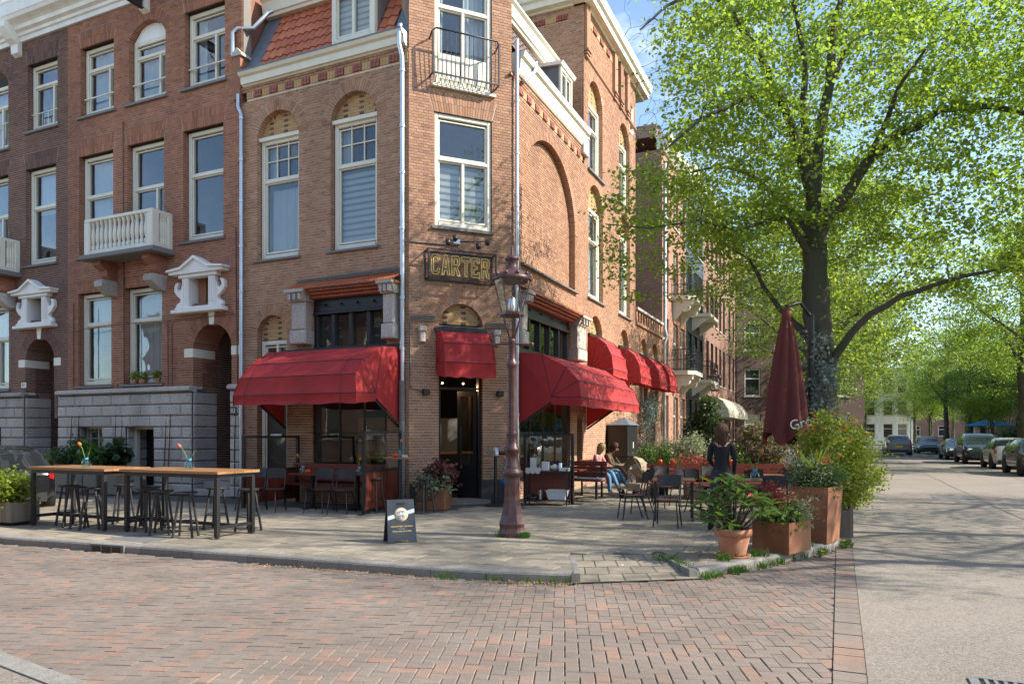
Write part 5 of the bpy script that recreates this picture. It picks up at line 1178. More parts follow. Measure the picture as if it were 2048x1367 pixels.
    reps = rn.poisson(per*np.clip(w_,0,1)*rn.gamma(1.6,1/1.6,len(cen))); idx = np.repeat(np.arange(len(cen)), reps); C = cen[idx]; D = dirs[idx]; m = len(C)
    off = rn.normal(size=(m,3))*np.array([spray_r,spray_r,spray_r*.38]); C = C+off-D*rn.uniform(0,.5,m)[:,None]
    V, Fq = leaves_np(C, lsize, rn)
    new('crown', npmesh('crown', V, Fq, lm), o, M, kind='stuff')
    return o
def px3(px, py, Z): return ((px-1024)/1441*Z, Z, 1.55-(py-868)*Z/1441)
B0 = (5.95,13.9,0)
def lb(*pts): return [(px3(a,b,Z)[0]-B0[0], Z-B0[1], px3(a,b,Z)[2], r*(.74 if r < .2 else .96)) for a, b, Z, r in pts]
limbs = [[(0,0,-.1,.4),(0,0,.2,.3),(-.02,.02,1.0,.26)]+lb((1645,800,13.9,.25),(1640,700,13.9,.245),(1632,600,13.9,.235),(1628,480,13.9,.21),(1626,400,13.9,.16),(1639,269,14,.13),(1660,166,14.1,.11),(1664,62,14.2,.1),(1690,-20,14.3,.08),(1700,-160,14.4,.04)),
 lb((1632,470,13.9,.2),(1651,440,13.8,.17),(1688,397,13.7,.15),(1738,323,13.5,.13),(1800,269,13.3,.11),(1879,219,13.1,.09),(1987,213,12.8,.07),(2060,228,12.6,.05),(2150,250,12.4,.03)),
 lb((1628,400,13.9,.13),(1612,290,13.6,.1),(1608,195,13.5,.085),(1610,124,13.4,.075),(1597,54,13.3,.06),(1581,-20,13.2,.05),(1570,-120,13.1,.03)),
 lb((1626,420,13.9,.15),(1600,300,13.6,.12),(1573,224,13.3,.11),(1548,174,13.1,.1),(1523,116,13,.09),(1490,62,12.9,.075),(1457,8,12.8,.06),(1400,-20,12.7,.05),(1330,15,12.5,.035),(1280,60,12.4,.02)),
 lb((1640,790,13.9,.2),(1668,715,13.7,.12),(1700,668,13.5,.095),(1745,628,13.3,.08),(1800,592,13.1,.07),(1870,570,12.9,.055),(1930,552,12.7,.05),(2010,535,12.5,.03)),
 lb((1628,520,13.9,.12),(1573,431,13.6,.06),(1520,446,13.4,.05),(1473,462,13.2,.04),(1400,440,13,.028),(1300,455,12.6,.02),(1210,448,12.3,.012)),
 lb((1632,690,13.9,.14),(1590,645,14.2,.09),(1559,620,14.4,.075),(1528,573,14.6,.06),(1500,520,14.8,.045),(1440,480,15,.03)),
 lb((1628,470,13.9,.13),(1560,400,14.8,.08),(1500,350,15.5,.06),(1440,330,16,.04),(1380,345,16.3,.025)),
 lb((1640,430,13.9,.14),(1720,400,15.2,.1),(1800,380,16.4,.07),(1880,390,17,.04)),
 lb((1660,166,14.1,.08),(1700,90,14.6,.06),(1760,40,15,.05),(1830,20,15.2,.03)),
 lb((1738,323,13.5,.08),(1770,250,12.6,.06),(1800,170,12,.05),(1850,100,11.6,.03)),
 lb((1548,174,13.1,.06),(1480,200,12.4,.05),(1400,240,12,.035),(1330,300,11.8,.02))]
crown = [(.2,0,8.4,4.2,3.6,3.4),(-2.6,.8,5.2,2.0,1.4,1.1),(1.2,1.4,5.4,2.6,1.6,1.2),(-2.2,-.5,6.6,2.2,1.8,1.6),(2.6,-1.0,7.4,2.4,2.2,2.6),(.3,.2,10.2,3.2,2.6,1.3),(-2.4,-.6,9.2,1.8,1.6,1.5),(-3.2,-1.2,5.7,1.7,1.0,.6),(-3.0,-.4,6.8,1.5,1.2,.9),(2.2,-.9,4.9,2.3,1.4,.9),(-1.2,.6,4.9,1.6,1.2,.8),(3.4,-1.2,6.0,1.6,1.2,1.0),(-2.6,-1.2,7.6,1.8,1.4,1.2),(.4,3.4,7.4,2.8,2.0,2.2),(2.7,-.7,4.6,2.1,1.1,.8),(1.3,1.2,4.0,1.5,1.1,.7),(3.4,-.8,8.8,1.6,1.6,1.6)]
def bare(x, y, z):
    px = 1024+1441*x/y; py = 868-1441*(z-1.55)/y
    if px < 1330 and py < 330: return .03
    if py < -40: return .3  # unseen crown top thinned to let sun through to the entrance corner
    return 1
tree('linden_tree', 'large linden tree in fresh light green leaf beside the folded parasol', B0, limbs, crown, 3600, 80000, .074, 5, M_['leaf'], bare=bare, spray_r=.17, shell=.3)
# one street tree, then copies of it along the road
def street_tree(name, label, base, h, seed, cr, nl, ls, group, lm='leaf2', nsp=260):
    s = h/12; rn = random.Random(seed); L = [[(0,0,-.1,.3*s+.06),(0,0,.3,.2*s+.04),(.05,0,2.4*s,.17*s),(.0,.1,4.2*s,.15*s),(-.1,0,6.5*s,.11*s),(.1,.1,9*s,.07*s),(0,0,11.2*s,.03*s)]]
    for i in range(9):
        z = (3.2+i*.75)*s; a = i*2.4+rn.random(); r = (1-.05*i)
        L.append([(0,0,z,.08*s),(math.cos(a)*1.2*r*s,math.sin(a)*1.2*r*s,z+.9*s,.06*s),(math.cos(a)*2.4*r*s,math.sin(a)*2.4*r*s,z+1.9*s,.035*s),(math.cos(a)*3.1*r*s,math.sin(a)*3.1*r*s,z+2.5*s,.015*s)])
    return tree(name, label, base, L, cr, nsp, nl, ls, seed, M_[lm], group)
grp = 'street trees along the road'
cr1 = [(0,0,8,3.6,3.6,3.6),(1,.6,6,2.8,2.8,2.2),(-1,-.5,9.6,2.4,2.4,2.4),(-.6,-.4,4.6,2.6,2.6,1.3)]
def at_r(o, t): q = goff(o, t); return (q[0], q[1], 0)
tA = street_tree('street_tree', 'street tree at the right edge of the picture, branches reaching over the parked cars', at_r(9.2,29), 13.5, 51, [(a*1.15,b*1.15,c*1.05,d*1.2,e*1.2,f*1.1) for a,b,c,d,e,f in cr1], 26000, .1, grp, 'leaf')
tB = street_tree('street_tree', 'street tree directly behind the linden, in the same row', (11.6,26.8,0), 12.5, 52, [(0,0,8,3.8,3.6,4.0),(.8,.6,5.2,3.0,2.6,2.0)], 16000, .11, grp)
tC = street_tree('street_tree', 'small young tree with a thin pale trunk behind the dark parked car', at_r(9.6,49), 7.2, 53, [(0,0,4.9,2.3,2.3,2.3),(.4,0,3.4,1.9,1.9,1.1)], 9000, .12, grp, 'leaf', 150)
tD = street_tree('street_tree', 'street tree outside the right edge, seen only by its shade on the pavement', (15.2,10.3,0), 12.5, 57, cr1, 8500, .09, grp, 'leaf', 220)
dup(tD, T(13.4,7.6,0) @ RZ(70) @ T(0,0,2.2) @ Matrix.Diagonal((.82,.82,1.02,1)), 'street tree outside the right edge whose shade falls on the left kerb')
dup(tD, T(18.4,15.6,0) @ RZ(200) @ Matrix.Diagonal((1.05,1.05,.95,1)), 'street tree outside the right edge whose shade falls on the asphalt')
rowlab = ['third','fourth','fifth','sixth','seventh']
for i, t in enumerate((24,37,52,70)):
    dup((tA,tB)[i % 2], T(5.95+.4134*t,13.9+.9105*t,0) @ RZ(55*i+20) @ Matrix.Diagonal((1.25,1.25,1.12-.03*i,1)), rowlab[i]+' tree of the left row, counted from the linden')
for i, (o, t, s) in enumerate(((9.8,60,.95),(9.5,72,1.0),(9.5,86,1.0),(9.5,104,1.05),(3.5,112,1.0),(6.8,120,1.1),(-3,118,1.1),(11.5,66,.85))):
    dup((tB,tA,tC)[i % 3 if i < 7 else 2], T(*at_r(o,t)) @ RZ(40*i) @ Matrix.Diagonal((s,s,s*(1.5 if (i % 3 == 2 and i < 7) else 1),1)), ['tree past the young tree on the right side, nearest of that far row','tree on the right side of the road, second of the far row','tree on the right side of the road, third of the far row','tree on the right side of the road, farthest of the far row','far tree standing left of centre where the road ends','far tree standing at the centre where the road ends','far tree at the left where the road ends','bushy tree in front of the hedge on the right'][i])
# ---------------------------------------------------------------- terrace furniture
AX = math.degrees(math.atan2(-DL.y, -DL.x))        # heading of the left front, about -24 degrees
def bartable(label, x, y, rz, L, W_, H=1.0):
    M = T(x,y,0) @ RZ(rz); o = thing('bar_table', label, 'table', M, 'long bar tables')
    n = 5
    for i in range(n):
        a = -W_/2+W_*i/n; MB().box(-L/2+RN.uniform(-.008,.004),L/2+RN.uniform(-.004,.008),a+.003,a+W_/n-.003,H-.04,H+RN.uniform(-.002,.002)).build('table_plank', M_['wood'], o, M)
    MB().box(-L/2+.06,L/2-.06,-W_/2+.05,-W_/2+.1,H-.1,H-.042).box(-L/2+.06,L/2-.06,W_/2-.1,W_/2-.05,H-.1,H-.042).box(-L/2+.06,-L/2+.11,-W_/2+.1,W_/2-.1,H-.1,H-.042).box(L/2-.11,L/2-.06,-W_/2+.1,W_/2-.1,H-.1,H-.042).build('apron', M_['blackmetal'], o, M)
    for sx in (-1,1):
        for sy in (-1,1):
            a, b = sx*(L/2-.085), sy*(W_/2-.075); MB().box(a-.03,a+.03,b-.03,b+.03,.015,H-.1).box(a-.015,a+.015,b-.015,b+.015,0,.015).build('leg', M_['blackmetal'], o, M)
        a = sx*(L/2-.085); MB().box(a-.02,a+.02,-W_/2+.105,W_/2-.105,.14,.19).build('stretcher', M_['blackmetal'], o, M)
    MB().box(-L/2+.1,L/2-.1,-.02,.02,.14,.19).build('stretcher', M_['blackmetal'], o, M)
    return o
bartable('oak bar table at the left, behind the green planter trough', -7.18, 12.2, AX, 1.95, .85); bartable('oak bar table with a vase and pink tulip, nearer to the entrance', -5.1, 11.38, AX, 2.1, .85)
# stools
st = thing('bar_stool', '', 'stool', T(0,0,0), 'black wooden stools'); SH = .68
MB().lathe([(.0,SH-.03),(.13,SH-.03),(.165,SH-.02),(.17,SH-.008),(.165,SH),(.0,SH)], 20).build('seat', M_['stool'], st)
for i in range(4):
    a = rad(45+90*i); c, s = math.cos(a), math.sin(a); MB().tube([(c*.1,s*.1,SH-.03),(c*.2,s*.2,0)], [.017,.02], 8).build('leg', M_['stool'], st)
MB().tube([(.162*math.cos(t/16*6.2832),.162*math.sin(t/16*6.2832),.24) for t in range(17)], .008, 6).build('foot_ring', M_['blackmetal'], st)
def tl(x, y, tx, ty): v = T(tx,ty,0) @ RZ(AX) @ Vector((x,y,0)); return v.x, v.y
spots = [(*tl(-.72,-.16,-5.1,11.38),'black stool at the left end under the tulip bar table'),(*tl(-.22,-.32,-5.1,11.38),'black stool at the middle front of the tulip bar table'),(*tl(.36,-.38,-5.1,11.38),'black stool at the front right leg of the tulip bar table'),(*tl(.05,.5,-5.1,11.38),'black stool at the middle of the house side of the tulip bar table'),(*tl(.72,.52,-5.1,11.38),'black stool at the right end on the house side of the tulip bar table'),
 (*tl(-.42,-.05,-7.18,12.2),'black stool nearest the green planter trough, under the left bar table'),(*tl(.0,-.22,-7.18,12.2),'black stool at the middle front of the left bar table'),(*tl(.46,-.26,-7.18,12.2),'black stool at the front right leg of the left bar table'),(*tl(.2,.52,-7.18,12.2),'black stool at the middle of the house side of the left bar table'),(*tl(1.02,.4,-7.18,12.2),'black stool in the gap between the two bar tables'),
 (-2.72,14.35,'black stool left of the round high table by the entrance'),(-1.72,14.2,'black stool right of the round high table, in front of the rusty planter')]
for i, (x, y, lb_) in enumerate(spots):
    M = T(x,y,0) @ RZ(RN.uniform(0,90))
    if i == 0:
        st.matrix_basis = M; st['label'] = lb_
        for c in KIDS[st.name]: WM[c.name] = M @ WM[c.name]
        WM[st.name] = M
    else: dup(st, M, lb_)
# tulip vases
M_['vaseglass'] = glass_mat('blue_vase_glass', (.62,.83,.9), .08); M_['orangeglass'] = mat('orange_candle_glass', (.75,.1,.012), .15, transl=.4, spec=.6)
M_['bluelabel'] = mat('blue_collar', (.05,.3,.5), .4); M_['tulip_o'] = mat('orange_tulip', (.75,.22,.03), .6, transl=.3, var=.2, vs=40); M_['tulip_p'] = mat('pink_tulip', (.75,.2,.14), .6, transl=.3, var=.2, vs=40); M_['tulip_y'] = mat('yellow_tulip', (.8,.45,.05), .6, transl=.3)
M_['stem'] = mat('tulip_stem', (.16,.28,.05), .6, transl=.2)
def vase(label, x, y, z, col, lean=(.05,.02), h=.17, s=1.0):
    M = T(x,y,z) @ Matrix.Scale(s,4); o = thing('vase', label, 'vase', M, 'small glass vases with tulips')
    MB().lathe([(.045,0),(.058,.012),(.06,.06),(.052,.095),(.022,.115),(.02,.135),(.026,.145)], 14).build('glass_body', M_['vaseglass'], o, M)
    MB().lathe([(.0275,.112),(.0275,.14)], 12).build('collar', M_['bluelabel'], o, M)
    a, b = lean; MB().tube([(0,0,.02),(a*.3,b*.3,.13),(a,b,.13+h*.7),(a*1.6,b*1.6,.13+h)], .005, 6).build('stem', M_['stem'], o, M)
    MB().lathe([(.004,-.02),(.02,-.012),(.024,.01),(.018,.032),(.006,.042)], 10, M=T(a*1.6,b*1.6,.13+h) @ RY(25*a/.05)).build('tulip_flower', M_[col], o, M)
    MB().add([(0,0,.1),(-a*.8-.02,.01,.2),(-a*1.3-.02,0,.3),(-a*.6,-.01,.2)], [(0,1,2,3)]).build('leaf', M_['stem'], o, M)
    return o
def candle(label, x, y, z):
    M = T(x,y,z); MB().lathe([(.035,0),(.052,.015),(.058,.045),(.05,.08),(.038,.092),(.034,.088),(.045,.05),(.03,.01)], 14).build('candle_glass', M_['orangeglass'], None, M, label=label, cat='candle holder', group='orange candle glasses')
vase('clear vase with an orange tulip on the left bar table', *tl(.1,-.1,-7.18,12.2), 1.0, 'tulip_o', (-.07,.02), .2, 1.15); vase('clear vase with a pink tulip on the bar table nearer the entrance', *tl(-.05,.05,-5.1,11.38), 1.0, 'tulip_p', (-.09,.02), .17, 1.2)
# school chairs
M_['chairseat'] = mat('brown_ply_seat', (.1,.045,.03), .45, var=.2, vs=6, stretch=(1,8,1))
cm_ = thing('cafe_chair', '', 'chair', T(0,0,0), 'black school chairs on the terrace')
MB().grid(lambda u, v: ((u-.5)*.4, -.2+v*.4, .45-.02*math.sin(v*math.pi)+.012*abs(u-.5)), 6, 6).grid(lambda u, v: ((u-.5)*.4, -.2+v*.4, .438-.02*math.sin(v*math.pi)+.012*abs(u-.5)), 6, 6).build('seat', M_['chairseat'] if 'chairseat' in M_ else M_['stool'], cm_)
MB().grid(lambda u, v: ((u-.5)*.4, .235+.03*v-.05*(1-(2*u-1)**2)*-.6, .66+v*.2-.02*(2*u-1)**4), 8, 3).grid(lambda u, v: ((u-.5)*.4, .245+.03*v+.03*(1-(2*u-1)**2), .66+v*.2-.02*(2*u-1)**4), 8, 3).build('backrest', M_['stool'], cm_)
for s in (-1,1):
    MB().tube([(s*.205,-.22,0),(s*.17,-.17,.42),(s*.17,-.05,.435),(s*.17,.1,.43),(s*.185,.2,.45),(s*.19,.235,.62),(s*.19,.262,.84)], .0125, 8).build('leg', M_['blackmetal'], cm_); MB().tube([(s*.205,.25,0),(s*.175,.12,.4),(s*.17,.05,.43)], .0125, 8).build('leg', M_['blackmetal'], cm_)
chairs = [(-5.35,14.75,160,'black school chair nearest the left windscreen'),(-4.85,14.5,172,'black school chair at the vase table, second from the left windscreen'),(-3.85,14.35,165,'black school chair third from the left windscreen, before the bench'),(-3.35,14.15,170,'black school chair right beside the right windscreen post'),
 (2.62,12.15,160,'black school chair in front, nearest the camera on the sunny terrace'),(2.5,14.3,100,'black school chair behind the front one, beside the stroller'),(3.75,14.3,-150,'black school chair directly left of the standing woman'),(4.3,11.7,165,'black school chair behind the terracotta pot'),(4.95,12.2,-170,'black school chair beside the tall rusty planter'),(4.7,14.4,10,'black school chair on the far side of the vase table behind the woman'),(2.2,13.2,95,'black school chair at the left end of the brown table, back to the lamp'),(3.3,15.3,200,'black school chair in front of the long red bench, left part'),(5.5,13.4,-80,'black school chair at the street end of the vase table'),(4.35,15.5,185,'black school chair in front of the long red bench, middle part')]
for i, (x, y, a, lb_) in enumerate(chairs):
    M = T(x,y,0) @ RZ(a+180)
    if i == 0:
        cm_.matrix_basis = M; cm_['label'] = lb_
        for c in KIDS[cm_.name]: WM[c.name] = M @ WM[c.name]
        WM[cm_.name] = M
    else: dup(cm_, M, lb_)
# windscreens: black steel frame, glass above, red boards below
def screen(label, a, b, H, zp, boards=True):
    a = Vector((*a,0)); b = Vector((*b,0)); L = (b-a).length; M = frame(a, b-a); o = thing('windscreen', label, 'windscreen', M, 'glass windscreens of the terrace')
    MB().box(-.03,.03,-.03,.03,0,H).box(-.2,.2,-.06,.06,0,.012).build('post', M_['blackmetal'], o, M); MB().box(L-.03,L+.03,-.03,.03,0,H).build('post', M_['blackmetal'], o, M)
    MB().box(.03,L-.03,-.025,.025,H-.05,H-.001).build('top_rail', M_['blackmetal'], o, M); MB().box(.03,L-.03,-.03,.03,zp,zp+.05).build('middle_rail', M_['blackmetal'], o, M)
    MB().box(.03,L-.03,-.004,.004,zp+.05,H-.05).build('glass_panel', M_['glassC'], o, M)
    n = max(3, int(L/.16))
    for i in range(n): MB().box(.03+(L-.06)*i/n+.003,.03+(L-.06)*(i+1)/n-.003,-.014,.014,.08,zp).build('board', M_['redwood'], o, M)
    return o
screen('left windscreen of the bench terrace, in front of the white side door', (-5.66,15.19), (-4.98,16.75), 1.52, .74); screen('windscreen with red boards beside the round high table', (-2.87,13.96), (-2.4,15.5), 1.62, .8); screen('windscreen right of the street lamp, behind the service shelf', (1.34,15.95), (.3,16.42), 1.56, .72)
# benches
def bench(label, M, L, D=.45, back=.86, n=3, cush=False, group='red wooden benches'):
    o = thing('bench', label, 'bench', M, group)
    for i in range(3): MB().box(-L/2,L/2,-D/2+i*D/3+.004,-D/2+(i+1)*D/3-.004,.42,.45).build('seat_board', M_['redwood'], o, M)
    for i in range(n): h = (back-.5)/n; MB().box(-L/2,L/2,D/2,D/2+.025,.5+i*h+.006,.5+(i+1)*h-.006).build('back_board', M_['redwood'], o, M)
    for s in (-1,1):
        for y in (-D/2+.04,D/2-.02): x = s*(L/2-.12); MB().box(x-.02,x+.02,y-.02,y+.02,0,(.42 if y < 0 else back-.05)).build('leg', M_['blackmetal'], o, M)
    if cush: MB().bbox(-L/2+.03,L/2-.03,-D/2,D/2-.05,.452,.5,.015,M=None).build('cushion', M_['cushion'], o, M)
    return o
M_['cushion'] = mat('grey_cushion', (.16,.15,.19), .9, var=.1)
bench('long red bench against the cafe front under the left awning', FL @ T(-1.72,-.42,0), 2.6, .45, .9); bench('short red bench half hidden by the windscreen right of the lamp', T(1.75,17.5,0) @ RZ(-27), 1.0, .45, .9, 3, True); bench('red bench carrying the two seated women', FR @ T(2.9,-1.1,0), 1.4, .45, .9, 3, True)
bench('long red bench closing the sunny terrace towards the shrubs', T(4.75,16.35,0) @ RZ(-3), 3.3, .45, .88)
# tables on the terrace
def cafetable(label, x, y, rz, w=.7, d=.7, H=.74, top='redwood', four=False):
    M = T(x,y,0) @ RZ(rz); o = thing('cafe_table', label, 'table', M, 'low cafe tables'); n = 4
    for i in range(n): a = -d/2+d*i/n; MB().box(-w/2,w/2,a+.002,a+d/n-.002,H-.03,H).build('table_plank', M_[top], o, M)
    if four:
        for sx in (-1,1):
            for sy in (-1,1): MB().box(sx*(w/2-.05)-.016,sx*(w/2-.05)+.016,sy*(d/2-.05)-.016,sy*(d/2-.05)+.016,0,H-.03).build('leg', M_['blackmetal'], o, M)
    else: MB().box(-.035,.035,-.035,.035,.02,H-.03).build('leg', M_['blackmetal'], o, M); MB().box(-.28,.28,-.03,.03,0,.02).box(-.03,.03,-.28,.28,.0,.019).build('foot', M_['blackmetal'], o, M)
    return o
cafetable('square red cafe table before the bench, with a blue vase and orange candle', -4.2, 15.15, AX); cafetable('square red cafe table half hidden by the boarded windscreen', -3.2, 14.9, AX)
cafetable('brown wooden table on the sunny terrace, left of the standing woman', 2.95, 13.15, -12, .75, .75, .74, 'wood', True); cafetable('brown wooden table with a blue vase, right of the standing woman', 4.45, 12.95, -8, 1.3, .7, .74, 'wood', True); cafetable('small red table before the short bench, near the windscreen', 1.4, 16.75, -24, .55, .55, .74, 'redwood')
vase('blue vase on the red table before the bench', -4.35, 15.0, .74, 'tulip_o', (-.06,0), .2, 1.1); candle('orange candle glass on the red table before the bench', -4.22, 14.92, .74); vase('blue vase on the table behind the boarded windscreen', -3.15, 14.85, .74, 'tulip_o', (.01,0), .16); candle('orange candle glass behind the boarded windscreen', -3.03, 14.85, .74)
vase('turquoise vase on the brown table left of the standing woman', 3.02, 13.0, .74, 'tulip_y', (.01,0), .2, 1.25); candle('orange candle glass left of the turquoise vase', 2.84, 13.0, .74); candle('orange candle glass at the far side of the brown table', 2.72, 13.25, .74); vase('turquoise vase on the table right of the standing woman', 4.3, 12.75, .74, 'tulip_o', (.05,0), .22, 1.4); candle('orange candle glass in front of the red flowered tall planter', 4.75, 12.7, .74)
for i, (x, y, z, s) in enumerate(((3.4,16.3,.9,'far left'),(3.7,16.35,.9,'second'),(4.6,16.2,.9,'third'),(5.0,16.25,.9,'fourth'))): candle('orange candle glass on top of the long red bench, %s one from the stroller' % ('first' if i == 0 else s), x, y+.24, .88)
# round high tables
def hightable(label, x, y, r=.34, H=1.08):
    M = T(x,y,0); o = thing('high_table', label, 'table', M, 'round high tables'); MB().lathe([(0,H-.03),(r-.01,H-.03),(r,H-.02),(r,H-.004),(r-.01,H),(0,H)], 28).build('table_top', M_['wood'], o, M); MB().lathe([(.038,.02),(.038,H-.03)], 14).build('column', M_['blackmetal'], o, M); MB().lathe([(0,0),(.24,0),(.24,.012),(.05,.025),(0,.025)], 24).build('foot', M_['blackmetal'], o, M)
hightable('round high table left of the entrance with an orange vase', -2.3, 14.75); hightable('round high table right of the entrance carrying a pin machine', -.36, 15.75, .28, 1.1)
vase('vase with pale tulips on the round table left of the entrance', -2.28, 14.6, 1.08, 'tulip_p', (.02,0), .2); candle('orange candle glass on the round table left of the entrance', -2.36, 14.56, 1.08); MB().bbox(-.05,.05,-.04,.04,0,.05,.01).build('ashtray', M_['zinc'], None, T(-2.18,14.7,1.08), label='small metal ashtray beside the vase on the round table', cat='ashtray')
vase('small dark vase with an orange flower on the right round table', -.5, 15.68, 1.1, 'tulip_o', (-.01,0), .12, .8); MB().lathe([(.05,0),(.05,.16),(.045,.16),(.045,.02)], 14).build('steel_cup', M_['zinc'], None, T(-.34,15.62,1.1), label='steel cutlery cup on the right round table', cat='cup'); MB().bbox(-.09,.09,-.08,.08,0,.09,.03).build('card_terminal', M_['black'], None, T(-.2,15.7,1.1), label='black card terminal on the right round table', cat='terminal')
MB().tube([(-.16,15.6,1.1),(-.1,15.55,.95),(-.12,15.55,.7),(-.06,15.6,.55)], .006, 5).build('power_cable', M_['white'], None, label='white cable hanging from the right round table', cat='cable')
M_['bluebag'] = mat('blue_plastic_bag', (.03,.25,.6), .35, transl=.2); MB().grid(lambda u, v: (.13*math.sin(v*3.14)*math.cos(u*6.283)*(1+.25*math.sin(u*19)), .1*math.sin(v*3.14)*math.sin(u*6.283), v*.3), 14, 6).build('plastic_bag', M_['bluebag'], None, T(-.12,15.95,.35), label='crumpled blue plastic bag behind the round table column', cat='bag')
# A-board
AM = T(-1.62,10.42,0) @ RZ(23); ab = thing('pavement_sign', 'dark blue folding pavement board saying no bikes', 'sign', AM)
M_['board'] = mat('dark_blue_board', (.022,.032,.045), .45, var=.1); M_['paleblue'] = mat('pale_blue_stripe', (.45,.53,.57), .5)
def panel(M, nm):
    b = MB(); w_, h_ = .42, .62; out = [(-w_/2,.0),(-.1,.0),(-.09,.035),(.09,.035),(.1,.0),(w_/2,.0),(w_/2-.015,h_),(.055,h_),(.055,h_-.07),(-.055,h_-.07),(-.055,h_),(-w_/2+.015,h_)]
    out = [(-w_/2,0),(-.1,0),(-.09,.035),(.09,.035),(.1,0),(w_/2,0),(w_/2-.015,h_),(-w_/2+.015,h_)]
    b.prism(out, -.012, .012); return b.build(nm, M_['board'], ab, M)
P1 = AM @ T(0,-.14,0) @ RX(-12); P2 = AM @ T(0,.14,0) @ RX(12); p1 = panel(P1,'front_panel'); panel(P2,'back_panel')
MB().box(-.06,.06,-.016,-.0125,.545,.575).build('hand_slot', M_['black'], p1, P1)
MB().prism([(-.198,.33),(.196,.43),(.195,.485),(-.197,.385)], -.0135, -.0122).build('stripe', M_['paleblue'], p1, P1)
MB().lathe([(.0,0),(.1,0),(.1,.003),(0,.003)], 28, M=T(0,-.0136,.405) @ RX(90)).build('badge_ring', M_['gold'], p1, P1); MB().lathe([(.0,0),(.085,0),(.085,.0045),(0,.0045)], 28, M=T(0,-.0136,.405) @ RX(90)).build('badge_disc', M_['white'], p1, P1)
bk2 = MB()
for cz, s in ((.435,1),(.375,-1)):
    for cx in (-.035,.035): bk2.tube([(cx+.019*math.cos(t/12*6.2832),-.0195,cz-.006+.019*math.sin(t/12*6.2832)) for t in range(13)], .0028, 5)
    bk2.tube([(-.035,-.0195,cz-.006),(-.01,-.0195,cz+.022),(.028,-.0195,cz+.022),(.035,-.0195,cz-.006)], .003, 5); bk2.tube([(-.01,-.0195,cz+.022),(.005,-.0195,cz-.004),(.028,-.0195,cz+.022)], .0028, 5)
bk2.build('bicycle_emblem', M_['black'], p1, P1)
text(p1, 'GEEN FIETSEN / NO BIKES', P1 @ T(0,-.0145,.235) @ RX(90), .028, M_['gold']); text(p1, 'DENK AAN DE BUREN', P1 @ T(0,-.0145,.165) @ RX(90), .028, M_['gold']); MB().box(-.05,.05,-.0145,-.0125,.199,.202).build('rule', M_['paleblue'], p1, P1)
# wheelchair mark on the ramp
wm = MB(); wm.tube([(.07*math.cos(t),.07*math.sin(t),0) for t in [2.2+i*.42 for i in range(11)]], .014, 5); wm.bar((0,.16,0),(.01,.03,0),.03,.01); wm.bar((.01,.05,0),(.12,.04,0),.03,.01); wm.bar((.12,.04,0),(.16,-.07,0),.03,.01); wm.bar((.0,.1,0),(.1,.1,0),.022,.01); wm.ball((0,.2,0),.028,6)
wm.build('wheelchair_mark', M_['white'], None, T(1.28,8.6,-.062) @ RX(6) @ RZ(-20) @ Matrix.Diagonal((1,1,.12,1)), label='white wheelchair symbol painted on the ramp slabs', cat='marking')
# service shelf with crockery
SMx = FR @ T(.75,-.62,0) @ RZ(65); SMx = frame(Vector((.32,15.95,0)), Vector((1.0,-.28,0))); ss = thing('service_shelf', 'dark red service shelf with trays beside the street lamp', 'shelf', SMx)
MB().box(0,.95,-.16,.2,.72,.75).build('top_shelf', M_['blackmetal'], ss, SMx); MB().box(0,.95,-.16,.2,.1,.125).build('lower_shelf', M_['blackmetal'], ss, SMx); [MB().box(x-.012,x+.012,y-.012,y+.012,0,.72 if y > 0 else .8).build('leg', M_['blackmetal'], ss, SMx) for x in (.02,.93) for y in (-.14,.18)]; MB().box(.0,.95,.2,.22,.14,.72).build('back_board', M_['redwood'], ss, SMx)
def item(nm, lb_, cat, mesh, x, y, z, m): mesh.build(nm, m, None, SMx @ T(x,y,z), label=lb_, cat=cat)
M_['plasticw'] = mat('white_plastic', (.62,.62,.58), .45, var=.06); M_['steel'] = mat('brushed_steel', (.6,.6,.6), .28, metal=.9)
tr_ = MB(); tr_.box(0,.34,-.12,.02,0,.06); [tr_.lathe([(.055,0),(.055,.03)], 12, M=T(.06+.11*i,-.12,-.01) @ RX(90)) for i in range(3)]
item('cutlery_tray','grey scalloped cutlery tray on the service shelf','tray',tr_,.02,-.04,.752,M_['zinc']); item('white_carton','tall white carton on the service shelf','box',MB().bbox(0,.16,-.06,.06,0,.2,.01),.36,-.02,.752,M_['plasticw']); item('menu_holder','white menu holder at the left of the service shelf','menu',MB().box(0,.14,-.004,.004,0,.22),.06,.1,.81,M_['plasticw'])
item('napkin_bag','crumpled clear bag on the service shelf','bag',MB().grid(lambda u,v:(.08*math.sin(v*3.14)*math.cos(u*6.28)*(1+.3*math.sin(u*25)),.07*math.sin(v*3.14)*math.sin(u*6.28),v*.15),14,5),.64,.0,.752,M_['curtain']); item('steel_jar','steel jar on the right of the service shelf','jar',MB().lathe([(.045,0),(.045,.17),(.03,.18)],12),.76,0,.752,M_['steel']); item('white_tray','flat white tray at the right end of the service shelf','tray',MB().box(0,.17,-.08,.06,0,.07),.8,-.02,.752,M_['plasticw'])
tb_ = MB().add([(-.18,-.12,0),(.18,-.12,0),(.18,.12,0),(-.18,.12,0),(-.23,-.15,.2),(.23,-.15,.2),(.23,.15,.2),(-.23,.15,.2)],[(3,2,1,0),(0,1,5,4),(1,2,6,5),(2,3,7,6),(3,0,4,7)]).box(-.24,.24,-.16,-.14,.19,.21).box(-.24,.24,.14,.16,.19,.21)
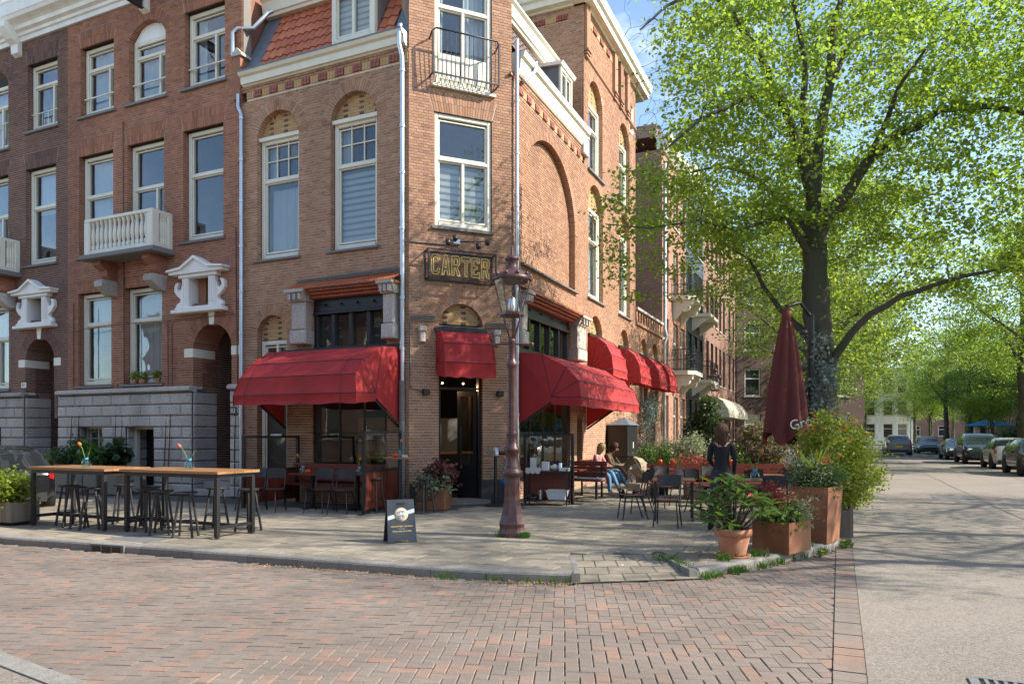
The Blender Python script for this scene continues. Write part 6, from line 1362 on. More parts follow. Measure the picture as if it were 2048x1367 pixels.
item('dish_tub','white plastic dish tub on the lower shelf','tub',tb_,.7,0,.126,M_['plasticw']); item('steel_canister','tall steel canister on the lower shelf','canister',MB().lathe([(.05,0),(.05,.2)],12),.32,0,.126,M_['steel']); item('warming_pan','round black pan with a steel lid on the lower shelf','pan',MB().lathe([(.12,0),(.13,.05),(.12,.06),(.06,.1),(.02,.11),(.02,.13)],16),.13,0,.126,M_['black'])
# big cabinet against the right-hand front
KM_ = FR @ T(8.0,-.36,0); kc = thing('steel_cabinet', 'tall dark cabinet with a peaked lid against the sunny brick front', 'cabinet', KM_)
MB().bbox(-.6,.6,-.35,.33,.05,1.85,.02).build('body', M_['black'], kc, KM_); MB().add([(-.66,-.4,1.85),(.66,-.4,1.85),(.66,.35,1.85),(-.66,.35,1.85),(0,-.05,2.12)],[(0,1,4),(1,2,4),(2,3,4),(3,0,4),(3,2,1,0)]).build('lid', M_['lead'], kc, KM_); MB().box(-.03,.03,-.36,-.345,1.1,1.3).build('label_plate', M_['white'], kc, KM_)
# ---------------------------------------------------------------- street lamps
M_['lamp'] = mat('maroon_paint', (.06,.016,.017), .4, var=.25, vs=9, bump=.5, bs=30, c2=(.085,.035,.03), coat=.15)
def lamp(label, x, y, s=1.0):
    M = T(x,y,0) @ Matrix.Diagonal((s*.86,s*.86,s,1)); o = thing('street_lamp', label, 'street lamp', M, 'cast iron street lamps')
    MB().lathe([(.27,0),(.27,.06),(.25,.1),(.24,.14)], 8, sm=False, ang=.39).build('base', M_['lamp'], o, M)
    MB().lathe([(.235,.14),(.25,.2),(.2,.34),(.165,.5),(.15,.62),(.145,.92)], 8, sm=False, ang=.39).build('pedestal', M_['lamp'], o, M)
    MB().lathe([(.15,.92),(.19,.95),(.2,.98),(.19,1.02),(.15,1.04),(.16,1.07),(.13,1.12),(.115,1.2),(.11,1.28),(.125,1.3),(.15,1.34),(.15,1.37),(.11,1.4),(.1,1.5),(.095,1.56),(.105,1.58),(.105,1.62),(.09,1.64)], 20).build('collar', M_['lamp'], o, M)
    MB().lathe([(.09,1.64),(.085,2.0),(.075,2.6),(.085,2.63),(.1,2.66),(.1,2.7),(.075,2.73),(.065,2.78),(.06,3.0),(.075,3.02),(.075,3.06),(.05,3.1)], 18).build('column', M_['lamp'], o, M)
    MB().tube([(-.36,0,3.0),(.36,0,3.0)], .014, 8).ball((-.36,0,3.0),.035,8).ball((.36,0,3.0),.035,8).build('ladder_bar', M_['lamp'], o, M)
    for i in range(4):
        a = rad(45+90*i); c, q = math.cos(a), math.sin(a); MB().tube([(c*.04,q*.04,3.06),(c*.14,q*.14,3.25),(c*.2,q*.2,3.38),(c*.19,q*.19,3.45)], .016, 8).build('cradle_arm', M_['lamp'], o, M)
    MB().lathe([(.2,3.43),(.225,3.45),(.225,3.49),(.2,3.5)], 6, sm=False).build('cradle_ring', M_['lamp'], o, M)
    MB().lathe([(.185,3.5),(.33,4.0)], 6, sm=False).build('glass_pane', M_['glassC'], o, M)
    for i in range(6): a = rad(60*i); c, q = math.cos(a), math.sin(a); MB().tube([(c*.187,q*.187,3.5),(c*.333,q*.333,4.0)], .009, 6).build('glazing_bar', M_['lamp'], o, M)
    MB().lathe([(.36,3.99),(.37,4.02),(.34,4.05),(.27,4.11),(.16,4.15),(.11,4.17),(.1,4.3),(.13,4.32),(.13,4.34),(.05,4.38),(.025,4.42),(.03,4.45),(.012,4.5),(.002,4.56)], 18).build('hood', M_['lamp'], o, M)
    for i in range(10): a = rad(36*i); MB().ball((math.cos(a)*.33,math.sin(a)*.33,4.07),.035,6).build('crest', M_['lamp'], o, M)
    MB().lathe([(.05,3.5),(.07,3.56),(.07,3.7),(.03,3.74)], 12).build('lamp_unit', M_['steel'], o, M)
    return o
lamp('maroon cast iron street lamp standing in front of the entrance', -.0, 11.0, .975); lamp('distant maroon street lamp above the shrubs of the terrace', 8.45, 30.0, .975)
# ---------------------------------------------------------------- folded parasol
M_['parasol'] = mat('dark_red_parasol', (.115,.017,.011), .8, var=.12, vs=4, bump=.1, bs=120)
PMt = T(4.95,13.0,0); ps = thing('parasol', 'folded dark red cantilever parasol with white script lettering, beside the tree', 'parasol', PMt)
def folds(u, v):
    a = u*2*math.pi; z = 3.62-2.15*v+.12*math.sin(4*a+.5)*(v**3); r = .07+.33*v**.75; f = .5+.5*abs(math.sin(4*a+1.2*v)); r *= .5+.55*f
    return (r*math.cos(a)*1.05, r*math.sin(a), z)
MB().grid(folds, 64, 22).build('canopy', M_['parasol'], ps, PMt); MB().lathe([(.02,3.85),(.07,3.8),(.085,3.62),(.06,3.55)], 14).build('canopy_cap', M_['parasol'], ps, PMt)
MB().tube([(.55,.25,.05),(.55,.25,3.75)], .055, 12).build('mast', M_['blackmetal'], ps, PMt); MB().tube([(.55,.25,3.7),(.3,.12,3.95),(0,0,3.85)], .035, 10).build('arm', M_['blackmetal'], ps, PMt); MB().box(.05,1.05,-.25,.75,.0,.07).build('base_plate', M_['blackmetal'], ps, PMt)
for i in range(8): a = rad(45*i+20); MB().tube([(.03*math.cos(a),.03*math.sin(a),3.6),(.16*math.cos(a),.16*math.sin(a),1.75)], .012, 6).build('rib', M_['blackmetal'], ps, PMt)
SH_ = Matrix.Shear('XZ', 4, (0,0)); text(ps, 'Gro', PMt @ T(.1,-.41,1.74) @ RX(90) @ RZ(14), .24, M_['white'])
# ---------------------------------------------------------------- plants
LS_LONG = np.array([(0,0,0),(.13,.25,.02),(.16,.55,.02),(0,1,-.06),(-.16,.55,.02),(-.13,.25,.02)])
def lm_(n, c, t, k=.35, isl=.28, rough=.4): return leafmat(n, c, t, k, isl, rough)
M_['g_rhodo'] = lm_('rhododendron_leaf', (.075,.14,.03), (.18,.3,.04)); M_['g_dark'] = lm_('dark_shrub_leaf', (.03,.06,.02), (.07,.13,.02)); M_['g_mid'] = lm_('green_leaf', (.07,.14,.025), (.18,.3,.04)); M_['g_yel'] = lm_('yellow_green_leaf', (.16,.21,.025), (.38,.45,.04), .42)
M_['g_var'] = lm_('variegated_leaf', (.3,.33,.2), (.35,.4,.2)); M_['g_silver'] = lm_('silver_leaf', (.2,.26,.24), (.2,.25,.2)); M_['g_olive'] = lm_('olive_brown_leaf', (.15,.13,.06), (.25,.2,.08)); M_['g_red'] = lm_('red_young_leaf', (.3,.04,.035), (.5,.08,.06)); M_['g_bronze'] = lm_('bronze_leaf', (.13,.05,.04), (.22,.08,.06)); M_['g_fern'] = lm_('fern_leaf', (.05,.11,.035), (.12,.22,.05))
M_['f_pink'] = mat('pink_flower', (.7,.09,.12), .6, transl=.3, isl=.2); M_['f_orange'] = mat('orange_flower', (.8,.2,.06), .6, transl=.3, isl=.2); M_['grass'] = lm_('grass_blade', (.07,.16,.02), (.2,.38,.03)); M_['f_yellow'] = mat('dandelion', (.85,.6,.02), .6, transl=.3)
M_['greywood'] = mat('weathered_wood', (.21,.175,.14), .8, var=.25, vs=4, stretch=(8,8,.6), isl=.15)
def foliage(o, M, ell, n, ls, m, seed, shape=None, up=.5, name='foliage', clump=.09, nst=40, stems=True):
    rn = np.random.default_rng(seed); vol = np.array([e[3]*e[4]*e[5] for e in ell]); k = max(8, nst); pk = rn.choice(len(ell), k, p=vol/vol.sum()); E_ = np.array(ell)[pk]
    v = rn.normal(size=(k,3)); v /= np.linalg.norm(v,axis=1)[:,None]; r = rn.uniform(.3,1,k)**(1/2.2); cen = E_[:,:3]+v*E_[:,3:6]*r[:,None]
    C = cen[rn.integers(0,k,n)]+rn.normal(size=(n,3))*clump; C[:,2] = np.maximum(C[:,2], .02)
    V, Fq = leaves_np(C, ls, rn, up, shape); new(name, npmesh(name, V, Fq, m), o, M, kind='stuff')
    if stems:
        b = MB(); z0 = min(e[2]-e[5] for e in ell)
        for c in cen[:min(k,34)]: b.tube([(c[0]*.15,c[1]*.15,z0-.05),(c[0]*.5,c[1]*.5,z0+(c[2]-z0)*.5),tuple(c)], [.009,.006,.003], 5, caps=False)
        b.build('stems', M_['bark'], o, M, kind='stuff')
def blades(o, M, n, L, w, seed, m, droop=.8, name='strap_leaf', up=1.0):
    rn = random.Random(seed)
    for i in range(n):
        a = rn.uniform(0,6.283); l = L*rn.uniform(.6,1.1); s = rn.uniform(.35,1)*droop; b = MB(); P = []
        for k in range(7):
            t = k/6; rr = l*s*t*(.55+.45*t); z = l*up*(t-.62*s*t*t); ww = w*(1-t)**.6*(.5+min(t*4,.5)); P.append((rr,z,ww))
        vs = []; ca, sa = math.cos(a), math.sin(a)
        for rr, z, ww in P: vs += [(rr*ca-ww*sa, rr*sa+ww*ca, z), (rr*ca+ww*sa, rr*sa-ww*ca, z)]
        b.add(vs, [(2*k,2*k+1,2*k+3,2*k+2) for k in range(6)], 0, True); b.build(name, m, o, M)
def flowers(o, M, pts, r, m, name='flower'):
    me = MB(); [me.add([(0,0,0),(r*math.cos(a),r*math.sin(a),r*.5),(r*1.3*math.cos(a+.5),r*1.3*math.sin(a+.5),r*.2),(r*math.cos(a+1),r*math.sin(a+1),r*.5)],[(0,1,2,3)]) for a in (0,1.26,2.5,3.8,5.0)]; me = me.mesh(name, m)
    for p in pts: new(name, me, o, M @ T(*p) @ RZ(RN.uniform(0,360)) @ RX(RN.uniform(-40,40)))
def rpts(ell, n, seed, top=True):
    rn = random.Random(seed); out = []
    while len(out) < n:
        e = rn.choice(ell); v = Vector((rn.gauss(0,1),rn.gauss(0,1),abs(rn.gauss(0,1)) if top else rn.gauss(0,1))).normalized(); out.append((e[0]+v.x*e[3]*.98,e[1]+v.y*e[4]*.98,e[2]+v.z*e[5]*.98))
    return out
def boxplanter(o, M, w, d, h, m, taper=0., soil=True, t=.02):
    b = MB(); w2, d2 = w/2, d/2; k = 1-taper
    lo = [(-w2*k,-d2*k,0),(w2*k,-d2*k,0),(w2*k,d2*k,0),(-w2*k,d2*k,0)]; hi = [(-w2,-d2,h),(w2,-d2,h),(w2,d2,h),(-w2,d2,h)]; ih = [(x*(1-2*t/w),y*(1-2*t/d),h) for x,y,_ in hi]; il = [(x,y,h-.06) for x,y,_ in ih]
    b.add(lo+hi+ih+il, [(3,2,1,0)]+[(j,(j+1)%4,4+(j+1)%4,4+j) for j in range(4)]+[(4+j,4+(j+1)%4,8+(j+1)%4,8+j) for j in range(4)]+[(8+j,8+(j+1)%4,12+(j+1)%4,12+j) for j in range(4)]); b.build('planter_box', m, o, M)
    MB().slab([(x*.999,y*.999) for x,y,_ in il], h-.08, h-.05).build('soil', M_['soil'], o, M)
# 1 terracotta pot with rhododendron: every leaf separate
for i_, (x_, y_, z_, k_) in enumerate(((.35,2.62,1.1,'tulip_o'),)): v_ = FC @ Vector((1.0+x_-.45,y_,z_)); vase('vase of orange tulips on the bar counter inside the door', v_.x, v_.y, v_.z, k_, (.04,0), .22, 1.5)
TM = T(2.8,9.12,.0); tp_ = thing('potted_rhododendron', 'rhododendron with long green leaves in a terracotta pot on a saucer', 'potted plant', TM)
MB().lathe([(.0,.03),(.15,.03),(.155,.05),(.205,.27),(.2,.275),(.225,.28),(.235,.36),(.225,.365),(.2,.365),(.19,.3)], 36).build('pot', M_['terracotta'], tp_, TM); MB().lathe([(.0,.0),(.19,.0),(.215,.035),(.2,.035),(.18,.012),(0,.012)], 36).build('saucer', M_['terracotta'], tp_, TM); MB().lathe([(0,.31),(.195,.31)], 20).build('soil', M_['soil'], tp_, TM)
rl2 = MB().add([(0,0,0),(.018,.03,.006),(.024,.08,.006),(.014,.125,-.002),(0,.14,-.012),(-.014,.125,-.002),(-.024,.08,.006),(-.018,.03,.006),(0,.05,-.002),(0,.1,-.004)],[(0,1,2,8),(8,2,3,9),(9,3,4),(0,8,6,7),(8,9,5,6),(9,4,5)],0,True).mesh('leaf', M_['g_rhodo'])
rr_ = random.Random(4)
for i in range(36):
    a = i*2.4; q = math.sqrt((i+.5)/36); r = .48*q; z = .97-.42*q*q+rr_.uniform(-.12,.06)-(.12 if i % 4 == 0 else 0); c = Vector((r*math.cos(a),r*math.sin(a)*.9,z)); sc_ = rr_.uniform(.8,1.25)
    MB().tube([(c.x*.12,c.y*.12,.3),(c.x*.55,c.y*.55,.3+(z-.3)*.55),tuple(c)],[.011,.008,.005],6).build('stem', M_['bark'], tp_, TM)
    for k in range(8): new('leaf', rl2, tp_, TM @ T(*c) @ RZ(k*137.5+i*20) @ RX(rr_.uniform(-25,35)) @ Matrix.Scale(sc_*rr_.uniform(1.0,1.4),4))
flowers(tp_, TM, [(.12,-.3,.8),(.2,-.25,.74),(.3,-.1,.72)], .03, M_['f_pink'])
# 2 low rusty box
BM_ = T(3.62,9.68,0) @ RZ(42); bp = thing('rusty_planter', 'low square rusty steel planter with red pieris and heather', 'planter', BM_, 'rusty steel planters'); boxplanter(bp, BM_, .6, .52, .4, M_['corten'])
e2 = [(0,0,.5,.3,.24,.14)]; foliage(bp, BM_, e2, 900, .055, M_['g_mid'], 11, nst=40); foliage(bp, BM_, [(-.12,.05,.72,.12,.12,.2)], 420, .075, M_['g_red'], 12, LS_LONG, name='red_leaves', clump=.04, nst=12); foliage(bp, BM_, [(.16,-.1,.5,.18,.16,.1)], 700, .06, M_['g_var'], 13, LS_LONG, name='variegated_leaves', nst=20); foliage(bp, BM_, [(.2,.05,.56,.12,.12,.08)], 260, .035, M_['f_pink'], 14, name='heather_flowers', nst=14, stems=False)
# 3 tall rusty planter
TT = T(4.44,10.53,0) @ RZ(48); tp3 = thing('rusty_planter', 'tall tapered rusty steel planter with ferns and long arching leaves', 'planter', TT, 'rusty steel planters'); boxplanter(tp3, TT, .62, .56, .8, M_['corten'], .14)
foliage(tp3, TT, [(0,0,.9,.36,.32,.16)], 2600, .06, M_['g_fern'], 15, LS_LONG, nst=70); foliage(tp3, TT, [(-.1,.05,1.0,.25,.25,.12)], 700, .06, M_['g_var'], 16, LS_LONG, name='variegated_leaves', nst=24); blades(tp3, TT @ T(0,0,.82), 46, .85, .019, 17, M_['g_yel'], .95); flowers(tp3, TT, [(-.1,-.15,1.16),(-.05,-.18,1.2),(-.15,-.1,1.14),(-.08,-.22,1.13)], .045, M_['f_orange'])
# 4 big flowering bush in a wooden trough
WMx = T(5.12,11.35,0) @ RZ(66); wp = thing('flowering_bush', 'big yellow green bush with pink red flowers in a wooden trough at the kerb', 'bush', WMx); boxplanter(wp, WMx, 1.0, .42, .42, M_['greywood'])
for s in (-1,1): [MB().box(s*.48-.03,s*.48+.03,q*.19-.03,q*.19+.03,0,.44).build('corner_post', M_['greywood'], wp, WMx) for q in (-1,1)]
e4 = [(.1,0,1.15,.75,.62,.62),(.5,-.1,.8,.6,.55,.42),(-.2,-.05,.8,.5,.5,.35),(.2,.1,1.6,.45,.42,.3)]
foliage(wp, WMx, e4, 11000, .062, M_['g_yel'], 18, LS_LONG*np.array([1.5,1,1]), nst=190); flowers(wp, WMx, rpts(e4, 38, 3), .035, M_['f_orange']); flowers(wp, WMx, rpts(e4, 20, 4), .03, M_['f_pink'])
# 5 silvery climber on the linden trunk
SV = T(5.8,13.5,0); sv = thing('silver_climber', 'silvery eucalyptus like shoots climbing the linden trunk', 'climbing plant', SV)
foliage(sv, SV, [(-.1,-.05,1.6,.4,.3,.5),(-.15,-.1,2.5,.36,.28,.6),(-.3,-.15,3.25,.4,.2,.25)], 1900, .07, M_['g_silver'], 19, nst=70)
# 6 planter beside the door
DP = T(-1.62,15.0,0) @ RZ(-14); dp_ = thing('rusty_planter', 'rusty steel planter with pale and purple leaved plants left of the entrance door', 'planter', DP, 'rusty steel planters'); boxplanter(dp_, DP, .6, .45, .42, M_['corten']); foliage(dp_, DP, [(.02,0,.55,.32,.25,.2)], 800, .08, M_['g_var'], 20, nst=36); foliage(dp_, DP, [(.1,.05,.72,.3,.22,.2)], 500, .09, M_['g_bronze'], 21, name='purple_leaves', nst=26)
# 7 hedge trough at the far left
HP_ = T(-8.92,12.62,0) @ RZ(AX); hp_ = thing('planter_trough', 'grey wooden trough of fresh green shrubs left of the bar tables', 'planter', HP_)
for i in range(11): MB().box(-.62+i*.113,-.62+i*.113+.108,-.25,-.225,.06,.4).build('board', M_['greywood'], hp_, HP_); MB().box(-.62+i*.113,-.62+i*.113+.108,.225,.25,.06,.4).build('board', M_['greywood'], hp_, HP_)
MB().box(-.62,-.6,-.224,.224,.06,.4).box(.6,.62,-.224,.224,.06,.4).build('end_board', M_['greywood'], hp_, HP_); MB().box(-.6,.6,-.22,.22,.03,.36).build('soil', M_['soil'], hp_, HP_)
foliage(hp_, HP_, [(-.3,0,.62,.42,.26,.24),(.3,0,.6,.36,.26,.22)], 3600, .055, M_['g_yel'], 22, nst=110)
# 8 pots along the basement front
pots = [(-11.2,-.5,'low stone bowl of small leaves by the far left granite pier','g_yel',.3,.18,.42,500,.05),(-10.5,-.55,'reddish clay trough of ferns at the granite front','g_fern',.42,.3,.5,900,.07),(-9.9,-.55,'clay trough with a tall fern plume at the granite front','g_fern',.35,.55,.5,900,.07),(-9.35,-.55,'clay trough with broad green leaves below the basement window','g_mid',.42,.38,.5,420,.16),(-8.55,-.6,'pot with dark arching leaves beside the black basement door','g_dark',.34,.4,.5,320,.2)]
for i, (x, y, lb_, m, r, h, z, n, ls) in enumerate(pots):
    M = FL @ T(x,y,0); o = thing('potted_plant', lb_, 'potted plant', M, 'potted plants along the granite front'); MB().bbox(-.26,.26,-.16,.16,0,z,.02).build('pedestal', M_['slab'], o, M); boxplanter(o, M @ T(0,0,z), .56, .34, .26, M_['terracotta'], .12); foliage(o, M @ T(0,0,z+.3), [(0,0,h*.5,r,r*.7,h*.6)], n, ls, M_[m], 30+i, nst=40)
# 9 balls on the window sill
for i, (x, lb_) in enumerate(((-8.55,'round green plant on the window sill, leftmost of three'),(-8.28,'round green plant on the window sill, middle of three'),(-7.72,'round green plant on the window sill, rightmost of three'))):
    M = FL @ T(x,.02,2.9); o = thing('sill_plant', lb_, 'potted plant', M, 'round plants on the window sill'); MB().lathe([(.07,0),(.09,.1)], 12).build('pot', M_['terracotta'], o, M); foliage(o, M, [(0,0,.2,.14,.1,.12)], 500, .035, M_['g_yel'], 40+i, nst=30, clump=.03, stems=False)
# 10 shrubs behind the sunny terrace
def shrub(lb_, x, y, pot, ell, n, ls, m, seed, shape=None, nst=60, grp_='shrubs behind the sunny terrace'):
    M = T(x,y,0); o = thing('shrub', lb_, 'shrub', M, grp_); w_, h = pot; boxplanter(o, M, w_, w_, h, M_['blackmetal'] if seed % 2 else M_['greywood'], .08); foliage(o, M @ T(0,0,h), ell, n, ls, M_[m], seed, shape, nst=nst); return o
shrub('white edged round shrub behind the terrace, left of the standing woman', 4.55, 17.9, (.5,.5), [(0,0,.62,.45,.45,.36)], 2600, .05, 'g_var', 51)
shrub('low red leaved shrub in front of the white edged one', 4.35, 17.3, (.4,.4), [(0,0,.4,.38,.35,.22)], 1100, .07, 'g_red', 52, LS_LONG)
shrub('tall dark laurel shrub in front of the balcony house', 5.5, 20.5, (.6,.5), [(0,0,.95,.52,.55,.75),(.05,0,1.7,.34,.35,.4)], 3900, .085, 'g_dark', 53, nst=120)
shrub('broad olive brown shrub right of the standing woman', 6.05, 17.6, (.6,.5), [(0,0,.75,.62,.6,.52)], 4200, .06, 'g_olive', 54, nst=110)
shrub('loose green shrub beside the stroller', 3.75, 18.6, (.5,.45), [(0,0,.45,.5,.4,.3)], 1500, .06, 'g_mid', 55)
shrub('pale green shrub at the foot of the low wing', 4.6, 21.0, (.5,.5), [(0,0,.5,.6,.5,.4)], 1600, .06, 'g_var', 56)
shrub('low green shrub behind the long red bench', 5.2, 17.2, (.5,.45), [(0,0,.4,.5,.3,.24)], 1300, .06, 'g_mid', 57); shrub('green shrub between the olive shrub and the linden', 7.2, 16.8, (.6,.5), [(0,0,.6,.6,.5,.45)], 2200, .065, 'g_mid', 58, nst=80); shrub('dark green shrub behind the parasol mast', 6.9, 15.2, (.5,.45), [(0,0,.5,.45,.45,.4)], 1800, .065, 'g_dark', 59)
YM = FR @ T(11.0,-.8,0); yk = thing('yucca', 'spiky yucca in a pot against the sunny brick front', 'potted plant', YM); boxplanter(yk, YM, .5, .5, .45, M_['blackmetal']); blades(yk, YM @ T(0,0,.45), 40, .95, .022, 61, M_['g_yel'], .7, up=1.1)
CM = FR @ T(11.6,-.3,0); cl = thing('wall_climber', 'grey green climber on the brick front below the far red awnings', 'climbing plant', CM); foliage(cl, CM, [(0,0,1.6,.5,.25,1.0),(.6,0,2.6,.9,.22,.6),(-.3,0,.8,.5,.3,.5)], 3000, .065, M_['g_silver'], 62, nst=110)
# 11 weeds and grass
def tufts(name, pts, seed, n=26, L=.11, lb_=None):
    rn = random.Random(seed); b = MB()
    for x, y, z, s in pts:
        for i in range(int(n*s)):
            a = rn.uniform(0,6.28); r = rn.uniform(0,.1)*s; bx, by = x+r*math.cos(a), y+r*math.sin(a); l = L*rn.uniform(.5,1.2); d = rn.uniform(0,6.28); w_ = .004
            tx, ty = bx+math.cos(d)*l*.6, by+math.sin(d)*l*.6; mx, my = bx+math.cos(d)*l*.2, by+math.sin(d)*l*.2
            b.add([(bx-w_,by,z),(bx+w_,by,z),(mx+w_*.8,my,z+l*.6),(mx-w_*.8,my,z+l*.6),(tx,ty,z+l*.85)],[(0,1,2,3),(3,2,4)])
    return b.build(name, M_['grass'], None, I4, label=lb_, cat='grass' if lb_ else None, kind='stuff')
rk = random.Random(9)
def along(p, q, n, z, j=.04, s=(.3,1.0)): return [(p[0]+(q[0]-p[0])*t+rk.gauss(0,j), p[1]+(q[1]-p[1])*t+rk.gauss(0,j), z, rk.uniform(*s)) for t in [rk.random() for _ in range(n)]]
tufts('grass', [(.17+rk.gauss(0,.07),10.84+rk.gauss(0,.05),0,rk.uniform(.5,1)) for _ in range(12)]+[(-.2,10.86,0,.5)], 1, lb_='grass tufts growing at the foot of the street lamp')
tufts('grass', along((2.2,8.25),(3.2,9.0),26,RD,.03,(.2,.8))+along((3.2,9.02),(4.6,10.3),12,RD,.03)+along((2.08,8.5),(1.9,9.2),12,-.04,.04)+[(3.1,9.25,0,1),(3.2,9.15,0,.8),(4.1,10.0,0,1)]+along((2.5,8.8),(3.2,9.2),8,0,.03)+along((4.9,10.6),(5.1,10.9),8,RD,.05), 2, lb_='fresh grass growing along the kerb below the rusty planters')
tufts('grass', along((-.9,8.28),(.6,7.96),16,RD,.03,(.1,.35)), 3, lb_='low weeds along the kerb left of the ramp')
flw = thing('dandelion_patch', 'small yellow dandelions at the kerb below the tall planter', 'flower', T(4.1,9.75,RD)); blades(flw, T(4.15,9.72,RD), 22, .16, .012, 71, M_['grass'], 1.0, 'leaf', .6); blades(flw, T(4.85,10.5,RD), 26, .18, .014, 72, M_['grass'], 1.0, 'leaf', .6); flowers(flw, I4, [(4.12,9.68,RD+.1),(4.2,9.74,RD+.08),(4.8,10.42,RD+.12)], .02, M_['f_yellow'])
# fallen leaf litter along the gutter
rn = np.random.default_rng(8); Lp = []
for a, b in ((( -3.4,9.2),(-.3,8.08)),((2.2,8.2),(4.8,10.55)),((-.3,8.08),(.66,7.95))):
    t = rn.random(420)[:,None]; Lp.append(np.array(a)[None]*(1-t)+np.array(b)[None]*t+rn.normal(size=(420,2))*.06)
Lp = np.concatenate(Lp); V, Fq = leaves_np(np.c_[Lp, np.full(len(Lp), RD+.012)], .02, rn, 2.5); M_['litter'] = mat('leaf_litter', (.3,.2,.1), .9, cols=[(.28,.17,.07),(.4,.28,.13),(.22,.13,.06)]); new('leaf_litter', npmesh('leaf_litter', V, Fq, M_['litter']), label='brown bud scales and leaf litter along the kerb', cat='litter', kind='stuff')
# hedge across the road
HG = frame((*goff(12.5,66),0), (-DR.x,-DR.y,0)); hg = thing('hedge', 'tall clipped dark green hedge behind the parked cars', 'hedge', HG); MB().box(0,34,.2,1.2,0,2.3).build('hedge_core', M_['g_dark'], hg, HG); foliage(hg, HG, [(17,.5,1.25,17,.5,1.2)], 15000, .16, M_['g_dark'], 81, nst=900, clump=.18, stems=False)
# ---------------------------------------------------------------- people
M_['skin'] = mat('skin', (.5,.29,.2), .5, var=.05, sub=None); M_['blackcloth'] = mat('black_knit', (.011,.011,.013), .9, bump=.2, bs=60); M_['jeansD'] = mat('charcoal_jeans', (.024,.026,.033), .85, var=.3, vs=9, bump=.2, bs=60); M_['jeansB'] = mat('blue_jeans', (.1,.2,.32), .85, var=.25, vs=8, bump=.2, bs=60)
M_['shirtP'] = mat('pink_striped_shirt', (.5,.24,.22), .85, var=.2, vs=25, stretch=(4,4,.4)); M_['shirtO'] = mat('olive_brown_top', (.13,.08,.04), .85, var=.15); M_['hairB'] = mat('brown_hair', (.085,.038,.02), .55, spec=.25, var=.45, vs=22, stretch=(5,5,.5), bump=.5, bs=45); M_['hairY'] = mat('blonde_hair', (.42,.28,.12), .45, var=.3, vs=22, stretch=(5,5,.5), bump=.5, bs=45); M_['shoe'] = mat('dark_shoe', (.012,.012,.012), .5); M_['shoeW'] = mat('pale_shoe', (.55,.4,.38), .6)
M_['eye'] = mat('dark_eye', (.02,.012,.01), .2); M_['lip'] = mat('lip', (.4,.12,.1), .5)
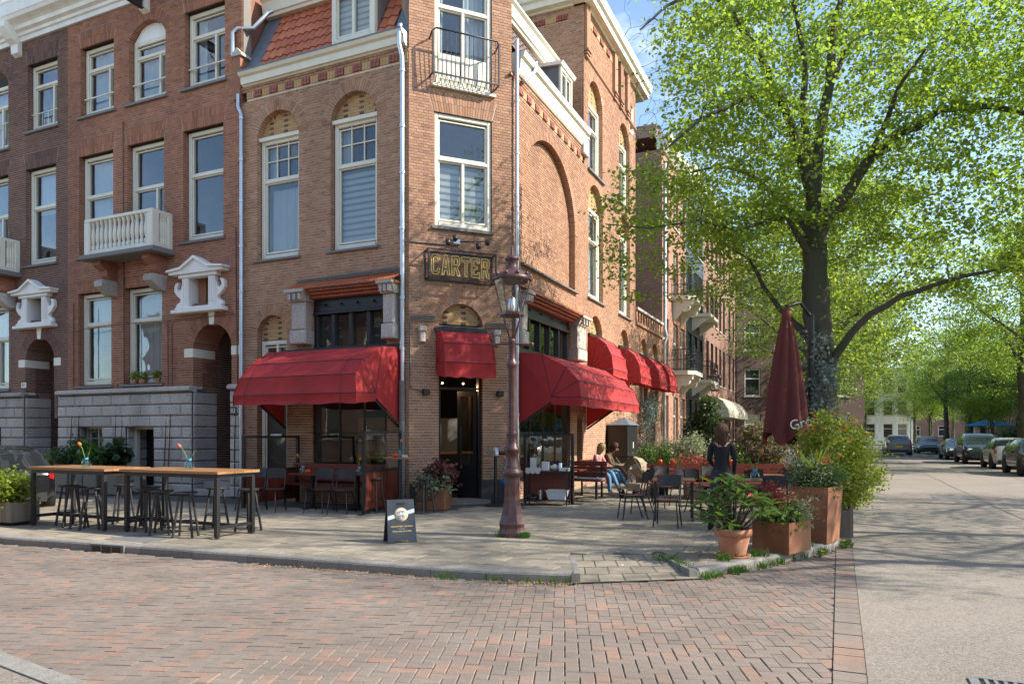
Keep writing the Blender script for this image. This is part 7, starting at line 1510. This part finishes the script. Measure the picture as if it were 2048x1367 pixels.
def person(label, M, J, hair, mats, zone, extra=None, group=None):
    """J: joint -> (x,y,z,rx,ry); one skinned body; zone(p, bone) -> material index"""
    E_ = [('pelvis','spine'),('spine','chest'),('chest','neck'),('neck','head'),('head','crown')]
    for s in 'LR':
        E_ += [('chest','sh'+s),('sh'+s,'el'+s),('el'+s,'wr'+s),('wr'+s,'pa'+s),('pelvis','hi'+s),('hi'+s,'kn'+s),('kn'+s,'an'+s),('an'+s,'to'+s)]
        w_, p_ = Vector(J['wr'+s][:3]), Vector(J['pa'+s][:3]); d = (p_-w_).normalized(); sd = d.cross(Vector((0,1,.2)) if abs(d.y) < .8 else Vector((1,0,.2))).normalized(); nn = sd.cross(d)
        for k, (o, l) in enumerate(((-.03,.06),(-.011,.075),(.009,.07),(.027,.055))):
            q1 = p_+sd*o+d*l*.5+nn*.006; q2 = p_+sd*o+d*l+nn*.022; J['f%d%s' % (k,s)] = (*q1,.0085,.0085); J['g%d%s' % (k,s)] = (*q2,.007,.007); E_ += [('pa'+s,'f%d%s' % (k,s)),('f%d%s' % (k,s),'g%d%s' % (k,s))]
        t1 = w_+(p_-w_)*.45-sd*.04; t2 = t1+d*.035-sd*.012; J['t'+s] = (*t1,.011,.011); J['u'+s] = (*t2,.008,.008); E_ += [('wr'+s,'t'+s),('t'+s,'u'+s)]
    names = list(J); ix = {n: i for i, n in enumerate(names)}; me = bpy.data.meshes.new('sk'); me.from_pydata([J[n][:3] for n in names], [(ix[a],ix[b]) for a, b in E_], []); ob = bpy.data.objects.new('sk', me); sc.collection.objects.link(ob)
    md = ob.modifiers.new('s','SKIN'); md.use_smooth_shade = True
    if not me.skin_vertices: bpy.context.view_layer.objects.active = ob
    sv_ = me.skin_vertices[0].data
    for n in names: sv_[ix[n]].radius = J[n][3:5]; sv_[ix[n]].use_root = (n == 'pelvis')
    ob.modifiers.new('d','SUBSURF').levels = 2; ob.modifiers['d'].render_levels = 2
    dg = bpy.context.evaluated_depsgraph_get(); bm_ = bpy.data.meshes.new_from_object(ob.evaluated_get(dg)); bpy.data.objects.remove(ob); bm_.materials.clear()
    for m in mats: bm_.materials.append(m)
    segs = [(Vector(J[a][:3]), Vector(J[b][:3]), b) for a, b in E_]
    for p in bm_.polygons:
        c = p.center; best = None
        for a, b, n in segs:
            ab = b-a; t = max(0, min(1, (c-a).dot(ab)/max(ab.length_squared,1e-9))); dd = (a+ab*t-c).length
            if best is None or dd < best[0]: best = (dd, n)
        p.material_index = zone(c, best[1]); p.use_smooth = True
    o = thing('person', label, 'person', M, group); new('body', bm_, o, M)
    hx, hy, hz = J['head'][:3]; cx, cy, cz = J['crown'][:3]; ax = Vector((cx-hx,cy-hy,cz-hz)).normalized(); xx_ = Vector((1,0,0)); xx_ = (xx_-ax*xx_.dot(ax)).normalized(); yy_ = ax.cross(xx_); HMt = M @ T(hx,hy,hz) @ Matrix((xx_,yy_,ax)).transposed().to_4x4() @ RZ(extra or 0)
    MB().ball((0,.098,.035),.017,8,sz=(.8,1,1.3)).build('nose', M_['skin'], o, HMt)
    for s in (-1,1): MB().ball((s*.032,.082,.06),.011,8,sz=(1.2,.7,.8)).build('eye', M_['eye'], o, HMt); MB().ball((s*.083,.0,.045),.022,8,sz=(.4,.8,1.3)).build('ear', M_['skin'], o, HMt)
    MB().ball((0,.087,-.002),.018,8,sz=(1.2,.5,.4)).build('mouth', M_['lip'], o, HMt)
    m, L_, wv = hair
    def hr(u, v):
        a = rad(-140+280*u)-math.pi/2; 
        if v < .45: ph = v/.45*math.pi*.55; r = .108*math.sin(ph)+.004; z = .055+.122*math.cos(ph)
        else: t = (v-.45)/.55; r = (.108+.01*math.sin(t*3))*(1-.32*t); z = .035-L_*t-.03*math.sin(u*9)*t
        r *= 1+.035*math.sin(u*46+v*5)+wv*.03*math.sin(v*20+u*9); k = max(0.0, (abs(u-.5)-.33)/.17); z = max(z, -.02-.6*L_*(1-k)) if v > .45 and k > 0 else z
        return (r*math.cos(a)*.92, r*math.sin(a)*1.02-.006, z)
    hb3 = MB().grid(hr, 44, 22); rh = random.Random(3)
    for i in range(110):                             # loose strands over the cap of hair
        a = rad(rh.uniform(-125,125))-math.pi/2; ph = rh.uniform(.25,1.5); P = []; L2 = L_*rh.uniform(.75,1.15); w0 = rh.uniform(0,6)
        for k in range(8):
            t = k/7
            if t < .35: q = ph+(1.72-ph)*t/.35; r = .112*math.sin(min(q,1.6)); z = .055+.126*math.cos(q)
            else: u_ = (t-.35)/.65; r = .112*(1-.3*u_)+.008*math.sin(u_*7+w0); z = .035-L2*u_
            P.append((r*math.cos(a+.12*math.sin(t*4+w0))*.93, r*math.sin(a+.12*math.sin(t*4+w0))*1.03-.006, z))
        hb3.tube(P, [.006,.007,.007,.007,.006,.006,.005,.002], 5)
    hb3.build('hair', m, o, HMt)
    return o
def stand():
    J = dict(pelvis=(0,0,.95,.145,.115), spine=(0,.0,1.1,.115,.09), chest=(0,.0,1.29,.135,.1), neck=(0,.0,1.47,.05,.05), head=(0,.015,1.56,.08,.09), crown=(0,.02,1.655,.062,.072))
    J.update(shR=(.155,0,1.4,.06,.06), elR=(.2,-.03,1.14,.045,.045), wrR=(.2,.06,.92,.03,.03), paR=(.2,.09,.85,.032,.02), shL=(-.155,0,1.4,.06,.06), elL=(-.19,.03,1.14,.045,.045), wrL=(-.11,.2,1.05,.03,.03), paL=(-.08,.24,1.06,.03,.02))
    J.update(hiR=(.085,0,.88,.105,.105), knR=(.1,.02,.5,.068,.07), anR=(.1,.0,.1,.055,.055), toR=(.11,.14,.035,.04,.033), hiL=(-.085,0,.88,.105,.105), knL=(-.12,-.02,.5,.068,.07), anL=(-.17,-.12,.1,.055,.055), toL=(-.19,.01,.035,.04,.033)); return J
def z1(c, b):
    if b[0] in 'fgut' and len(b) <= 3 and b[:2] != 'to' or b[:2] == 'pa': return 0
    if b[:2] == 'to' or (b[:2] == 'an' and c.z < .07): return 3
    if b in ('head','crown') or (b in ('neck',) and c.z > 1.4): return 0
    if c.z > 1.36 and abs(c.x) < .115 and c.y < 0 and c.z > 1.335+1.6*c.x*c.x*4: return 0
    if b[:2] in ('hi','kn','an') or c.z < .97: return 2
    return 1
person('woman in a black top and charcoal jeans standing with her back to the camera', T(3.36,11.55,0) @ RZ(-12), stand(), (M_['hairB'],.27,1), [M_['skin'],M_['blackcloth'],M_['jeansD'],M_['shoe']], z1, -12)
flM = T(3.6,11.62,.8); fl_ = thing('yellow_flowers', 'bunch of yellow flowers in the standing woman\'s right hand', 'flowers', flM); flowers(fl_, flM, [(0,-.02,.04),(.03,0,.02),(-.03,-.02,.0),(.02,.03,-.03)], .028, M_['f_yellow']); MB().tube([(0,0,-.06),(0,0,.03)], .006, 5).build('stem', M_['stem'], fl_, flM)
def sit(lean=.0, arms=0):
    J = dict(pelvis=(0,0,.55,.145,.12), spine=(0,.03+lean*.3,.72,.115,.095), chest=(0,.05+lean*.7,.92,.13,.1), neck=(0,.07+lean*1.1,1.09,.05,.05), head=(0,.1+lean*1.3,1.17,.08,.09), crown=(0,.12+lean*1.5,1.26,.062,.072))
    sy = .05+lean*.8
    J.update(shR=(.155,sy,1.02,.06,.06), elR=(.23,sy+.1,.79,.043,.043), wrR=(.12,sy+.3,.74,.03,.03), paR=(.08,sy+.37,.75,.03,.02), shL=(-.155,sy,1.02,.06,.06), elL=(-.23,sy+.1,.79,.043,.043), wrL=(-.12,sy+.3,.74,.03,.03), paL=(-.07,sy+.37,.76,.03,.02))
    J.update(hiR=(.09,.06,.53,.1,.095), knR=(.12,.46,.53,.07,.07), anR=(.13,.5,.1,.052,.055), toR=(.14,.64,.04,.038,.032), hiL=(-.09,.06,.53,.1,.095), knL=(-.05,.46,.6,.07,.07), anL=(.06,.68,.24,.05,.052), toL=(.1,.82,.2,.038,.032)); return J
def z2(c, b):
    if b[0] in 'fgut' and len(b) <= 3 and b[:2] != 'to' or b[:2] == 'pa': return 0
    if b[:2] == 'to': return 3
    if b in ('head','crown') or (b == 'neck' and c.z > 1.04): return 0
    if b[:2] in ('hi','kn','an') or c.z < .6: return 2
    return 1
def heading(x, y, a): return T(x,y,0) @ RZ(a)
b1 = W2(FR,2.62,-1.12); b2 = W2(FR,3.15,-1.12)
person('blonde seated woman in a pink striped shirt and blue jeans', heading(b1.x,b1.y,-122), sit(.08), (M_['hairY'],.16,1), [M_['skin'],M_['shirtP'],M_['jeansB'],M_['shoeW']], z2, 25)
person('dark haired seated woman in an olive top bending over her phone', heading(b2.x,b2.y,-105), sit(.2), (M_['hairB'],.14,1), [M_['skin'],M_['shirtO'],M_['jeansB'],M_['shoeW']], z2, -10)
ph = b2+Vector((.45,-.2,.82)); MB().bbox(-.035,.035,-.006,.006,-.07,.07,.004).build('phone', M_['black'], None, T(*ph) @ RX(-50), label='dark phone in the hands of the seated woman in olive', cat='phone')
# stroller
SMt = T(3.05,17.55,0) @ RZ(-40); st_ = thing('stroller', 'beige stroller with folded hood beside the seated women', 'stroller', SMt); M_['beige'] = mat('beige_canvas', (.3,.235,.17), .9, var=.15, vs=6, bump=.3, bs=25)
for x, y, r in ((-.28,-.25,.11),(.28,-.25,.11),(-.26,.38,.13),(.26,.38,.13)): w_ = MB().lathe([(r*.55,-.02),(r,-.02),(r,.02),(r*.55,.02)],18,M=T(x,y,r) @ RY(90)).build('wheel', M_['black'], st_, SMt); MB().lathe([(.0,-.012),(r*.56,-.012),(r*.56,.012),(0,.012)],14,M=T(x,y,r) @ RY(90)).build('hub', M_['zinc'], w_, SMt)
for s in (-1,1): MB().tube([(s*.26,.38,.13),(s*.24,.05,.5),(s*.24,-.3,.75),(s*.24,-.6,1.02)], .013, 8).build('frame_tube', M_['steel'], st_, SMt); MB().tube([(s*.28,-.25,.11),(s*.25,-.05,.4),(s*.24,.2,.65)], .013, 8).build('frame_tube', M_['steel'], st_, SMt)
MB().tube([(-.24,-.6,1.02),(.24,-.6,1.02)], .018, 8).build('handle', M_['black'], st_, SMt)
MB().grid(lambda u,v:(.23*(2*u-1),.35-.55*v,.42+.28*v+.16*(2*u-1)**2-.05*math.sin(v*3.1)+.015*math.sin(u*14+v*6)),10,8).grid(lambda u,v:(.25*(2*u-1),.42-.08*v,.12+.36*v+.02*math.sin(u*12)),10,4).build('seat_cloth', M_['beige'], st_, SMt); MB().grid(lambda u,v:(.25*math.cos(u*math.pi),-.22+.42*math.sin(v*1.5)*.9+.02*math.sin(v*16),.68+.32*math.sin(u*math.pi)*math.cos(v*.9)+.02*math.sin(v*16)),14,12).build('hood', M_['beige'], st_, SMt); MB().box(-.2,.2,-.2,.25,.22,.36).build('basket', M_['beige'], st_, SMt)
# ---------------------------------------------------------------- cars
def paint(n, c, coat=.8, metal=.2): return mat(n, c, .3, metal=metal, coat=coat)
M_['tyre'] = mat('tyre', (.015,.015,.015), .8); M_['rim'] = mat('alloy_rim', (.45,.45,.46), .3, metal=.8); M_['carglass'] = mat('car_glass', (.015,.02,.022), .03, spec=.9); M_['tail'] = mat('tail_light', (.5,.012,.012), .2, coat=.6); M_['headl'] = mat('head_light', (.6,.62,.62), .1, coat=.6); M_['plateY'] = mat('yellow_plate', (.75,.47,.03), .5); M_['trim'] = mat('black_trim', (.02,.02,.021), .55)
PROF = dict(
 suv=([-.5,-.49,-.465,-.42,-.3,-.1,.08,.19,.27,.42,.485,.5],[.52,.6,.63,.64,.64,.635,.62,.61,.6,.555,.45,.34],[.53,.61,.72,.93,.99,1,.985,.84,.625,.575,.46,.34]),
 hatch=([-.5,-.49,-.46,-.4,-.28,-.08,.1,.22,.31,.43,.485,.5],[.5,.58,.62,.63,.635,.63,.62,.6,.58,.52,.42,.32],[.51,.6,.74,.93,.99,1,.97,.82,.6,.54,.43,.32]),
 coupe=([-.5,-.485,-.42,-.3,-.18,-.05,.06,.17,.27,.4,.48,.5],[.55,.62,.65,.66,.66,.65,.64,.63,.6,.54,.44,.34],[.56,.64,.68,.86,.97,1,.97,.83,.62,.56,.45,.34]))
def car(label, M, kind, L, W_, H, pm, plate_=None, group='cars parked along the road'):
    o = thing('parked_car', label, 'car', M, group); xs, bl, tp2 = PROF[kind]; b = MB(); n = len(xs); ring = []
    for i in range(n):
        x = xs[i]*L; e = abs(xs[i]); w_ = W_/2*(1-.2*max(0,(e-.38)/.12)**2); zb = .15*H+.05*H*max(0,(e-.42)/.08); be = bl[i]*H; t = tp2[i]*H; g = t-be; wr = w_*(.97-.26*min(1,g/(.3*H)))
        ring.append([(x,0,zb),(x,w_*.86,zb),(x,w_*.985,zb+.08*H),(x,w_,max(zb+.1*H,.38*H) if be > .42*H else be*.9),(x,w_*.975,be),(x,wr,be+g*.9),(x,wr*.82,be+g*.985+.003),(x,0,t+.012)])
    m = 8
    for s in (1,-1):
        vs = [(p[0],s*p[1],p[2]) for r in ring for p in r]
        for i in range(n-1):
            for j in range(m-1):
                g0 = tp2[i]-bl[i]; g1 = tp2[i+1]-bl[i+1]; gl = 0
                if j == 4 and min(g0,g1) > .2 and abs(xs[i]) < .42: gl = 1
                if j in (5,6) and abs(tp2[i]-tp2[i+1]) > .1 and max(g0,g1) > .12: gl = 1
                if j == 4 and gl == 0 and abs(tp2[i]-tp2[i+1]) > .1 and max(g0,g1) > .12: gl = 2 if min(g0,g1) < .05 else 1
                f = (i*m+j,(i+1)*m+j,(i+1)*m+j+1,i*m+j+1); b.add([vs[q] for q in f],[(0,1,2,3) if s > 0 else (3,2,1,0)],1 if gl == 1 else 0,True)
        for i in (0,n-1): b.add([vs[i*m+j] for j in range(m)],[tuple(range(m))],0)
    bo_ = b.build('body', [pm, M_['carglass']], o, M); bx_ = bmesh.new(); bx_.from_mesh(bo_.data); bmesh.ops.remove_doubles(bx_, verts=bx_.verts, dist=.001); bmesh.ops.recalc_face_normals(bx_, faces=bx_.faces); bx_.to_mesh(bo_.data); bx_.free(); R_ = .235*H if H < 1.55 else .22*H
    for fx in (-.31,.315):
        for s in (-1,1):
            Mw = M @ T(fx*L,s*(W_/2-.09),R_) @ RX(90); w_ = MB().lathe([(R_*.62,-.1),(R_*.97,-.1),(R_,-.06),(R_,.06),(R_*.97,.1),(R_*.62,.1)],22).build('wheel', M_['tyre'], o, Mw); MB().lathe([(.0,-.085),(R_*.2,-.095),(R_*.6,-.088),(R_*.64,-.1),(R_*.64,.1),(R_*.6,.088),(R_*.2,.095),(0,.085)],10,sm=False).build('rim', M_['rim'], w_, Mw)
            MB().lathe([(R_*1.06,-.1),(R_*1.2,-.1),(R_*1.2,.1),(R_*1.06,.1)],20,M=M.inverted() @ M @ T(fx*L,s*(W_/2-.095),R_+.02) @ RX(90)).build('wheel_arch', M_['trim'], o, M)
    for s in (-1,1):
        MB().bbox(-.09,.09,-.05,.05,-.09,.09,.02,M=T(-L*.478,s*(W_/2-.17),.56*H) @ RZ(-90+s*18)).build('tail_light', M_['tail'], o, M); MB().bbox(-.13,.13,-.06,.05,-.07,.07,.03,M=T(L*.468,s*(W_/2-.24),.47*H) @ RZ(90-s*24)).build('headlight', M_['headl'], o, M); MB().ball((L*.16,s*(W_/2+.07),.64*H),.08,8,sz=(.7,1,.8)).build('mirror', pm, o, M)
        MB().box(L*.0,L*.05,s*W_/2*1.0-.006,s*W_/2+.008,.53*H,.55*H).build('door_handle', M_['trim'], o, M)
    MB().box(-L*.505,-L*.47,-W_*.38,W_*.38,.16*H,.3*H).build('rear_bumper', M_['trim'], o, M); MB().box(L*.47,L*.506,-W_*.3,W_*.3,.2*H,.38*H).build('grille', M_['trim'], o, M)
    Mp = M @ T(-L*.507,0,.44*H) @ RZ(-90); pl_ = MB().box(-.26,.26,-.01,.01,-.055,.055).build('number_plate', M_['plateY'], o, Mp)
    if plate_: text(pl_, plate_, Mp @ T(0,-.013,0) @ RX(90), .1, M_['black'])
    return o
hd = math.degrees(math.atan2(DR.y, DR.x))
def cp(o, t, flip=0, y=RD): q = goff(o,t); return T(q[0],q[1],y) @ RZ(hd+180*flip)
car('dark estate car cut off by the right edge of the picture', cp(7.3,25.2,1), 'suv', 4.6, 1.85, 1.5, paint('dark_grey_paint',(.02,.022,.025)))
car('small white round hatchback parked with its tail lights towards us', cp(7.3,31.5), 'hatch', 3.6, 1.65, 1.5, paint('cream_white_paint',(.6,.57,.48),.8,0))
car('large dark green off-roader parked facing us beside the white hatchback', cp(7.2,38.3,1), 'suv', 4.9, 2.0, 1.72, paint('dark_green_paint',(.012,.022,.022))); car('low black sports car parked facing us, farthest of the front row', cp(7.1,45.2,1), 'coupe', 5.0, 1.93, 1.4, paint('black_paint_car',(.008,.009,.011)))
car('grey sport utility car driving away down the road', cp(4.0,54), 'suv', 4.6, 1.88, 1.62, paint('grey_paint',(.14,.13,.145))); car('dark teal car parked beyond the grey driving car', cp(6.7,60,1), 'hatch', 4.2, 1.8, 1.5, paint('teal_paint',(.01,.045,.055)))
car('silver estate car parked in the left bay, half hidden by shrubs', cp(-2.4,21.5), 'suv', 4.5, 1.8, 1.5, paint('silver_paint',(.42,.4,.37),.6,.3)); car('black car at the left edge behind the planter trough', T(-11.55,16.2,-.06) @ RZ(90+40), 'coupe', 4.2, 1.75, 1.36, paint('black_paint_left',(.006,.006,.007),.3,0), '18')
# scooters, post, far parasol, crossing
for i, (o_, t, lb_) in enumerate(((7.0,64,'parked scooter nearest the teal car'),(7.5,66,'parked scooter in the middle of the far row'),(8.0,68,'parked scooter at the far end of the row'))):
    M = cp(o_,t) @ RZ(60); q = thing('scooter', lb_, 'scooter', M, 'parked scooters'); [MB().lathe([(.12,-.05),(.22,-.05),(.22,.05),(.12,.05)],14,M=T(x,0,.22) @ RX(90)).build('wheel', M_['tyre'], q, M) for x in (-.6,.6)]; MB().prism([(-.85,.35),(-.2,.25),(.3,.22),(.5,.3),(.62,.95),(.52,1.0),(.35,.42),(-.15,.45),(-.2,.75),(-.8,.78)],-.16,.16).build('body', M_['trim'], q, M); MB().tube([(.55,-.32,1.05),(.57,0,1.0),(.55,.32,1.05)],.02,6).build('handlebar', M_['black'], q, M)
M_['bluecloth2'] = mat('blue_parasol_cloth', (.03,.22,.45), .8, transl=.2); BMx = T(*at_r(10.5,56)); bp_ = thing('blue_parasol', 'bright blue parasol under the trees across the road', 'parasol', BMx); MB().lathe([(1.8,2.2),(.02,2.8)],8,sm=False).build('canopy', M_['bluecloth2'], bp_, BMx); MB().tube([(0,0,0),(0,0,2.8)],.03,8).build('pole', M_['greywood'], bp_, BMx)
MB().slab([goff(.1,50),goff(6.2,50),goff(6.2,63),goff(.1,63)], -.4, RD+.05).build('raised_brick_crossing', M_['road_brick'], kind='structure')
cw = thing('give_way_marking', 'row of white teeth painted on the raised brick crossing', 'marking', T(*goff(3,51.5),RD+.05))
for i in range(9): a = goff(.5+i*.62,51); b_ = goff(.95+i*.62,51); c_ = goff(.72+i*.62,52.2); MB().slab([a,b_,c_],RD+.045,RD+.056).build('tooth', M_['white'], cw)
MB().tube([(0,0,0),(0,0,3.2)],.05,8).build('traffic_post', M_['white'], None, T(*at_r(5.6,62)), label='thin pale post behind the teal car', cat='post')

farhouse('long dim terrace of houses closing the far end of the road', frame((*goff(-30,150),0), (gn.x,gn.y,0)), 0, 75, 11, M_['btexB'], [3+i*4.5 for i in range(16)], 3, (1.5,2), M_['white'], sh=3.3, z0=1.2)
for i, (o_, t) in enumerate(((-6,96),(-1,104),(1.5,128),(9.5,128),(12,110),(14,92),(13.5,78),(5,138),(-4,134),(16,120),(9.2,37.5),(1.2,88),(-2.5,80))):
    dup((tA,tB)[i % 2], T(*at_r(o_,t)) @ RZ(77*i) @ Matrix.Diagonal((1.15,1.15,1.12,1)), ['background tree far left of the road end','background tree just left of the road end','background tree behind the teal car','background tree beyond the scooters','background tree behind the blue parasol, farther one','background tree rising behind the hedge, middle one','background tree rising behind the hedge, nearest one','very distant tree in line with the middle of the road','very distant tree left of the road middle','very distant tree at the right end of the far terrace','tall tree behind the white hatchback and the dark off-roader','tree in front of the white villa, right one','tree in front of the white villa, left one'][i])
# houses behind and beside the camera: they only show mirrored in the windows
FO2 = frame(W2(FL,4,-17), DL); farhouse('brick row across the side street, seen only mirrored in the windows', FO2, 0, 34, 8.0, M_['btexB'], [1.5+i*2.6 for i in range(12)], 2, (1.3,2.3), M_['white'], sh=3.6, z0=1.4)
farhouse('brick row behind the camera, seen only mirrored in the windows', frame(Vector((44,-17,0)), (-1,.05,0)), 0, 40, 12.5, M_['btexB'], [2+i*2.8 for i in range(13)], 3, (1.3,2.3), M_['white'], sh=3.6, z0=1.4)
